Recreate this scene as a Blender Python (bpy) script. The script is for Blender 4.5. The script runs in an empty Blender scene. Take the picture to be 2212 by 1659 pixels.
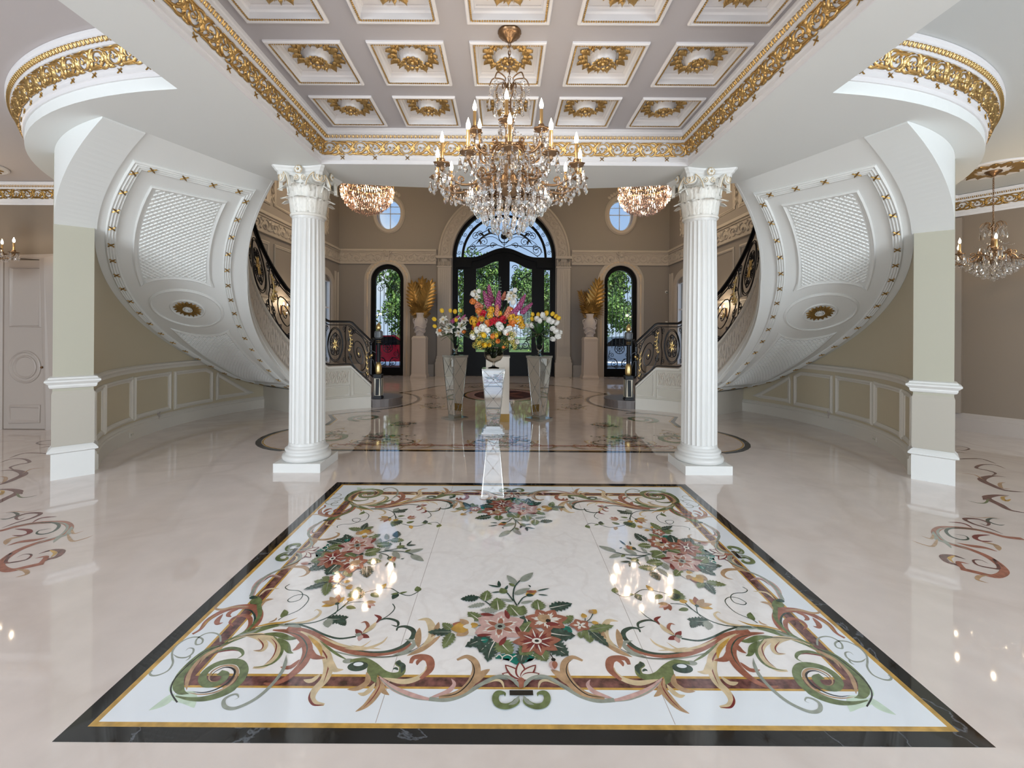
import bpy, math, random
from mathutils import Vector, Matrix
from mathutils.geometry import tessellate_polygon
random.seed(7)
PI = math.pi
scene = bpy.context.scene
COL = scene.collection

# ------------------------------------------------------------------ camera
cam_d = bpy.data.cameras.new('camera')
cam_d.sensor_width = 36.0
cam_d.lens = 945.0 / 2212.0 * 36.0
cam_d.shift_x = 18.0 / 2212.0
cam_d.shift_y = -115.5 / 2212.0
cam_d.clip_start = 0.05
cam_d.clip_end = 400
cam = bpy.data.objects.new('camera', cam_d)
COL.objects.link(cam)
cam.matrix_world = Matrix.Translation((0, 0, 1.6)) @ Matrix.Rotation(PI / 2, 4, 'X') @ Matrix.Rotation(0.006, 4, 'Z')
scene.camera = cam

# ------------------------------------------------------------------ exposure
scene.view_settings.view_transform = 'Standard'
scene.view_settings.look = 'None'
scene.view_settings.gamma = 1.0
scene.view_settings.use_curve_mapping = False
scene.view_settings.exposure = 1.12
cy = scene.cycles
cy.max_bounces = 8
cy.diffuse_bounces = 4
cy.glossy_bounces = 4
cy.transmission_bounces = 8
cy.transparent_max_bounces = 12
cy.caustics_reflective = False
cy.caustics_refractive = False
cy.sample_clamp_indirect = 4.0
cy.sample_clamp_direct = 0.0
cy.blur_glossy = 0.5
cy.use_denoising = True
try:
    cy.denoiser = 'OPENIMAGEDENOISE'
    cy.denoising_prefilter = 'ACCURATE'
except Exception:
    pass

# ------------------------------------------------------------------ world
w = bpy.data.worlds.new('sky')
scene.world = w
w.use_nodes = True
nt = w.node_tree
nt.nodes.clear()
out = nt.nodes.new('ShaderNodeOutputWorld')
bg = nt.nodes.new('ShaderNodeBackground')
tc = nt.nodes.new('ShaderNodeTexCoord')
sep = nt.nodes.new('ShaderNodeSeparateXYZ')
nt.links.new(tc.outputs['Generated'], sep.inputs[0])
ramp = nt.nodes.new('ShaderNodeValToRGB')
ramp.color_ramp.elements[0].position = 0.0
ramp.color_ramp.elements[0].color = (0.55, 0.68, 0.88, 1)
ramp.color_ramp.elements[1].position = 0.45
ramp.color_ramp.elements[1].color = (0.25, 0.46, 0.88, 1)
nt.links.new(sep.outputs['Z'], ramp.inputs[0])
cn = nt.nodes.new('ShaderNodeTexNoise')
cn.inputs['Scale'].default_value = 3.2
cn.inputs['Detail'].default_value = 6
nt.links.new(tc.outputs['Generated'], cn.inputs['Vector'])
cr = nt.nodes.new('ShaderNodeValToRGB')
cr.color_ramp.elements[0].position = 0.52
cr.color_ramp.elements[1].position = 0.72
nt.links.new(cn.outputs['Fac'], cr.inputs[0])
mx = nt.nodes.new('ShaderNodeMix')
mx.data_type = 'RGBA'
nt.links.new(cr.outputs[0], mx.inputs[0])
nt.links.new(ramp.outputs[0], mx.inputs[6])
mx.inputs[7].default_value = (0.95, 0.97, 1, 1)
nt.links.new(mx.outputs[2], bg.inputs[0])
bg.inputs[1].default_value = 0.52
nt.links.new(bg.outputs[0], out.inputs[0])

def area(name, loc, rot, sx, sy, power, color):
    l = bpy.data.lights.new(name, 'AREA')
    l.shape = 'RECTANGLE'
    l.size = sx
    l.size_y = sy
    l.energy = power
    l.color = color
    o = bpy.data.objects.new(name, l)
    o.location = loc
    o.rotation_euler = rot
    COL.objects.link(o)
    return o

# daylight that comes in through the tall windows behind the camera and the entrance wall
DAY = (0.81, 0.915, 1.0)
area('daylight_rear', (0, -3.92, 1.75), (PI / 2 - .35, 0, 0), 4.2, 2.9, 17, DAY)
area('daylight_rear_left', (-6.2, -3.92, 1.75), (PI / 2 - .3, 0, -.25), 4.0, 2.9, 252, DAY)
area('daylight_rear_right', (6.2, -3.92, 1.75), (PI / 2 - .3, 0, .25), 4.0, 2.9, 252, DAY)
for nm, x, z, sx, sy in (('portal_door', 0, 3.0, 3.5, 5.9), ('portal_left', -4.08, 2.0, 1.1, 3.8), ('portal_right', 4.08, 2.0, 1.1, 3.8)):
    pl_ = area(nm, (x, 15.7, z), (-PI / 2, 0, 0), sx, sy, 10, DAY)
    pl_.data.cycles.is_portal = True
sun_d = bpy.data.lights.new('sun', 'SUN')
sun_d.energy = 3.2
sun_d.angle = 0.02
sun_d.color = (1.0, 0.95, 0.86)
sun = bpy.data.objects.new('sun', sun_d)
sun.rotation_euler = (math.radians(38), math.radians(14), 0)
COL.objects.link(sun)

# ------------------------------------------------------------------ materials
MATS = {}

def mat(name, col, rough=0.5, metal=0.0, bump=None, var=None, spec=None, coat=0.0, emit=None, trans=0.0, ior=None, alpha=None):
    """bump=(scale, strength, distance, kind) var=(scale, amount)"""
    if name in MATS:
        return MATS[name]
    m = bpy.data.materials.new(name)
    m.use_nodes = True
    n = m.node_tree
    b = n.nodes['Principled BSDF']
    b.inputs['Base Color'].default_value = (*col, 1)
    b.inputs['Roughness'].default_value = rough
    b.inputs['Metallic'].default_value = metal
    if spec is not None:
        b.inputs['Specular IOR Level'].default_value = spec
    if coat:
        b.inputs['Coat Weight'].default_value = coat
        b.inputs['Coat Roughness'].default_value = 0.04
    if trans:
        b.inputs['Transmission Weight'].default_value = trans
    if ior:
        b.inputs['IOR'].default_value = ior
    if emit:
        b.inputs['Emission Color'].default_value = (*emit[0], 1)
        b.inputs['Emission Strength'].default_value = emit[1]
    if alpha is not None:
        b.inputs['Alpha'].default_value = alpha
    t = n.nodes.new('ShaderNodeTexCoord')
    if var:
        no = n.nodes.new('ShaderNodeTexNoise')
        no.inputs['Scale'].default_value = var[0]
        no.inputs['Detail'].default_value = 5
        n.links.new(t.outputs['Object'], no.inputs['Vector'])
        r = n.nodes.new('ShaderNodeValToRGB')
        a = var[1]
        r.color_ramp.elements[0].position = 0.3
        r.color_ramp.elements[1].position = 0.7
        r.color_ramp.elements[0].color = (col[0] * (1 - a), col[1] * (1 - a), col[2] * (1 - a), 1)
        r.color_ramp.elements[1].color = (min(1, col[0] * (1 + a)), min(1, col[1] * (1 + a)), min(1, col[2] * (1 + a)), 1)
        n.links.new(no.outputs['Fac'], r.inputs[0])
        n.links.new(r.outputs[0], b.inputs['Base Color'])
    if bump:
        kind = bump[3] if len(bump) > 3 else 'noise'
        if kind == 'voronoi':
            no = n.nodes.new('ShaderNodeTexVoronoi')
            no.inputs['Scale'].default_value = bump[0]
            o = no.outputs['Distance']
        elif kind == 'swirl':
            no = n.nodes.new('ShaderNodeTexNoise')
            no.inputs['Scale'].default_value = bump[0]
            no.inputs['Detail'].default_value = 2
            no.inputs['Distortion'].default_value = 2.5
            o = no.outputs['Fac']
        else:
            no = n.nodes.new('ShaderNodeTexNoise')
            no.inputs['Scale'].default_value = bump[0]
            no.inputs['Detail'].default_value = 3
            o = no.outputs['Fac']
        n.links.new(t.outputs['Object'], no.inputs['Vector'])
        bu = n.nodes.new('ShaderNodeBump')
        bu.inputs['Strength'].default_value = bump[1]
        bu.inputs['Distance'].default_value = bump[2]
        n.links.new(o, bu.inputs['Height'])
        n.links.new(bu.outputs[0], b.inputs['Normal'])
    MATS[name] = m
    return m

def marble(name, base, vein, scale=1.2, rough=0.04, width=0.06, mott=0.06, spec=0.5, veinamt=1.0, coat=0.0):
    if name in MATS:
        return MATS[name]
    m = bpy.data.materials.new(name)
    m.use_nodes = True
    n = m.node_tree
    b = n.nodes['Principled BSDF']
    b.inputs['Roughness'].default_value = rough
    b.inputs['Specular IOR Level'].default_value = spec
    b.inputs['Coat Weight'].default_value = coat
    b.inputs['Coat Roughness'].default_value = 0.02
    t = n.nodes.new('ShaderNodeTexCoord')
    no = n.nodes.new('ShaderNodeTexNoise')
    no.inputs['Scale'].default_value = scale
    no.inputs['Detail'].default_value = 8
    no.inputs['Distortion'].default_value = 0.6
    n.links.new(t.outputs['Object'], no.inputs['Vector'])
    r = n.nodes.new('ShaderNodeValToRGB')
    e = r.color_ramp.elements
    e[0].position = 0.5 - width
    e[0].color = (0, 0, 0, 1)
    e[1].position = 0.5 + width
    e[1].color = (0, 0, 0, 1)
    k = e.new(0.5)
    k.color = (veinamt, veinamt, veinamt, 1)
    n.links.new(no.outputs['Fac'], r.inputs[0])
    n2 = n.nodes.new('ShaderNodeTexNoise')
    n2.inputs['Scale'].default_value = scale * 7
    n2.inputs['Detail'].default_value = 6
    n.links.new(t.outputs['Object'], n2.inputs['Vector'])
    r2 = n.nodes.new('ShaderNodeValToRGB')
    r2.color_ramp.elements[0].position = 0.3
    r2.color_ramp.elements[1].position = 0.7
    r2.color_ramp.elements[0].color = (*[c * (1 - mott) for c in base], 1)
    r2.color_ramp.elements[1].color = (*[min(1, c * (1 + mott)) for c in base], 1)
    n.links.new(n2.outputs['Fac'], r2.inputs[0])
    x = n.nodes.new('ShaderNodeMix')
    x.data_type = 'RGBA'
    n.links.new(r.outputs[0], x.inputs[0])
    n.links.new(r2.outputs[0], x.inputs[6])
    x.inputs[7].default_value = (*vein, 1)
    n.links.new(x.outputs[2], b.inputs['Base Color'])
    MATS[name] = m
    return m

def glassmat(name, tint=(1, 1, 1), refl=0.08, rough=0.0):
    """thin pane: mostly clear with a mirror-like sheen"""
    if name in MATS:
        return MATS[name]
    m = bpy.data.materials.new(name)
    m.use_nodes = True
    n = m.node_tree
    n.nodes.clear()
    o = n.nodes.new('ShaderNodeOutputMaterial')
    t = n.nodes.new('ShaderNodeBsdfTransparent')
    t.inputs[0].default_value = (*tint, 1)
    g = n.nodes.new('ShaderNodeBsdfGlossy')
    g.inputs['Roughness'].default_value = rough
    x = n.nodes.new('ShaderNodeMixShader')
    x.inputs[0].default_value = refl
    n.links.new(t.outputs[0], x.inputs[1])
    n.links.new(g.outputs[0], x.inputs[2])
    n.links.new(x.outputs[0], o.inputs[0])
    MATS[name] = m
    return m

WHITE = mat('white_trim_paint', (0.70, 0.695, 0.67), 0.38)
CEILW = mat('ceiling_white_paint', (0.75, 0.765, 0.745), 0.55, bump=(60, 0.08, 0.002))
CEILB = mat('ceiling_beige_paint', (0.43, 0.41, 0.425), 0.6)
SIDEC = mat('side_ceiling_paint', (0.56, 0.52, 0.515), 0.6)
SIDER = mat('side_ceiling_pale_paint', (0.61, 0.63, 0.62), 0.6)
COFW = mat('coffer_white', (0.74, 0.72, 0.72), 0.4)
WALLT = mat('taupe_wall_paint', (0.225, 0.175, 0.13), 0.6)
WALLF = mat('foyer_wall_paint', (0.28, 0.25, 0.225), 0.6)
TRIMF = mat('foyer_trim_paint', (0.48, 0.43, 0.375), 0.5)
CARVE = mat('carved_plaster', (0.60, 0.51, 0.43), 0.5, bump=(26, 1.0, 0.03, 'swirl'), var=(24, 0.22))
POSTG = mat('post_paint', (0.42, 0.40, 0.315), 0.55)
PANT = mat('wainscot_paint', (0.54, 0.47, 0.335), 0.55)
SOFW = mat('soffit_paint', (0.73, 0.735, 0.71), 0.5)
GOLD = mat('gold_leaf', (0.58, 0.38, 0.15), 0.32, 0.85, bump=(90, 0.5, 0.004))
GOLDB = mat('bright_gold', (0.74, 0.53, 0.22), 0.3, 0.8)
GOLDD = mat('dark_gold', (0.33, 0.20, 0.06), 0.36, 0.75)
BRASS = mat('antique_brass', (0.27, 0.165, 0.09), 0.30, 0.9)
BRASSL = mat('candle_brass', (0.66, 0.44, 0.20), 0.3, 0.9)
IRON = mat('wrought_iron', (0.010, 0.010, 0.012), 0.32, 0.4)
BLACKF = mat('black_door_frame', (0.004, 0.0045, 0.006), 0.45, spec=0.15)
FLOORM = marble('floor_marble', (0.75, 0.665, 0.62), (0.64, 0.55, 0.50), 0.55, 0.045, 0.035, 0.05, 0.75, 0.45, coat=0.35)
GLASS = glassmat('window_glass', (0.96, 0.98, 0.97), 0.07)

# ------------------------------------------------------------------ helpers
def tag(o, label=None, cat=None, group=None, kind=None):
    if label: o['label'] = label
    if cat: o['category'] = cat
    if group: o['group'] = group
    if kind: o['kind'] = kind
    return o

def empty(name, loc=(0, 0, 0), rz=0, parent=None):
    o = bpy.data.objects.new(name, None)
    o.empty_display_size = 0.1
    COL.objects.link(o)
    o.location = loc
    o.rotation_euler = (0, 0, rz)
    if parent: o.parent = parent
    return o

class MB:
    def __init__(s):
        s.v = []; s.f = []; s.m = []
    def add(s, vs, fs, mi=0):
        o = len(s.v)
        s.v += [tuple(p) for p in vs]
        s.f += [tuple(i + o for i in f) for f in fs]
        s.m += [mi] * len(fs)
    def box(s, x0, x1, y0, y1, z0, z1, mi=0, M=None):
        vs = [Vector(p) for p in ((x0, y0, z0), (x1, y0, z0), (x1, y1, z0), (x0, y1, z0), (x0, y0, z1), (x1, y0, z1), (x1, y1, z1), (x0, y1, z1))]
        if M: vs = [M @ p for p in vs]
        s.add(vs, [(0, 3, 2, 1), (4, 5, 6, 7), (0, 1, 5, 4), (1, 2, 6, 5), (2, 3, 7, 6), (3, 0, 4, 7)], mi)
    def prism(s, poly, z0, z1, mi=0, holes=(), M=None):
        loops = [list(poly)] + [list(h) for h in holes]
        tris = tessellate_polygon([[Vector((p[0], p[1], 0)) for p in l] for l in loops])
        flat = [p for l in loops for p in l]
        n = len(flat)
        vs = [Vector((p[0], p[1], z0)) for p in flat] + [Vector((p[0], p[1], z1)) for p in flat]
        fs = []
        for t in tris:
            a, b, c = [Vector((flat[i][0], flat[i][1], 0)) for i in t]
            if (b - a).cross(c - a).z < 0: t = (t[0], t[2], t[1])
            fs.append((t[2], t[1], t[0]))
            fs.append((t[0] + n, t[1] + n, t[2] + n))
        k = 0
        for l in loops:
            ln = len(l)
            for i in range(ln):
                j = (i + 1) % ln
                fs.append((k + i, k + j, k + j + n, k + i + n))
            k += ln
        if M: vs = [M @ p for p in vs]
        s.add(vs, fs, mi)
    def lathe(s, prof, n=24, c=(0, 0, 0), mi=0, rf=None, M=None, a0=0, a1=2 * PI):
        full = abs(a1 - a0 - 2 * PI) < 1e-6
        cols = n if full else n + 1
        vs = []
        for (r, z) in prof:
            for i in range(cols):
                a = a0 + (a1 - a0) * i / n
                rr = r * (rf(a, z) if rf else 1)
                p = Vector((c[0] + rr * math.cos(a), c[1] + rr * math.sin(a), c[2] + z))
                vs.append(M @ p if M else p)
        fs = []
        for k in range(len(prof) - 1):
            for i in range(n):
                j = (i + 1) % cols
                fs.append((k * cols + i, k * cols + j, (k + 1) * cols + j, (k + 1) * cols + i))
        if full:
            if prof[0][0] > 1e-6: fs.append(tuple(reversed(range(cols))))
            if prof[-1][0] > 1e-6: fs.append(tuple(range((len(prof) - 1) * cols, len(prof) * cols)))
        s.add(vs, fs, mi)
    def sweep(s, P, N, prof, closed=False, mi=0, cap=True, closedprof=False):
        """P points, N normals (profile y axis); profile x axis = N x T"""
        n = len(P); k = len(prof)
        vs = []
        for i in range(n):
            a = P[(i - 1) % n] if (closed or i > 0) else P[i]
            b = P[(i + 1) % n] if (closed or i < n - 1) else P[i]
            p = P[i]
            T = (b - a)
            if T.length < 1e-9: T = Vector((1, 0, 0))
            T.normalize()
            Nn = N[i] - T * N[i].dot(T)
            Nn.normalize()
            S = Nn.cross(T)
            # mitre
            sc = 1.0
            if (closed or 0 < i < n - 1):
                t1 = (p - a); t2 = (b - p)
                if t1.length > 1e-9 and t2.length > 1e-9:
                    c = max(0.35, t1.normalized().dot(T))
                    sc = 1 / c if c < 0.999 else 1.0
            for (x, y) in prof:
                vs.append(p + S * (x * sc) + Nn * y)
        fs = []
        kk = k if closedprof else k - 1
        for i in range(n if closed else n - 1):
            i2 = (i + 1) % n
            for j in range(kk):
                j2 = (j + 1) % k
                fs.append((i * k + j, i * k + j2, i2 * k + j2, i2 * k + j))
        if cap and not closed:
            fs.append(tuple(reversed(range(k))))
            fs.append(tuple(range((n - 1) * k, n * k)))
        s.add(vs, fs, mi)
    def tube(s, P, r, n=6, closed=False, mi=0):
        P = [Vector(p) for p in P]
        m = len(P)
        R = r if isinstance(r, (list, tuple)) else [r] * m
        prev = None
        vs = []
        for i in range(m):
            a = P[(i - 1) % m] if (closed or i > 0) else P[i]
            b = P[(i + 1) % m] if (closed or i < m - 1) else P[i]
            T = b - a
            if T.length < 1e-9: T = Vector((0, 0, 1))
            T.normalize()
            if prev is None:
                up = Vector((0, 0, 1)) if abs(T.z) < 0.9 else Vector((1, 0, 0))
            else:
                up = prev
            X = up - T * up.dot(T)
            if X.length < 1e-6: X = Vector((1, 0, 0)) - T * T.x
            X.normalize()
            prev = X
            Y = T.cross(X)
            for j in range(n):
                an = 2 * PI * j / n
                vs.append(P[i] + (X * math.cos(an) + Y * math.sin(an)) * R[i])
        fs = []
        for i in range(m if closed else m - 1):
            i2 = (i + 1) % m
            for j in range(n):
                j2 = (j + 1) % n
                fs.append((i * n + j, i * n + j2, i2 * n + j2, i2 * n + j))
        if not closed:
            fs.append(tuple(reversed(range(n))))
            fs.append(tuple(range((m - 1) * n, m * n)))
        s.add(vs, fs, mi)
    def ball(s, c, r, mi=0, n=8, sz=1.0, M=None):
        k = max(3, n // 2)
        prof = [(r * math.sin(PI * i / k), -r * sz * math.cos(PI * i / k)) for i in range(k + 1)]
        prof[0] = (0, prof[0][1]); prof[-1] = (0, prof[-1][1])
        s.lathe(prof, n, c, mi, M=M)
    def build(s, name, mats, parent=None, smooth=False, loc=None):
        me = bpy.data.meshes.new(name)
        me.from_pydata([tuple(p) for p in s.v], [], s.f)
        if not isinstance(mats, (list, tuple)): mats = [mats]
        for m in mats: me.materials.append(m)
        if len(mats) > 1: me.polygons.foreach_set('material_index', s.m)
        if smooth: me.polygons.foreach_set('use_smooth', [True] * len(s.f))
        me.update()
        if smooth == 'auto':
            try:
                me.set_sharp_from_angle(angle=math.radians(35))
            except Exception:
                pass
        o = bpy.data.objects.new(name, me)
        COL.objects.link(o)
        if parent: o.parent = parent
        if loc: o.location = loc
        return o

def inst(name, src, parent=None, M=None):
    o = bpy.data.objects.new(name, src.data if hasattr(src, 'data') else src)
    COL.objects.link(o)
    if parent: o.parent = parent
    if M is not None: o.matrix_basis = M
    return o

def copy_tree(o, parent=None):
    c = o.copy()
    COL.objects.link(c)
    c.parent = parent
    c.matrix_parent_inverse = Matrix()
    for ch in list(o.children):
        copy_tree(ch, c)
    return c

_mir = {}
def mirror_tree(o, parent=None):
    """mirrored copy in X: every mesh is mirrored too, so nothing carries a negative scale"""
    c = o.copy()
    COL.objects.link(c)
    F = Matrix.Scale(-1, 4, (1, 0, 0))
    if o.type == 'MESH':
        k = o.data.name
        if k not in _mir:
            me = o.data.copy()
            me.transform(F)
            me.flip_normals()
            _mir[k] = me
        c.data = _mir[k]
    c.parent = parent
    c.matrix_basis = F @ o.matrix_basis @ F
    for ch in list(o.children):
        mirror_tree(ch, c)
    return c

def frame(P, X, Y, Z):
    M = Matrix.Identity(4)
    for i, a in enumerate((X, Y, Z)):
        for k in range(3): M[k][i] = a[k]
    for k in range(3): M[k][3] = P[k]
    return M

def interp(x, t):
    if x <= t[0][0]: return t[0][1]
    for (a, b), (c, d) in zip(t, t[1:]):
        if x <= c: return b + (d - b) * (x - a) / (c - a)
    return t[-1][1]

def cr(pts, k=8, closed=False):
    """Catmull-Rom through 2D / 3D points"""
    n = len(pts)
    D = len(pts[0])
    res = []
    rng = n if closed else n - 1
    for i in range(rng):
        if closed:
            p = [pts[(i + d) % n] for d in (-1, 0, 1, 2)]
        else:
            p = [pts[max(0, i - 1)], pts[i], pts[i + 1], pts[min(n - 1, i + 2)]]
        for j in range(k):
            t = j / k
            res.append(tuple(0.5 * (2 * p[1][a] + (p[2][a] - p[0][a]) * t + (2 * p[0][a] - 5 * p[1][a] + 4 * p[2][a] - p[3][a]) * t * t + (3 * p[1][a] - p[0][a] - 3 * p[2][a] + p[3][a]) * t ** 3) for a in range(D)))
    if not closed: res.append(tuple(pts[-1]))
    return res

def spiral(cx, cy, r0, r1, a0, turns, n=22):
    return [(cx + (r0 + (r1 - r0) * i / n) * math.cos(a0 + turns * 2 * PI * i / n), cy + (r0 + (r1 - r0) * i / n) * math.sin(a0 + turns * 2 * PI * i / n)) for i in range(n + 1)]

# ------------------------------------------------------------------ floor / ceiling heights and the stair circle
ZS = 3.43          # underside of the gallery slab
ZC = 3.78          # coffered ceiling
ZR = 3.87          # ceilings of the side rooms
CX, CY = -2.2, 7.1  # centre of the left stair
def pol(th, r, z=0.0):
    a = math.radians(th)
    return Vector((CX + r * math.cos(a), CY + r * math.sin(a), z))
def zsof(t): return interp(t, [(143, 0.40), (158, 0.70), (249, ZS)])
def ztop(t): return interp(t, [(103.5, 0.40), (117, 0.86), (130, 0.86), (158, 1.42), (195, 2.53), (249, 3.90)])
def rin(t): return interp(t, [(103, 1.98), (118, 1.95), (130, 1.92), (155, 1.78), (210, 1.72), (250, 1.84)])
RO = 3.25
RW = 3.56
# ================================================================== shell
def arc(r, t0, t1, n):
    return [tuple(pol(t0 + (t1 - t0) * i / n, r)[:2]) for i in range(n + 1)]
def mirx(l): return [(-x, y) for x, y in reversed(l)]

# floor
b = MB(); b.box(-10, 10, -4.6, 15.6, -0.2, 0)
tag(b.build('floor', FLOORM), kind='structure')

# gallery slab with the opening for the coffered ceiling
OX, OY0, OY1 = 2.04, 1.54, 4.85
left = [(-2.5, -4.0), (-2.5, 3.34)] + arc(3.77, 264, 150, 40) + arc(3.27, 150, 248, 36) + [tuple(pol(249, 1.84)[:2])]
mid = [(-2.1, 5.47), (-1.4, 5.58), (-0.7, 5.65), (0, 5.67), (0.7, 5.65), (1.4, 5.58), (2.1, 5.47)]
poly = left + mid + mirx(left)
hole = [(-OX, OY0), (OX, OY0), (OX, OY1), (-OX, OY1)]
b = MB(); b.prism(poly, ZS, ZR + 0.12, holes=[hole])
tag(b.build('ceiling_gallery', CEILW), kind='structure')

# coffered ceiling plate and side ceilings
COFS = [(0.02 + 0.78 * (i - 2), 4.365 - 0.78 * j) for j in range(4) for i in range(5)]
b = MB(); b.prism([(-OX + .001, OY0 + .001), (OX - .001, OY0 + .001), (OX - .001, OY1 - .001), (-OX + .001, OY1 - .001)], ZC, ZC + 0.05,
    holes=[[(x - .262, y - .262), (x + .262, y - .262), (x + .262, y + .262), (x - .262, y + .262)] for x, y in COFS])
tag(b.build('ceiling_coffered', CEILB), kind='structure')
for s in (-1, 1):
    pl = [(-10, -4.0), (-2.505, -4.0), (-2.505, 3.335)] + arc(3.775, 264, 183.5 if s < 0 else 176, 30) + [(-10, 6.9 if s < 0 else 7.36)]
    if s > 0: pl = mirx(pl)
    b = MB(); b.prism(pl, ZR, ZR + 0.12)
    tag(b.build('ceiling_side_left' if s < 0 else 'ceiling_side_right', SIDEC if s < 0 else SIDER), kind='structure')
b = MB(); b.box(-10.2, 10.2, -4.2, 15.7, 8.0, 8.1)
tag(b.build('ceiling', CEILW), kind='structure')

# outer side walls, foyer side walls
for s, nm in ((-1, 'left'), (1, 'right')):
    b = MB(); x0, x1 = sorted((s * 10.0, s * 10.2)); b.box(x0, x1, -4.2, 7.2, 0, 8.0)
    tag(b.build('wall_outer_' + nm, WALLT), kind='structure')
    # upper foyer wall toward the gallery floor
    b = MB(); x0, x1 = sorted((s * 5.78, s * 5.98))
    y0, y1 = 13.35, 14.55   # tall side window
    b.box(x0, x1, 6.9, y0, 0, 8); b.box(x0, x1, y1, 15.3, 0, 8)
    b.box(x0, x1, y0, y1, 0, 0.5); b.box(x0, x1, y0, y1, 3.2, 8)
    tag(b.build('wall_foyer_' + nm, WALLF), kind='structure')
b = MB(); b.box(-5.9, 5.9, 0.2, 0.4, 4.0, 8)
tag(b.build('wall_gallery', WALLF), kind='structure')

# rear wall (behind the camera) with three tall windows, and their frames
b = MB()
xs = [-10.2, -8.3, -4.1, -2.1, 2.1, 4.1, 8.3, 10.2]
for i in range(0, 8, 2): b.box(xs[i], xs[i + 1], -4.2, -4.0, 0, 8)
for i in (1, 3, 5):
    b.box(xs[i], xs[i + 1], -4.2, -4.0, 0, 0.25); b.box(xs[i], xs[i + 1], -4.2, -4.0, 3.25, 8)
tag(b.build('wall_rear', WALLT), kind='structure')
nwin = 1
for i in (1, 3, 5):
    b = MB(); x0, x1 = xs[i], xs[i + 1]
    for k in range(5):
        x = x0 + (x1 - x0) * k / 4
        b.box(x - 0.035, x + 0.035, -4.08, -4.0, 0.25, 3.25)
    for z in (0.25, 1.2, 2.25, 3.2): b.box(x0, x1, -4.07, -4.01, z, z + 0.06)
    tag(b.build('window_%d' % nwin, WHITE), kind='structure'); nwin += 1

# side-room back walls
for s, nm in ((-1, 'left'), (1, 'right')):
    b = MB()
    if s < 0: b.box(-10.2, -5.7, 6.9, 7.1, 0, 8)
    else: b.prism([(5.7, 7.3), (7.5, 7.3), (8.12, 6.4), (10.2, 6.4), (10.2, 7.5), (5.7, 7.5)], 0, 8)
    tag(b.build('wall_room_' + nm, WALLT), kind='structure')

# curved stair enclosure walls: left built, right mirrored
def curved_wall(t0, t1, r0, r1, zlo, zhi, n, nm, m):
    b = MB(); vs = []; fs = []
    for i in range(n + 1):
        t = t0 + (t1 - t0) * i / n
        a, c = zlo(t), zhi(t)
        for r, z in ((r0, a), (r1, a), (r1, c), (r0, c)): vs.append(pol(t, r, z))
    for i in range(n):
        for j in range(4):
            fs.append((i * 4 + j, i * 4 + (j + 1) % 4, i * 4 + 4 + (j + 1) % 4, i * 4 + 4 + j))
    fs += [(3, 2, 1, 0), (4 * n, 4 * n + 1, 4 * n + 2, 4 * n + 3)]
    b.add(vs, fs)
    return b.build(nm, m)
W = curved_wall(145, 222.5, RO, RW - 0.02, lambda t: 0, lambda t: (ZS - 0.001) if t > 190 else min(ZS - 0.001, zsof(t) + 0.25 + max(0, (t - 170)) * 0.06), 60, 'wall_curved_left', PANT)
tag(W, kind='structure')
W2 = mirror_tree(W); W2.name = 'wall_curved_right'
# the arched underside of the stair wall where it springs over to the gallery
W = curved_wall(222.5, 249, RO - 0.02, RW, lambda t: min(ZS - 0.002, zsof(t) - 0.015), lambda t: ZS - 0.001, 24, 'wall_arch_left', CEILW)
tag(W, kind='structure')
W2 = mirror_tree(W); W2.name = 'wall_arch_right'
# radial closing wall under the first flight
b = MB()
p0, p1 = pol(143.5, 1.88), pol(143.5, RO)
q0, q1 = pol(146, 1.86), pol(146, RO)
b.prism([tuple(q0[:2]), tuple(q1[:2]), tuple(p1[:2]), tuple(p0[:2])], 0, 0.44)
W = tag(b.build('wall_under_stair_left', mat('wainscot_trim', (0.64, 0.60, 0.53), 0.45)), kind='structure')
W2 = mirror_tree(W); W2.name = 'wall_under_stair_right'

# ---- wainscot on the curved wall
def curve_mold(name, r, t0, t1, z0, z1, dep, m, n=40, zt=None, parent=None):
    """strip following the wall, standing proud towards the stair centre"""
    b = MB(); vs = []; fs = []
    for i in range(n + 1):
        t = t0 + (t1 - t0) * i / n
        k = dep
        h = z1 - z0
        for rr, z in ((r, z0), (r - k * 0.45, z0), (r - k * 0.6, z0 + h * .35), (r - k, z0 + h * .62), (r - k, z0 + h * .86), (r - k * .5, z1), (r, z1)):
            vs.append(pol(t, rr, z))
    for i in range(n):
        for j in range(6):
            fs.append((i * 7 + j, i * 7 + 7 + j, i * 7 + 8 + j, i * 7 + 1 + j))
    fs += [tuple(range(7)), tuple(reversed(range(7 * n, 7 * n + 7)))]
    b.add(vs, fs)
    return b.build(name, m, parent, smooth=False)
def base_prof(name, t0, t1, parent=None, r=RO):
    b = MB(); vs = []; fs = []; n = 50
    pr = ((0, 0), (0.045, 0), (0.045, 0.17), (0.03, 0.185), (0.035, 0.2), (0.015, 0.225), (0, 0.235))
    for i in range(n + 1):
        t = t0 + (t1 - t0) * i / n
        for d, z in pr: vs.append(pol(t, r - d, z))
    k = len(pr)
    for i in range(n):
        for j in range(k - 1): fs.append((i * k + j, i * k + k + j, i * k + k + 1 + j, i * k + 1 + j))
    fs += [tuple(range(k)), tuple(reversed(range(k * n, k * n + k)))]
    b.add(vs, fs)
    return b.build(name, m_trimt, parent)
m_trimt = mat('wainscot_trim', (0.64, 0.60, 0.53), 0.45)
o = tag(base_prof('baseboard_curved_left', 146, 222.0), kind='structure'); mirror_tree(o).name = 'baseboard_curved_right'
o = tag(curve_mold('trim_1', RO, 165.5, 222.5, 0.955, 1.055, 0.05, m_trimt), kind='structure'); mirror_tree(o).name = 'trim_2'
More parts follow.
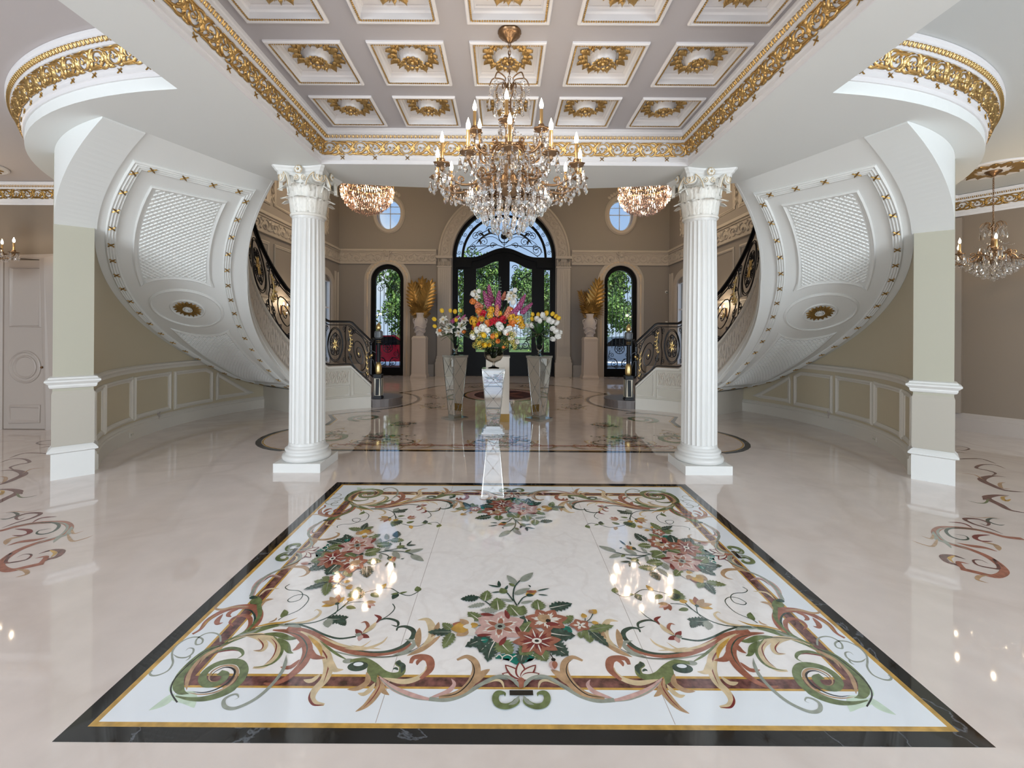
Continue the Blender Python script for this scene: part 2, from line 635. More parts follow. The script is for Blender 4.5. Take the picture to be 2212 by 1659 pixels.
# raised panel frames
def panel_frame(poly, nm):
    """poly: (theta, z) corners"""
    P = []; N = []
    for (a, z0), (c, z1) in zip(poly, poly[1:] + poly[:1]):
        for k in range(8):
            t = a + (c - a) * k / 8
            P.append(pol(t, RO, z0 + (z1 - z0) * k / 8)); N.append((pol(t, RO - 1) - pol(t, RO)))
    b = MB()
    b.sweep(P, N, [(-0.03, 0), (-0.03, 0.018), (-0.008, 0.03), (0.012, 0.016), (0.03, 0.012), (0.03, 0)], closed=True)
    o = tag(b.build(nm, m_trimt), kind='structure')
    return o
panels = [[(221.5, .30), (210.6, .30), (210.6, .86), (221.5, .86)],
          [(208.8, .30), (194.8, .30), (194.8, .86), (208.8, .86)],
          [(193.0, .30), (179.4, .30), (179.4, .86), (193.0, .86)],
          [(177.2, .30), (164.3, .30), (164.3, .80), (166.3, .86), (177.2, .86)],
          [(162.2, .33), (150.8, .33), (162.2, .76)]]
k = 3
for p in panels:
    o = panel_frame(p, 'trim_%d' % k); k += 1
    mirror_tree(o).name = 'trim_%d' % k; k += 1
NTR = k

# ---- the wall-end pilasters beside the stairs
def box_mould(b, hw, hd, prof, mi=0):
    """rectangular mitred moulding round a post: prof = (projection, z)"""
    vs = []; fs = []
    for d, z in prof:
        vs += [(-hw - d, -hd - d, z), (hw + d, -hd - d, z), (hw + d, hd + d, z), (-hw - d, hd + d, z)]
    for i in range(len(prof) - 1):
        for j in range(4):
            fs.append((i * 4 + j, i * 4 + (j + 1) % 4, i * 4 + 4 + (j + 1) % 4, i * 4 + 4 + j))
    fs += [(3, 2, 1, 0), tuple(range(4 * len(prof) - 4, 4 * len(prof)))]
    b.add(vs, fs, mi)
P0 = pol(223.2, 3.405)
root = empty('square_pillar', (P0.x, P0.y, 0), math.radians(223.2))
hw, hd = 0.158, 0.10
b = MB(); b.box(-hw, hw, -hd, hd, 0, ZS - 0.002); b.build('shaft', POSTG, root)
b = MB(); box_mould(b, hw, hd, [(0.012, 0), (0.012, 0.27), (0.04, 0.285), (0.04, 0.30), (0.02, 0.325), (0, 0.345)]); b.build('base', WHITE, root)
b = MB(); box_mould(b, hw, hd, [(0, .955), (.022, .965), (.03, .985), (.03, 1.0), (.045, 1.015), (.06, 1.03), (.06, 1.045), (.035, 1.06), (.03, 1.075), (0, 1.085)]); b.build('rail_cap', WHITE, root)
b = MB(); box_mould(b, hw, hd, [(.008, .35), (.008, .90), (0, .93)]); b.build('dado', mat('post_dado', (0.43, 0.395, 0.335), 0.55), root)
tag(root, 'pale grey square pillar left of the fluted columns, below the round ceiling cornice', 'pillar', 'square pillars ending the curved walls')
r2 = mirror_tree(root)
r2['label'] = 'pale grey square pillar at the right, beside the small far chandelier'

# ================================================================== central cornice (follows the opening) and drum cornices
# profile (projection into the room, height above the slab underside)
def corn(h, k=1.0):
    return [(0, 0), (0.012, 0.0), (0.012, 0.035), (0.02, 0.04), (0.016, 0.08), (0.028, 0.088), (0.028, 0.095),
            (0.033, 0.12), (0.05, 0.165), (0.075, 0.225), (0.088, 0.232), (0.09, 0.25), (0.115, 0.285), (0.122, 0.29), (0.122, 0.31), (0.13, 0.318), (0.13, h)]
def rect_path():
    return [Vector((-OX, OY0, ZS)), Vector((OX, OY0, ZS)), Vector((OX, OY1, ZS)), Vector((-OX, OY1, ZS))]
b = MB()
pr = corn(0.35)
vs = []; fs = []
for d, z in pr:
    vs += [(-OX + d, OY0 + d, ZS + z), (OX - d, OY0 + d, ZS + z), (OX - d, OY1 - d, ZS + z), (-OX + d, OY1 - d, ZS + z)]
for i in range(len(pr) - 1):
    for j in range(4): fs.append((i * 4 + (j + 1) % 4, i * 4 + j, i * 4 + 4 + j, i * 4 + 4 + (j + 1) % 4))
b.add(vs, fs)
CORN = tag(b.build('trim_%d' % NTR, COFW), 'cream and gold cornice round the coffered ceiling', kind='structure'); NTR += 1

# ---------------- 2D ornament toolkit: shapes are strips of (left, mid, right) points with colour index and layer
class Art:
    def __init__(s): s.items = []   # (list of (L, M, R)), colour, layer
    def stroke(s, pts, w, c, taper='both', k=6, layer=None, smooth=True, w0=0.12, w1=0.12):
        P = cr(pts, k) if smooth else pts
        n = len(P); out = []
        L = [0]
        for a, d in zip(P, P[1:]): L.append(L[-1] + math.hypot(d[0] - a[0], d[1] - a[1]))
        tot = L[-1] or 1
        for i, p in enumerate(P):
            a = P[max(0, i - 1)]; d = P[min(n - 1, i + 1)]
            tx, ty = d[0] - a[0], d[1] - a[1]
            l = math.hypot(tx, ty) or 1
            nx, ny = -ty / l, tx / l
            t = L[i] / tot
            if callable(taper): ww = w * taper(t)
            elif taper == 'both': ww = w * max(0.06, math.sin(PI * min(1, max(0, t))) ** 0.7)
            elif taper == 'end': ww = w * max(0.05, 1 - t ** 1.6)
            elif taper == 'start': ww = w * max(0.05, 1 - (1 - t) ** 1.6)
            elif taper == 'tip': ww = w * (max(0.05, 1 - ((t - 0.72) / 0.28) ** 2) if t > 0.72 else 1) * (max(.05, (t / .1)) if t < .1 else 1)
            else: ww = w
            ww /= 2
            out.append(((p[0] + nx * ww, p[1] + ny * ww), (p[0], p[1]), (p[0] - nx * ww, p[1] - ny * ww)))
        s.items.append((out, c, len(s.items) if layer is None else layer))
        return s
    def leaf(s, x0, y0, x1, y1, w, c, bend=0.0, serr=0, vein=None):
        n = 13 if serr else 9
        dx, dy = x1 - x0, y1 - y0
        l = math.hypot(dx, dy) or 1
        nx, ny = -dy / l, dx / l
        out = []
        for i in range(n + 1):
            t = i / n
            m = (x0 + dx * t + nx * bend * l * math.sin(PI * t), y0 + dy * t + ny * bend * l * math.sin(PI * t))
            ww = w * 0.5 * (math.sin(PI * min(1, t ** 0.75)) ** 0.8 + 0.02)
            if serr: ww *= (1 + serr * (1 if i % 2 else -0.6)) if 0 < i < n else 1
            out.append(((m[0] + nx * ww, m[1] + ny * ww), m, (m[0] - nx * ww, m[1] - ny * ww)))
        s.items.append((out, c, len(s.items)))
        if vein is not None:
            P = [a[1] for a in out[:-2]]
            s.stroke(P, w * 0.09, vein, 'end', smooth=False)
        return s
    def disc(s, x, y, r, c, n=14, ry=None, rot=0):
        ry = ry or r
        out = []
        for i in range(n + 1):
            a = PI * i / n
            px = -math.cos(a) * r; py = math.sin(a) * ry
            q = lambda u, v: (x + u * math.cos(rot) - v * math.sin(rot), y + u * math.sin(rot) + v * math.cos(rot))
            out.append((q(px, py), q(px, 0), q(px, -py)))
        s.items.append((out, c, len(s.items)))
        return s
    def flower(s, x, y, r, c1, c2, c3, n=6, rot=0, sq=1.0, c4=None, streak=None):
        """open blossom: petals with a paler ring and eye"""
        for i in range(n):
            a = rot + 2 * PI * i / n
            px, py = math.cos(a), math.sin(a) * sq
            s.leaf(x + px * r * .05, y + py * r * .05, x + px * r, y + py * r, r * (4.3 / n) , c1, vein=None)
        for i in range(n):
            a = rot + 2 * PI * i / n
            for da in (-0.2, 0, 0.2):
                px, py = math.cos(a + da), math.sin(a + da) * sq
                s.leaf(x + px * r * .1, y + py * r * .1, x + px * r * (.72 if da == 0 else .58), y + py * r * (.72 if da == 0 else .58), r * .12, c2)
            if c4 is not None:
                px, py = math.cos(a), math.sin(a) * sq
                s.leaf(x + px * r * .12, y + py * r * .12, x + px * r * .55, y + py * r * .55, r * .2, c4)
        s.disc(x, y, r * .2, c3, 10, r * .2 * sq)
        s.disc(x, y, r * .09, 0, 8, r * .09 * sq)
        return s
    def xf(s, f):
        a = Art()
        a.items = [([tuple(f(*p) for p in row) for row in out], c, l) for out, c, l in s.items]
        return a
    def emit(s, mb, mp, h=0.0, dome=0.0, step=0.0, colmap=None, side=0.0):
        """mp(u,v,h) -> point"""
        for out, c, l in s.items:
            vs = []; fs = []
            base = h + step * l
            for L, M, R in out:
                vs += [mp(L[0], L[1], base), mp(M[0], M[1], base + dome), mp(R[0], R[1], base)]
            for i in range(len(out) - 1):
                for j in (0, 1):
                    fs.append((i * 3 + j, i * 3 + 3 + j, i * 3 + 4 + j, i * 3 + 1 + j))
            mb.add(vs, fs, c if colmap is None else colmap)

# acanthus scroll motif, one repeat: u 0..1.6 , v 0..1
ac = Art()
def acanth(a, flip):
    f = (lambda u, v: (u, 1 - v)) if flip else (lambda u, v: (u, v))
    def S(p, w, t='both'): a.stroke([f(*q) for q in p], w * 1.12, 0, t, k=4)
    S([(-.15, .1), (.15, .12), (.5, .2), (.74, .5), (.6, .82), (.3, .84), (.16, .6), (.28, .38), (.44, .45), (.42, .6)], .15, 'end')
    S([(.0, .16), (-.08, .45), (.05, .8), (.3, .98)], .17)
    S([(.12, .1), (.3, .3), (.22, .3)], .10)
    S([(.4, .14), (.62, .02), (.84, .1), (.86, .3)], .16)
    S([(.66, .3), (.86, .42), (.9, .7), (.78, .92)], .16)
    S([(.3, .86), (.1, .98), (-.08, .9)], .11)
    S([(.42, .5), (.35, .56), (.4, .62)], .1)
    S([(.2, .45), (.06, .42), (.02, .3)], .08)
    S([(.5, .95), (.7, .98), (.86, .86)], .10); S([(.55, .6), (.62, .45), (.5, .3)], .08); S([(.05, .95), (.2, 1.0), (.4, .96)], .08); S([(.0, .0), (.3, .03), (.6, .0)], .07)
acanth(ac, False)
b2 = Art(); acanth(b2, True)
ac.items += b2.xf(lambda u, v: (u + .9, v)).items
AC_LEN = 1.8  # units per repeat

def band_map_rect(ax, side, d0, z0, d1, z1):
    """maps (s, v, h) on the sloping cornice face; s metres along, v 0..1 across"""
    sl = Vector((d1 - d0, z1 - z0)); ln = sl.length
    nn = Vector((sl.y, -sl.x)) / ln   # outward (into the room, downward)
    def mp(s, v, h):
        d = d0 + sl.x * v + nn.x * h
        z = ZS + z0 + sl.y * v + nn.y * h
        if ax == 'y':   # runs along y at x = +-OX
            x = side * (OX - d); return Vector((x, s, z))
        y = OY1 - d if side > 0 else OY0 + d
        return Vector((s, y, z))
    return mp

def run_frieze(mb, mp, s0, s1, hgt, h=0.004, dome=0.014):
    rep = AC_LEN * hgt * 1.2
    n = max(1, round((s1 - s0) / rep)); rep = (s1 - s0) / n
    for i in range(n):
        A = ac.xf(lambda u, v: (s0 + rep * (i + u / AC_LEN), v))
        A.emit(mb, mp, h, dome)

def run_eggs(mb, mp, s0, s1, pitch):
    n = max(1, round((s1 - s0) / pitch)); pitch = (s1 - s0) / n
    A = Art()
    A.leaf(.5, .05, .5, .95, .42, 0, serr=.2)
    A.stroke([(.12, .1), (.05, .6), (.28, .95)], .16, 0)
    A.stroke([(.88, .1), (.95, .6), (.72, .95)], .16, 0)
    for i in range(n):
        A.xf(lambda u, v: (s0 + pitch * (i + u), v)).emit(mb, mp, 0.002, 0.008)

FZ = (0.030, 0.096, 0.075, 0.226)   # frieze face d0 z0 d1 z1
EG = (0.092, 0.25, 0.115, 0.286)
gm = MB(); em = MB()
for sd in (-1, 1):
    run_frieze(gm, band_map_rect('y', sd, *FZ), OY0 + .05, OY1 - .05, .15)
    run_eggs(em, band_map_rect('y', sd, *EG), OY0 + .1, OY1 - .1, .045)
    run_frieze(gm, band_map_rect('x', sd, *FZ), -OX + .05, OX - .05, .15)
    run_eggs(em, band_map_rect('x', sd, *EG), -OX + .1, OX - .1, .045)
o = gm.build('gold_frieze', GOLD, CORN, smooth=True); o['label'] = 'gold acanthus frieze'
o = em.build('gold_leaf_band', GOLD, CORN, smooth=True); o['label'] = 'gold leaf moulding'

# little crossed gold ribbon
def ribbon_mesh():
    b = MB(); A = Art()
    for a in (0.75, -0.75):
        c, s_ = math.cos(a), math.sin(a)
        A.leaf(-.5 * c, -.5 * s_, .05 * c, .05 * s_, .2, 0)
        A.leaf(.5 * c, .5 * s_, -.05 * c, -.05 * s_, .2, 0)
    A.disc(0, 0, .1, 0, 8)
    A.emit(b, lambda u, v, h: Vector((u, v, h)), 0.03, 0.14)
    # thickness underneath
    for a in (0.75, -0.75):
        M = Matrix.Rotation(a, 4, 'Z'); b.box(-.42, .42, -.05, .05, 0, .1, M=M)
    me = bpy.data.meshes.new('ribbon'); me.from_pydata([tuple(p) for p in b.v], [], b.f); me.materials.append(GOLDD); me.update()
    return me
RIB = ribbon_mesh()
def put_ribbon(P, X, Z, size, parent):
    X = X.normalized(); Z = Z.normalized(); Y = Z.cross(X).normalized(); X = Y.cross(Z)
    return inst('ribbon', RIB, parent, frame(P, X * size, Y * size, Z * size))
n = 9
for i in range(n):
    y = OY0 + .25 + (OY1 - OY0 - .5) * i / (n - 1)
    for sd in (-1, 1):
        put_ribbon(Vector((sd * (OX - .018), y, ZS + .068)), Vector((0, 1, 0)), Vector((-sd, 0, -.15)), .06, CORN)
for i in range(11):
    x = -OX + .25 + (2 * OX - .5) * i / 10
    put_ribbon(Vector((x, OY1 - .018, ZS + .068)), Vector((1, 0, 0)), Vector((0, -1, -.15)), .06, CORN)

# drum cornice (outside of the round end of the gallery) – left, then mirrored
RD = 3.77
def drum_map(d0, z0, d1, z1):
    sl = Vector((d1 - d0, z1 - z0)); ln = sl.length; nn = Vector((sl.y, -sl.x)) / ln
    def mp(s, v, h):
        d = d0 + sl.x * v + nn.x * h; z = ZS + .1 + z0 + sl.y * v + nn.y * h
        return pol(math.degrees(s / RD), RD + d, z)
    return mp
b = MB(); vs = []; fs = []; n = 70; pr = corn(0.338)
T0, T1 = 176, 264
for i in range(n + 1):
    t = T0 + (T1 - T0) * i / n
    for d, z in pr: vs.append(pol(t, RD + d, ZS + .1 + z))
k = len(pr)
for i in range(n):
    for j in range(k - 1): fs.append((i * k + j, i * k + k + j, i * k + k + 1 + j, i * k + 1 + j))
b.add(vs, fs)
D = tag(b.build('trim_%d' % NTR, COFW, smooth='auto'), 'white and gold cornice round the curved gallery edge at the left', kind='structure'); NTR += 1
gm = MB(); em = MB()
s0, s1 = math.radians(T0) * RD, math.radians(T1) * RD
run_frieze(gm, drum_map(*FZ), s0, s1, .15)
run_eggs(em, drum_map(*EG), s0, s1, .045)
o = gm.build('gold_frieze', GOLD, D, smooth=True); o['label'] = 'gold acanthus frieze'
o = em.build('gold_leaf_band', GOLD, D, smooth=True); o['label'] = 'gold leaf moulding'
for i in range(22):
    t = T0 + 2 + (T1 - T0 - 4) * i / 21
    put_ribbon(pol(t, RD + .018, ZS + .168), pol(t + 1, RD) - pol(t, RD), pol(t, 5) - pol(t, 4), .06, D)
D2 = mirror_tree(D); D2.name = 'trim_%d' % NTR; NTR += 1
D2['label'] = 'white and gold cornice round the curved gallery edge at the right'

# straight crown at the back walls of the side rooms, seen past the pillars
pr2 = [(d, z * 0.98) for d, z in corn(0.338)]
for s, pth in ((-1, [(-10, 6.9), (-5.4, 6.9)]), (1, [(5.4, 7.3), (7.5, 7.3), (8.12, 6.4), (10, 6.4)])):
    b = MB(); vs = []; gm = MB(); em = MB(); n = len(pth); offs = []
    dirs = [(Vector(q) - Vector(p)).normalized() for p, q in zip(pth, pth[1:])]
    nor = [Vector((d_.y, -d_.x)) for d_ in dirs]
    for i, p in enumerate(pth):
        if i == 0: m_ = nor[0]
        elif i == n - 1: m_ = nor[-1]
        else:
            m_ = (nor[i - 1] + nor[i]); m_ = m_ / m_.dot(nor[i])
        for d, z in pr2: vs.append((p[0] + m_.x * d, p[1] + m_.y * d, ZR - .338 + z))
    k = len(pr2)
    b.add(vs, [(i * k + j, i * k + j + 1, i * k + k + j + 1, i * k + k + j) for i in range(n - 1) for j in range(k - 1)])
    D = tag(b.build('trim_%d' % NTR, COFW), 'gold and white crown moulding on the %s side room wall' % ('left' if s < 0 else 'right'), kind='structure'); NTR += 1
    for i in range(n - 1):
        p = Vector(pth[i]); dr = dirs[i]; nn = nor[i]; ln = (Vector(pth[i + 1]) - p).length
        def mpw(d0, z0, d1, z1):
            return lambda u, v, h: Vector((*(p + dr * u + nn * (d0 + (d1 - d0) * v + h)), ZR - .338 + z0 + (z1 - z0) * v))
        run_frieze(gm, mpw(*FZ), 0.03, ln - .03, .15); run_eggs(em, mpw(*EG), 0.03, ln - .03, .045)
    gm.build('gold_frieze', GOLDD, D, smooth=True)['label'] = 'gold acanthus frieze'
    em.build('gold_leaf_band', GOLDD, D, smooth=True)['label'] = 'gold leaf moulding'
# ================================================================== coffers
def coffer_meshes():
    b = MB()
    def ring(prof):
        vs = []; fs = []
        for h, z in prof: vs += [(-h, -h, z), (h, -h, z), (h, h, z), (-h, h, z)]
        for i in range(len(prof) - 1):
            for j in range(4): fs.append((i * 4 + j, i * 4 + (j + 1) % 4, i * 4 + 4 + (j + 1) % 4, i * 4 + 4 + j))
        b.add(vs, fs)
    ring([(.293, 0), (.293, -.012), (.286, -.02), (.272, -.02), (.266, -.010), (.252, -.010), (.252, .035), (.240, .045), (.236, .062), (.226, .070), (.226, .075)])
    b.add([(-.24, -.24, .075), (.24, -.24, .075), (.24, .24, .075), (-.24, .24, .075)], [(0, 1, 2, 3)])
    fr = b.build('frame', COFW)
    b = MB()
    n = 30
    for sd in range(4):
        R = Matrix.Rotation(sd * PI / 2, 4, 'Z')
        for i in range(n):
            p = R @ Vector((-.259 + .518 * (i + .5) / n, -.259, -.014))
            b.ball(p, .0075, n=6)
    bd = b.build('beading', GOLD)
    # white fluted bowl
    b = MB()
    b.lathe([(.112, .074), (.108, .066), (.100, .058), (.094, .035), (.088, .016), (.080, .006), (.076, .018), (.05, .035), (.0, .038)], 40, rf=lambda a, z: 1 + .04 * math.cos(20 * a) if .01 < z < .06 else 1)
    bw = b.build('fluted_bowl', COFW, smooth=True)
    b = MB()
    for i in range(16):
        a = 2 * PI * i / 16
        A = Art()
        if i % 2: A.leaf(.125, 0, .218, 0, .058, 0, serr=.45)
        else: A.disc(.145, 0, .019, 0, 8); A.leaf(.16, 0, .205, 0, .034, 0)
        A.leaf(.135, .004, .175, .034, .026, 0)
        ca, sa = math.cos(a), math.sin(a)
        A.emit(b, lambda u, v, h: Vector((u * ca - v * sa, u * sa + v * ca, .070 - h)), .004, .022)
    for i in range(12):
        a = 2 * PI * (i + .5) / 12; ca, sa = math.cos(a), math.sin(a)
        A = Art(); A.leaf(.055, 0, .095, 0, .04, 0)
        A.emit(b, lambda u, v, h: Vector((u * ca - v * sa, u * sa + v * ca, .016 - (u - .05) * .2 - h)), .003, .012)
        A = Art(); A.leaf(.01, 0, .05, 0, .028, 0)
        A.emit(b, lambda u, v, h: Vector((u * ca - v * sa, u * sa + v * ca, .025 - h)), .003, .018)
    b.ball((0, 0, .01), .018, n=10)
    rs = b.build('gilded_rosette', GOLD, smooth=True)
    return fr, bd, bw, rs
CM = coffer_meshes()
rowname = ['back row nearest the entrance', 'second row from the back', 'third row from the back', 'row nearest the viewer']
colname = ['leftmost', 'second from the left', 'middle', 'second from the right', 'rightmost']
for i, (x, y) in enumerate(COFS):
    r = empty('ceiling_coffer', (x, y, ZC))
    tag(r, 'square gilded ceiling coffer, %s in the %s' % (colname[i % 5], rowname[i // 5]), 'ceiling panel', 'square coffers with gilded rosettes')
    for o in CM:
        if i == 0: o.parent = r
        else: inst(o.name.split('.')[0], o, r)

# ================================================================== fluted columns
def leaf3d(b, a, r0, z0, H, Wd, curl, mi=0):
    """acanthus leaf standing on a drum of radius r0 at angle a"""
    ca, sa = math.cos(a), math.sin(a)
    rows, cols = 9, 8
    vs = []
    for i in range(rows + 1):
        t = i / rows
        if t < .72:
            o = curl * .25 * t; z = z0 + H * t * 1.28
        else:
            q = (t - .72) / .28 * PI * .85
            o = curl * .18 + curl * .55 * (1 - math.cos(q)) * .6 + .005
            z = z0 + H * .92 + H * .10 * math.sin(q) - (H * .16 * (1 - math.cos(q)) * .5)
        wd = Wd * (0.72 + .28 * math.sin(PI * t)) * (1 if t < .75 else 1 - .65 * ((t - .75) / .25) ** 1.4)
        wd *= 1 + .12 * (1 if i % 2 else -1) * (0 < i < rows)
        for j in range(cols + 1):
            u = (j / cols - .5) * wd
            rel = .010 * math.cos(3 * PI * (j / cols - .5) * 2) + .008 * (1 - abs(j / cols - .5) * 2)
            rr = math.sqrt(max(0, r0 * r0 + 0)) + o + rel
            th = a + u / (r0 + o * .5)
            vs.append((rr * math.cos(th), rr * math.sin(th), z))
    fs = []
    k = cols + 1
    for i in range(rows):
        for j in range(cols):
            fs.append((i * k + j, i * k + j + 1, i * k + k + j + 1, i * k + k + j))
    b.add(vs, fs, mi)

CAPW = mat('capital_plaster', (0.80, 0.78, 0.72), 0.45, bump=(60, .5, .006), var=(22, .06))
ANTG = mat('gold_glaze', (0.62, 0.47, 0.27), 0.4, 0.35)
def fluted_column():
    root = empty('fluted_column', (-2.30, 5.14, 0))
    b = MB(); b.box(-.263, .263, -.263, .263, 0, .10); b.build('plinth', WHITE, root)
    b = MB()
    b.lathe([(.25, .10), (.262, .112), (.268, .135), (.262, .158), (.245, .17), (.232, .172), (.226, .182), (.224, .195), (.232, .204), (.238, .215), (.236, .228), (.226, .236), (.212, .24), (.207, .252), (.2, .27)], 56)
    b.build('base', WHITE, root, smooth=True)
    nf = 24
    def flute(a, z):
        t = (a * nf / (2 * PI)) % 1.0
        q = abs(t - .5) / .5
        if z < .30 or z > 2.87: return 1.0
        return 1 - (0.052 * math.sqrt(max(0, 1 - (q / .78) ** 2)) if q < .78 else 0)
    b = MB()
    prof = [(.2, .262), (.197, .299), (.197, .301), (.1965, .6), (.1945, 1.2), (.189, 1.9), (.180, 2.6), (.176, 2.869), (.176, 2.871), (.178, 2.90)]
    b.lathe(prof, nf * 8, rf=flute)
    b.build('shaft', WHITE, root, smooth='auto')
    b = MB()
    b.lathe([(.178, 2.90), (.195, 2.905), (.2, 2.918), (.195, 2.931), (.18, 2.936), (.172, 2.94), (.17, 3.0), (.175, 3.15), (.195, 3.25), (.23, 3.33), (.235, 3.345)], 48)
    b.build('capital_bell', CAPW, root, smooth=True)
    l0 = None
    for tier, (z0, H, Wd, cu, off) in enumerate([(2.935, .17, .155, .15, 0), (2.95, .31, .165, .17, .5)]):
        src = None
        for i in range(8):
            if src is None:
                b = MB(); leaf3d(b, 0, .176, z0, H, Wd, cu)
                src = b.build('acanthus_leaf', CAPW, root, smooth=True); o = src
            else:
                o = inst('acanthus_leaf', src, root)
            o.rotation_euler = (0, 0, 2 * PI * (i + off) / 8)
    # volutes
    def volute(parent):
        b = MB()
        sp = spiral(0, 0, .06, .008, PI * .55, 1.7, 26)
        path = [(-.13, -.115), (-.12, -.06), (-.09, .0), (-.05, .044)] + sp[1:]
        path = path[:4] + [(x, y) for x, y in sp[2:]]
        n = len(path)
        P = [Vector((x, 0, y)) for x, y in path]
        N = [Vector((0, -1, 0))] * n
        b.sweep(P, N, [(-.011, -.02), (-.011, .012), (-.005, .016), (.005, .016), (.011, .012), (.011, -.02)], closedprof=True)
        b.ball((0, -.012, 0), .013)
        c = MB(); c.tube([p + Vector((0, -.017, 0)) for p in P], .0045, 5)
        return b, c
    vb, vc = volute(root)
    vsrc = vb.build('volute', CAPW, root); gsrc = vc.build('gilt_edge', ANTG, vsrc)
    first = True
    for k in range(4):
        for sd in (1, -1):
            M = Matrix.Rotation(k * PI / 2, 4, 'Z') @ Matrix.Translation((sd * .205, -.222, 3.315)) @ Matrix.Rotation(sd * .5, 4, 'Z')
            if sd > 0:
                if first:
                    vsrc.matrix_basis = M; first = False
                else:
                    o = inst('volute', vsrc, root, M); inst('gilt_edge', gsrc, o)
            else:
                F = Matrix.Scale(-1, 4, (1, 0, 0))
                if k == 0:
                    ml = vsrc.data.copy(); ml.transform(F); ml.flip_normals()
                    mg = gsrc.data.copy(); mg.transform(F); mg.flip_normals()
                o = inst('volute', ml, root, M); inst('gilt_edge', mg, o)
    # inner helices and the flower on each face
    b = MB(); g = MB()
    for k in range(4):
        R = Matrix.Rotation(k * PI / 2, 4, 'Z')
        for sd in (1, -1):
            sp = spiral(sd * .045, 3.305, .03, .006, PI / 2 + (0), sd * 1.4, 18)
            P = [R @ Vector((x, -.225, z)) for x, z in sp]
            st = [R @ Vector((sd * .10, -.19, 3.17)), R @ Vector((sd * .085, -.21, 3.25)), R @ Vector((sd * .07, -.22, 3.31))]
            b.tube(st + P, .011, 6); g.tube([p + R @ Vector((0, -.009, 0)) for p in P], .004, 4)
        for i in range(6):
            a = 2 * PI * i / 6
            b.ball(R @ Vector((.024 * math.cos(a), -.268, 3.385 + .024 * math.sin(a))), .017, n=8)
        g.ball(R @ Vector((0, -.285, 3.385)), .012, n=8)
        g.tube([R @ Vector((.042 * math.cos(2 * PI * i / 14), -.268, 3.385 + .042 * math.sin(2 * PI * i / 14))) for i in range(14)], .004, 4, closed=True)
    b.build('inner_scroll', CAPW, root, smooth=True); g.build('gilt_flower', ANTG, root)
    # abacus with concave sides
    b = MB()
    def outline(h, cv, ch):
        pts = []
        for k in range(4):
            a = k * PI / 2
            for i in range(9):
                t = i / 8
                x = -(h - ch) + 2 * (h - ch) * t
                y = -h + cv * math.sin(PI * t)
                pts.append((x * math.cos(a) - y * math.sin(a), x * math.sin(a) + y * math.cos(a)))
        return pts
    prof = [(.252, 3.335), (.256, 3.365), (.272, 3.38), (.278, 3.395), (.292, 3.412), (.297, 3.428)]
    vs = []; fs = []
    for h, z in prof: vs += [(x, y, z) for x, y in outline(h, .052, .028)]
    k = 36
    for i in range(len(prof) - 1):
        for j in range(k): fs.append((i * k + j, i * k + (j + 1) % k, i * k + k + (j + 1) % k, i * k + k + j))
    fs += [tuple(reversed(range(k))), tuple(range(k * 5, k * 6))]
    b.add(vs, fs); b.build('abacus', WHITE, root)
    return root
r = fluted_column()
tag(r, 'white fluted column with leafy capital, left of the hanging chandelier', 'column', 'fluted columns with leafy capitals')
r2 = mirror_tree(r)
r2['label'] = 'white fluted column with leafy capital, right of the hanging chandelier'

# ================================================================== staircase
def SP(t, r, h=0.0):
    """point on the sloping underside, h metres proud of it"""
    p = pol(t, r, zsof(t))
    return p + SN(t, r) * h
def SN(t, r):
    e = .5
    a, c = pol(t - e, r, zsof(t - e)), pol(t + e, r, zsof(t + e))
    T = (c - a).normalized(); R = (pol(t, r + 1) - pol(t, r)).normalized()
    N = T.cross(R)
    if N.z > 0: N = -N
    return N.normalized()
def path_on(pts, k=6):
    """densify (theta, r) polyline"""
    P = []
    for (a, b_), (c, d) in zip(pts, pts[1:]):
        m = max(1, int(max(abs(c - a) / 2.5, abs(d - b_) / .15)))
        for i in range(m): P.append((a + (c - a) * i / m, b_ + (d - b_) * i / m))
    P.append(pts[-1])
    return P
def mould_on(pts, prof, name, m, parent, closed=False, dens=True):
    Q = path_on(pts + ([pts[0]] if closed else [])) if dens else pts
    if closed and dens: Q = Q[:-1]
    b = MB()
    b.sweep([SP(t, r) for t, r in Q], [SN(t, r) for t, r in Q], prof, closed=closed)
    return b.build(name, m, parent)

stair = empty('curved_staircase', (0, 0, 0))
tag(stair, 'curved staircase on the left with gold-ribboned white underside', 'staircase', 'curved staircases with panelled undersides')
# underside
b = MB(); vs = []; fs = []; nt_, nr_ = 70, 6
for i in range(nt_ + 1):
    t = 145 + (249 - 145) * i / nt_
    for j in range(nr_ + 1): vs.append(SP(t, rin(t) + (RO - .002 - rin(t)) * j / nr_))
for i in range(nt_):
    for j in range(nr_): fs.append((i * 7 + j, i * 7 + j + 1, i * 7 + 8 + j, i * 7 + 7 + j))
b.add(vs, fs)
b.build('underside', SOFW, stair, smooth=True)
# steps: landing and treads
STEP = mat('stair_stone', (0.13, 0.105, 0.095), 0.4)
def step(t0, t1, z0, z1, m=STEP):
    b = MB(); n = 5; vs = []
    for k in range(n + 1):
        t = t0 + (t1 - t0) * k / n
        for r, z in ((rin(t) + .03, z0), (RO + (0.0 if t > 170 else .0), z0), (RO, z1), (rin(t) + .03, z1)): vs.append(pol(t, r, z))
    fs = [(i * 4 + j, i * 4 + (j + 1) % 4, i * 4 + 4 + (j + 1) % 4, i * 4 + 4 + j) for i in range(n) for j in range(4)]
    fs += [(3, 2, 1, 0), (4 * n, 4 * n + 1, 4 * n + 2, 4 * n + 3)]
    b.add(vs, fs); return b.build('step', m, stair)
for k, (a, c) in enumerate([(105.3, 107.5), (107.5, 111), (111, 114.5)]): step(a, c, 0, .34 + .17 * k)
step(114.5, 131.5, 0, .84)
th = 131.5; z = .84
TH = [131.5]
zz = 1.0
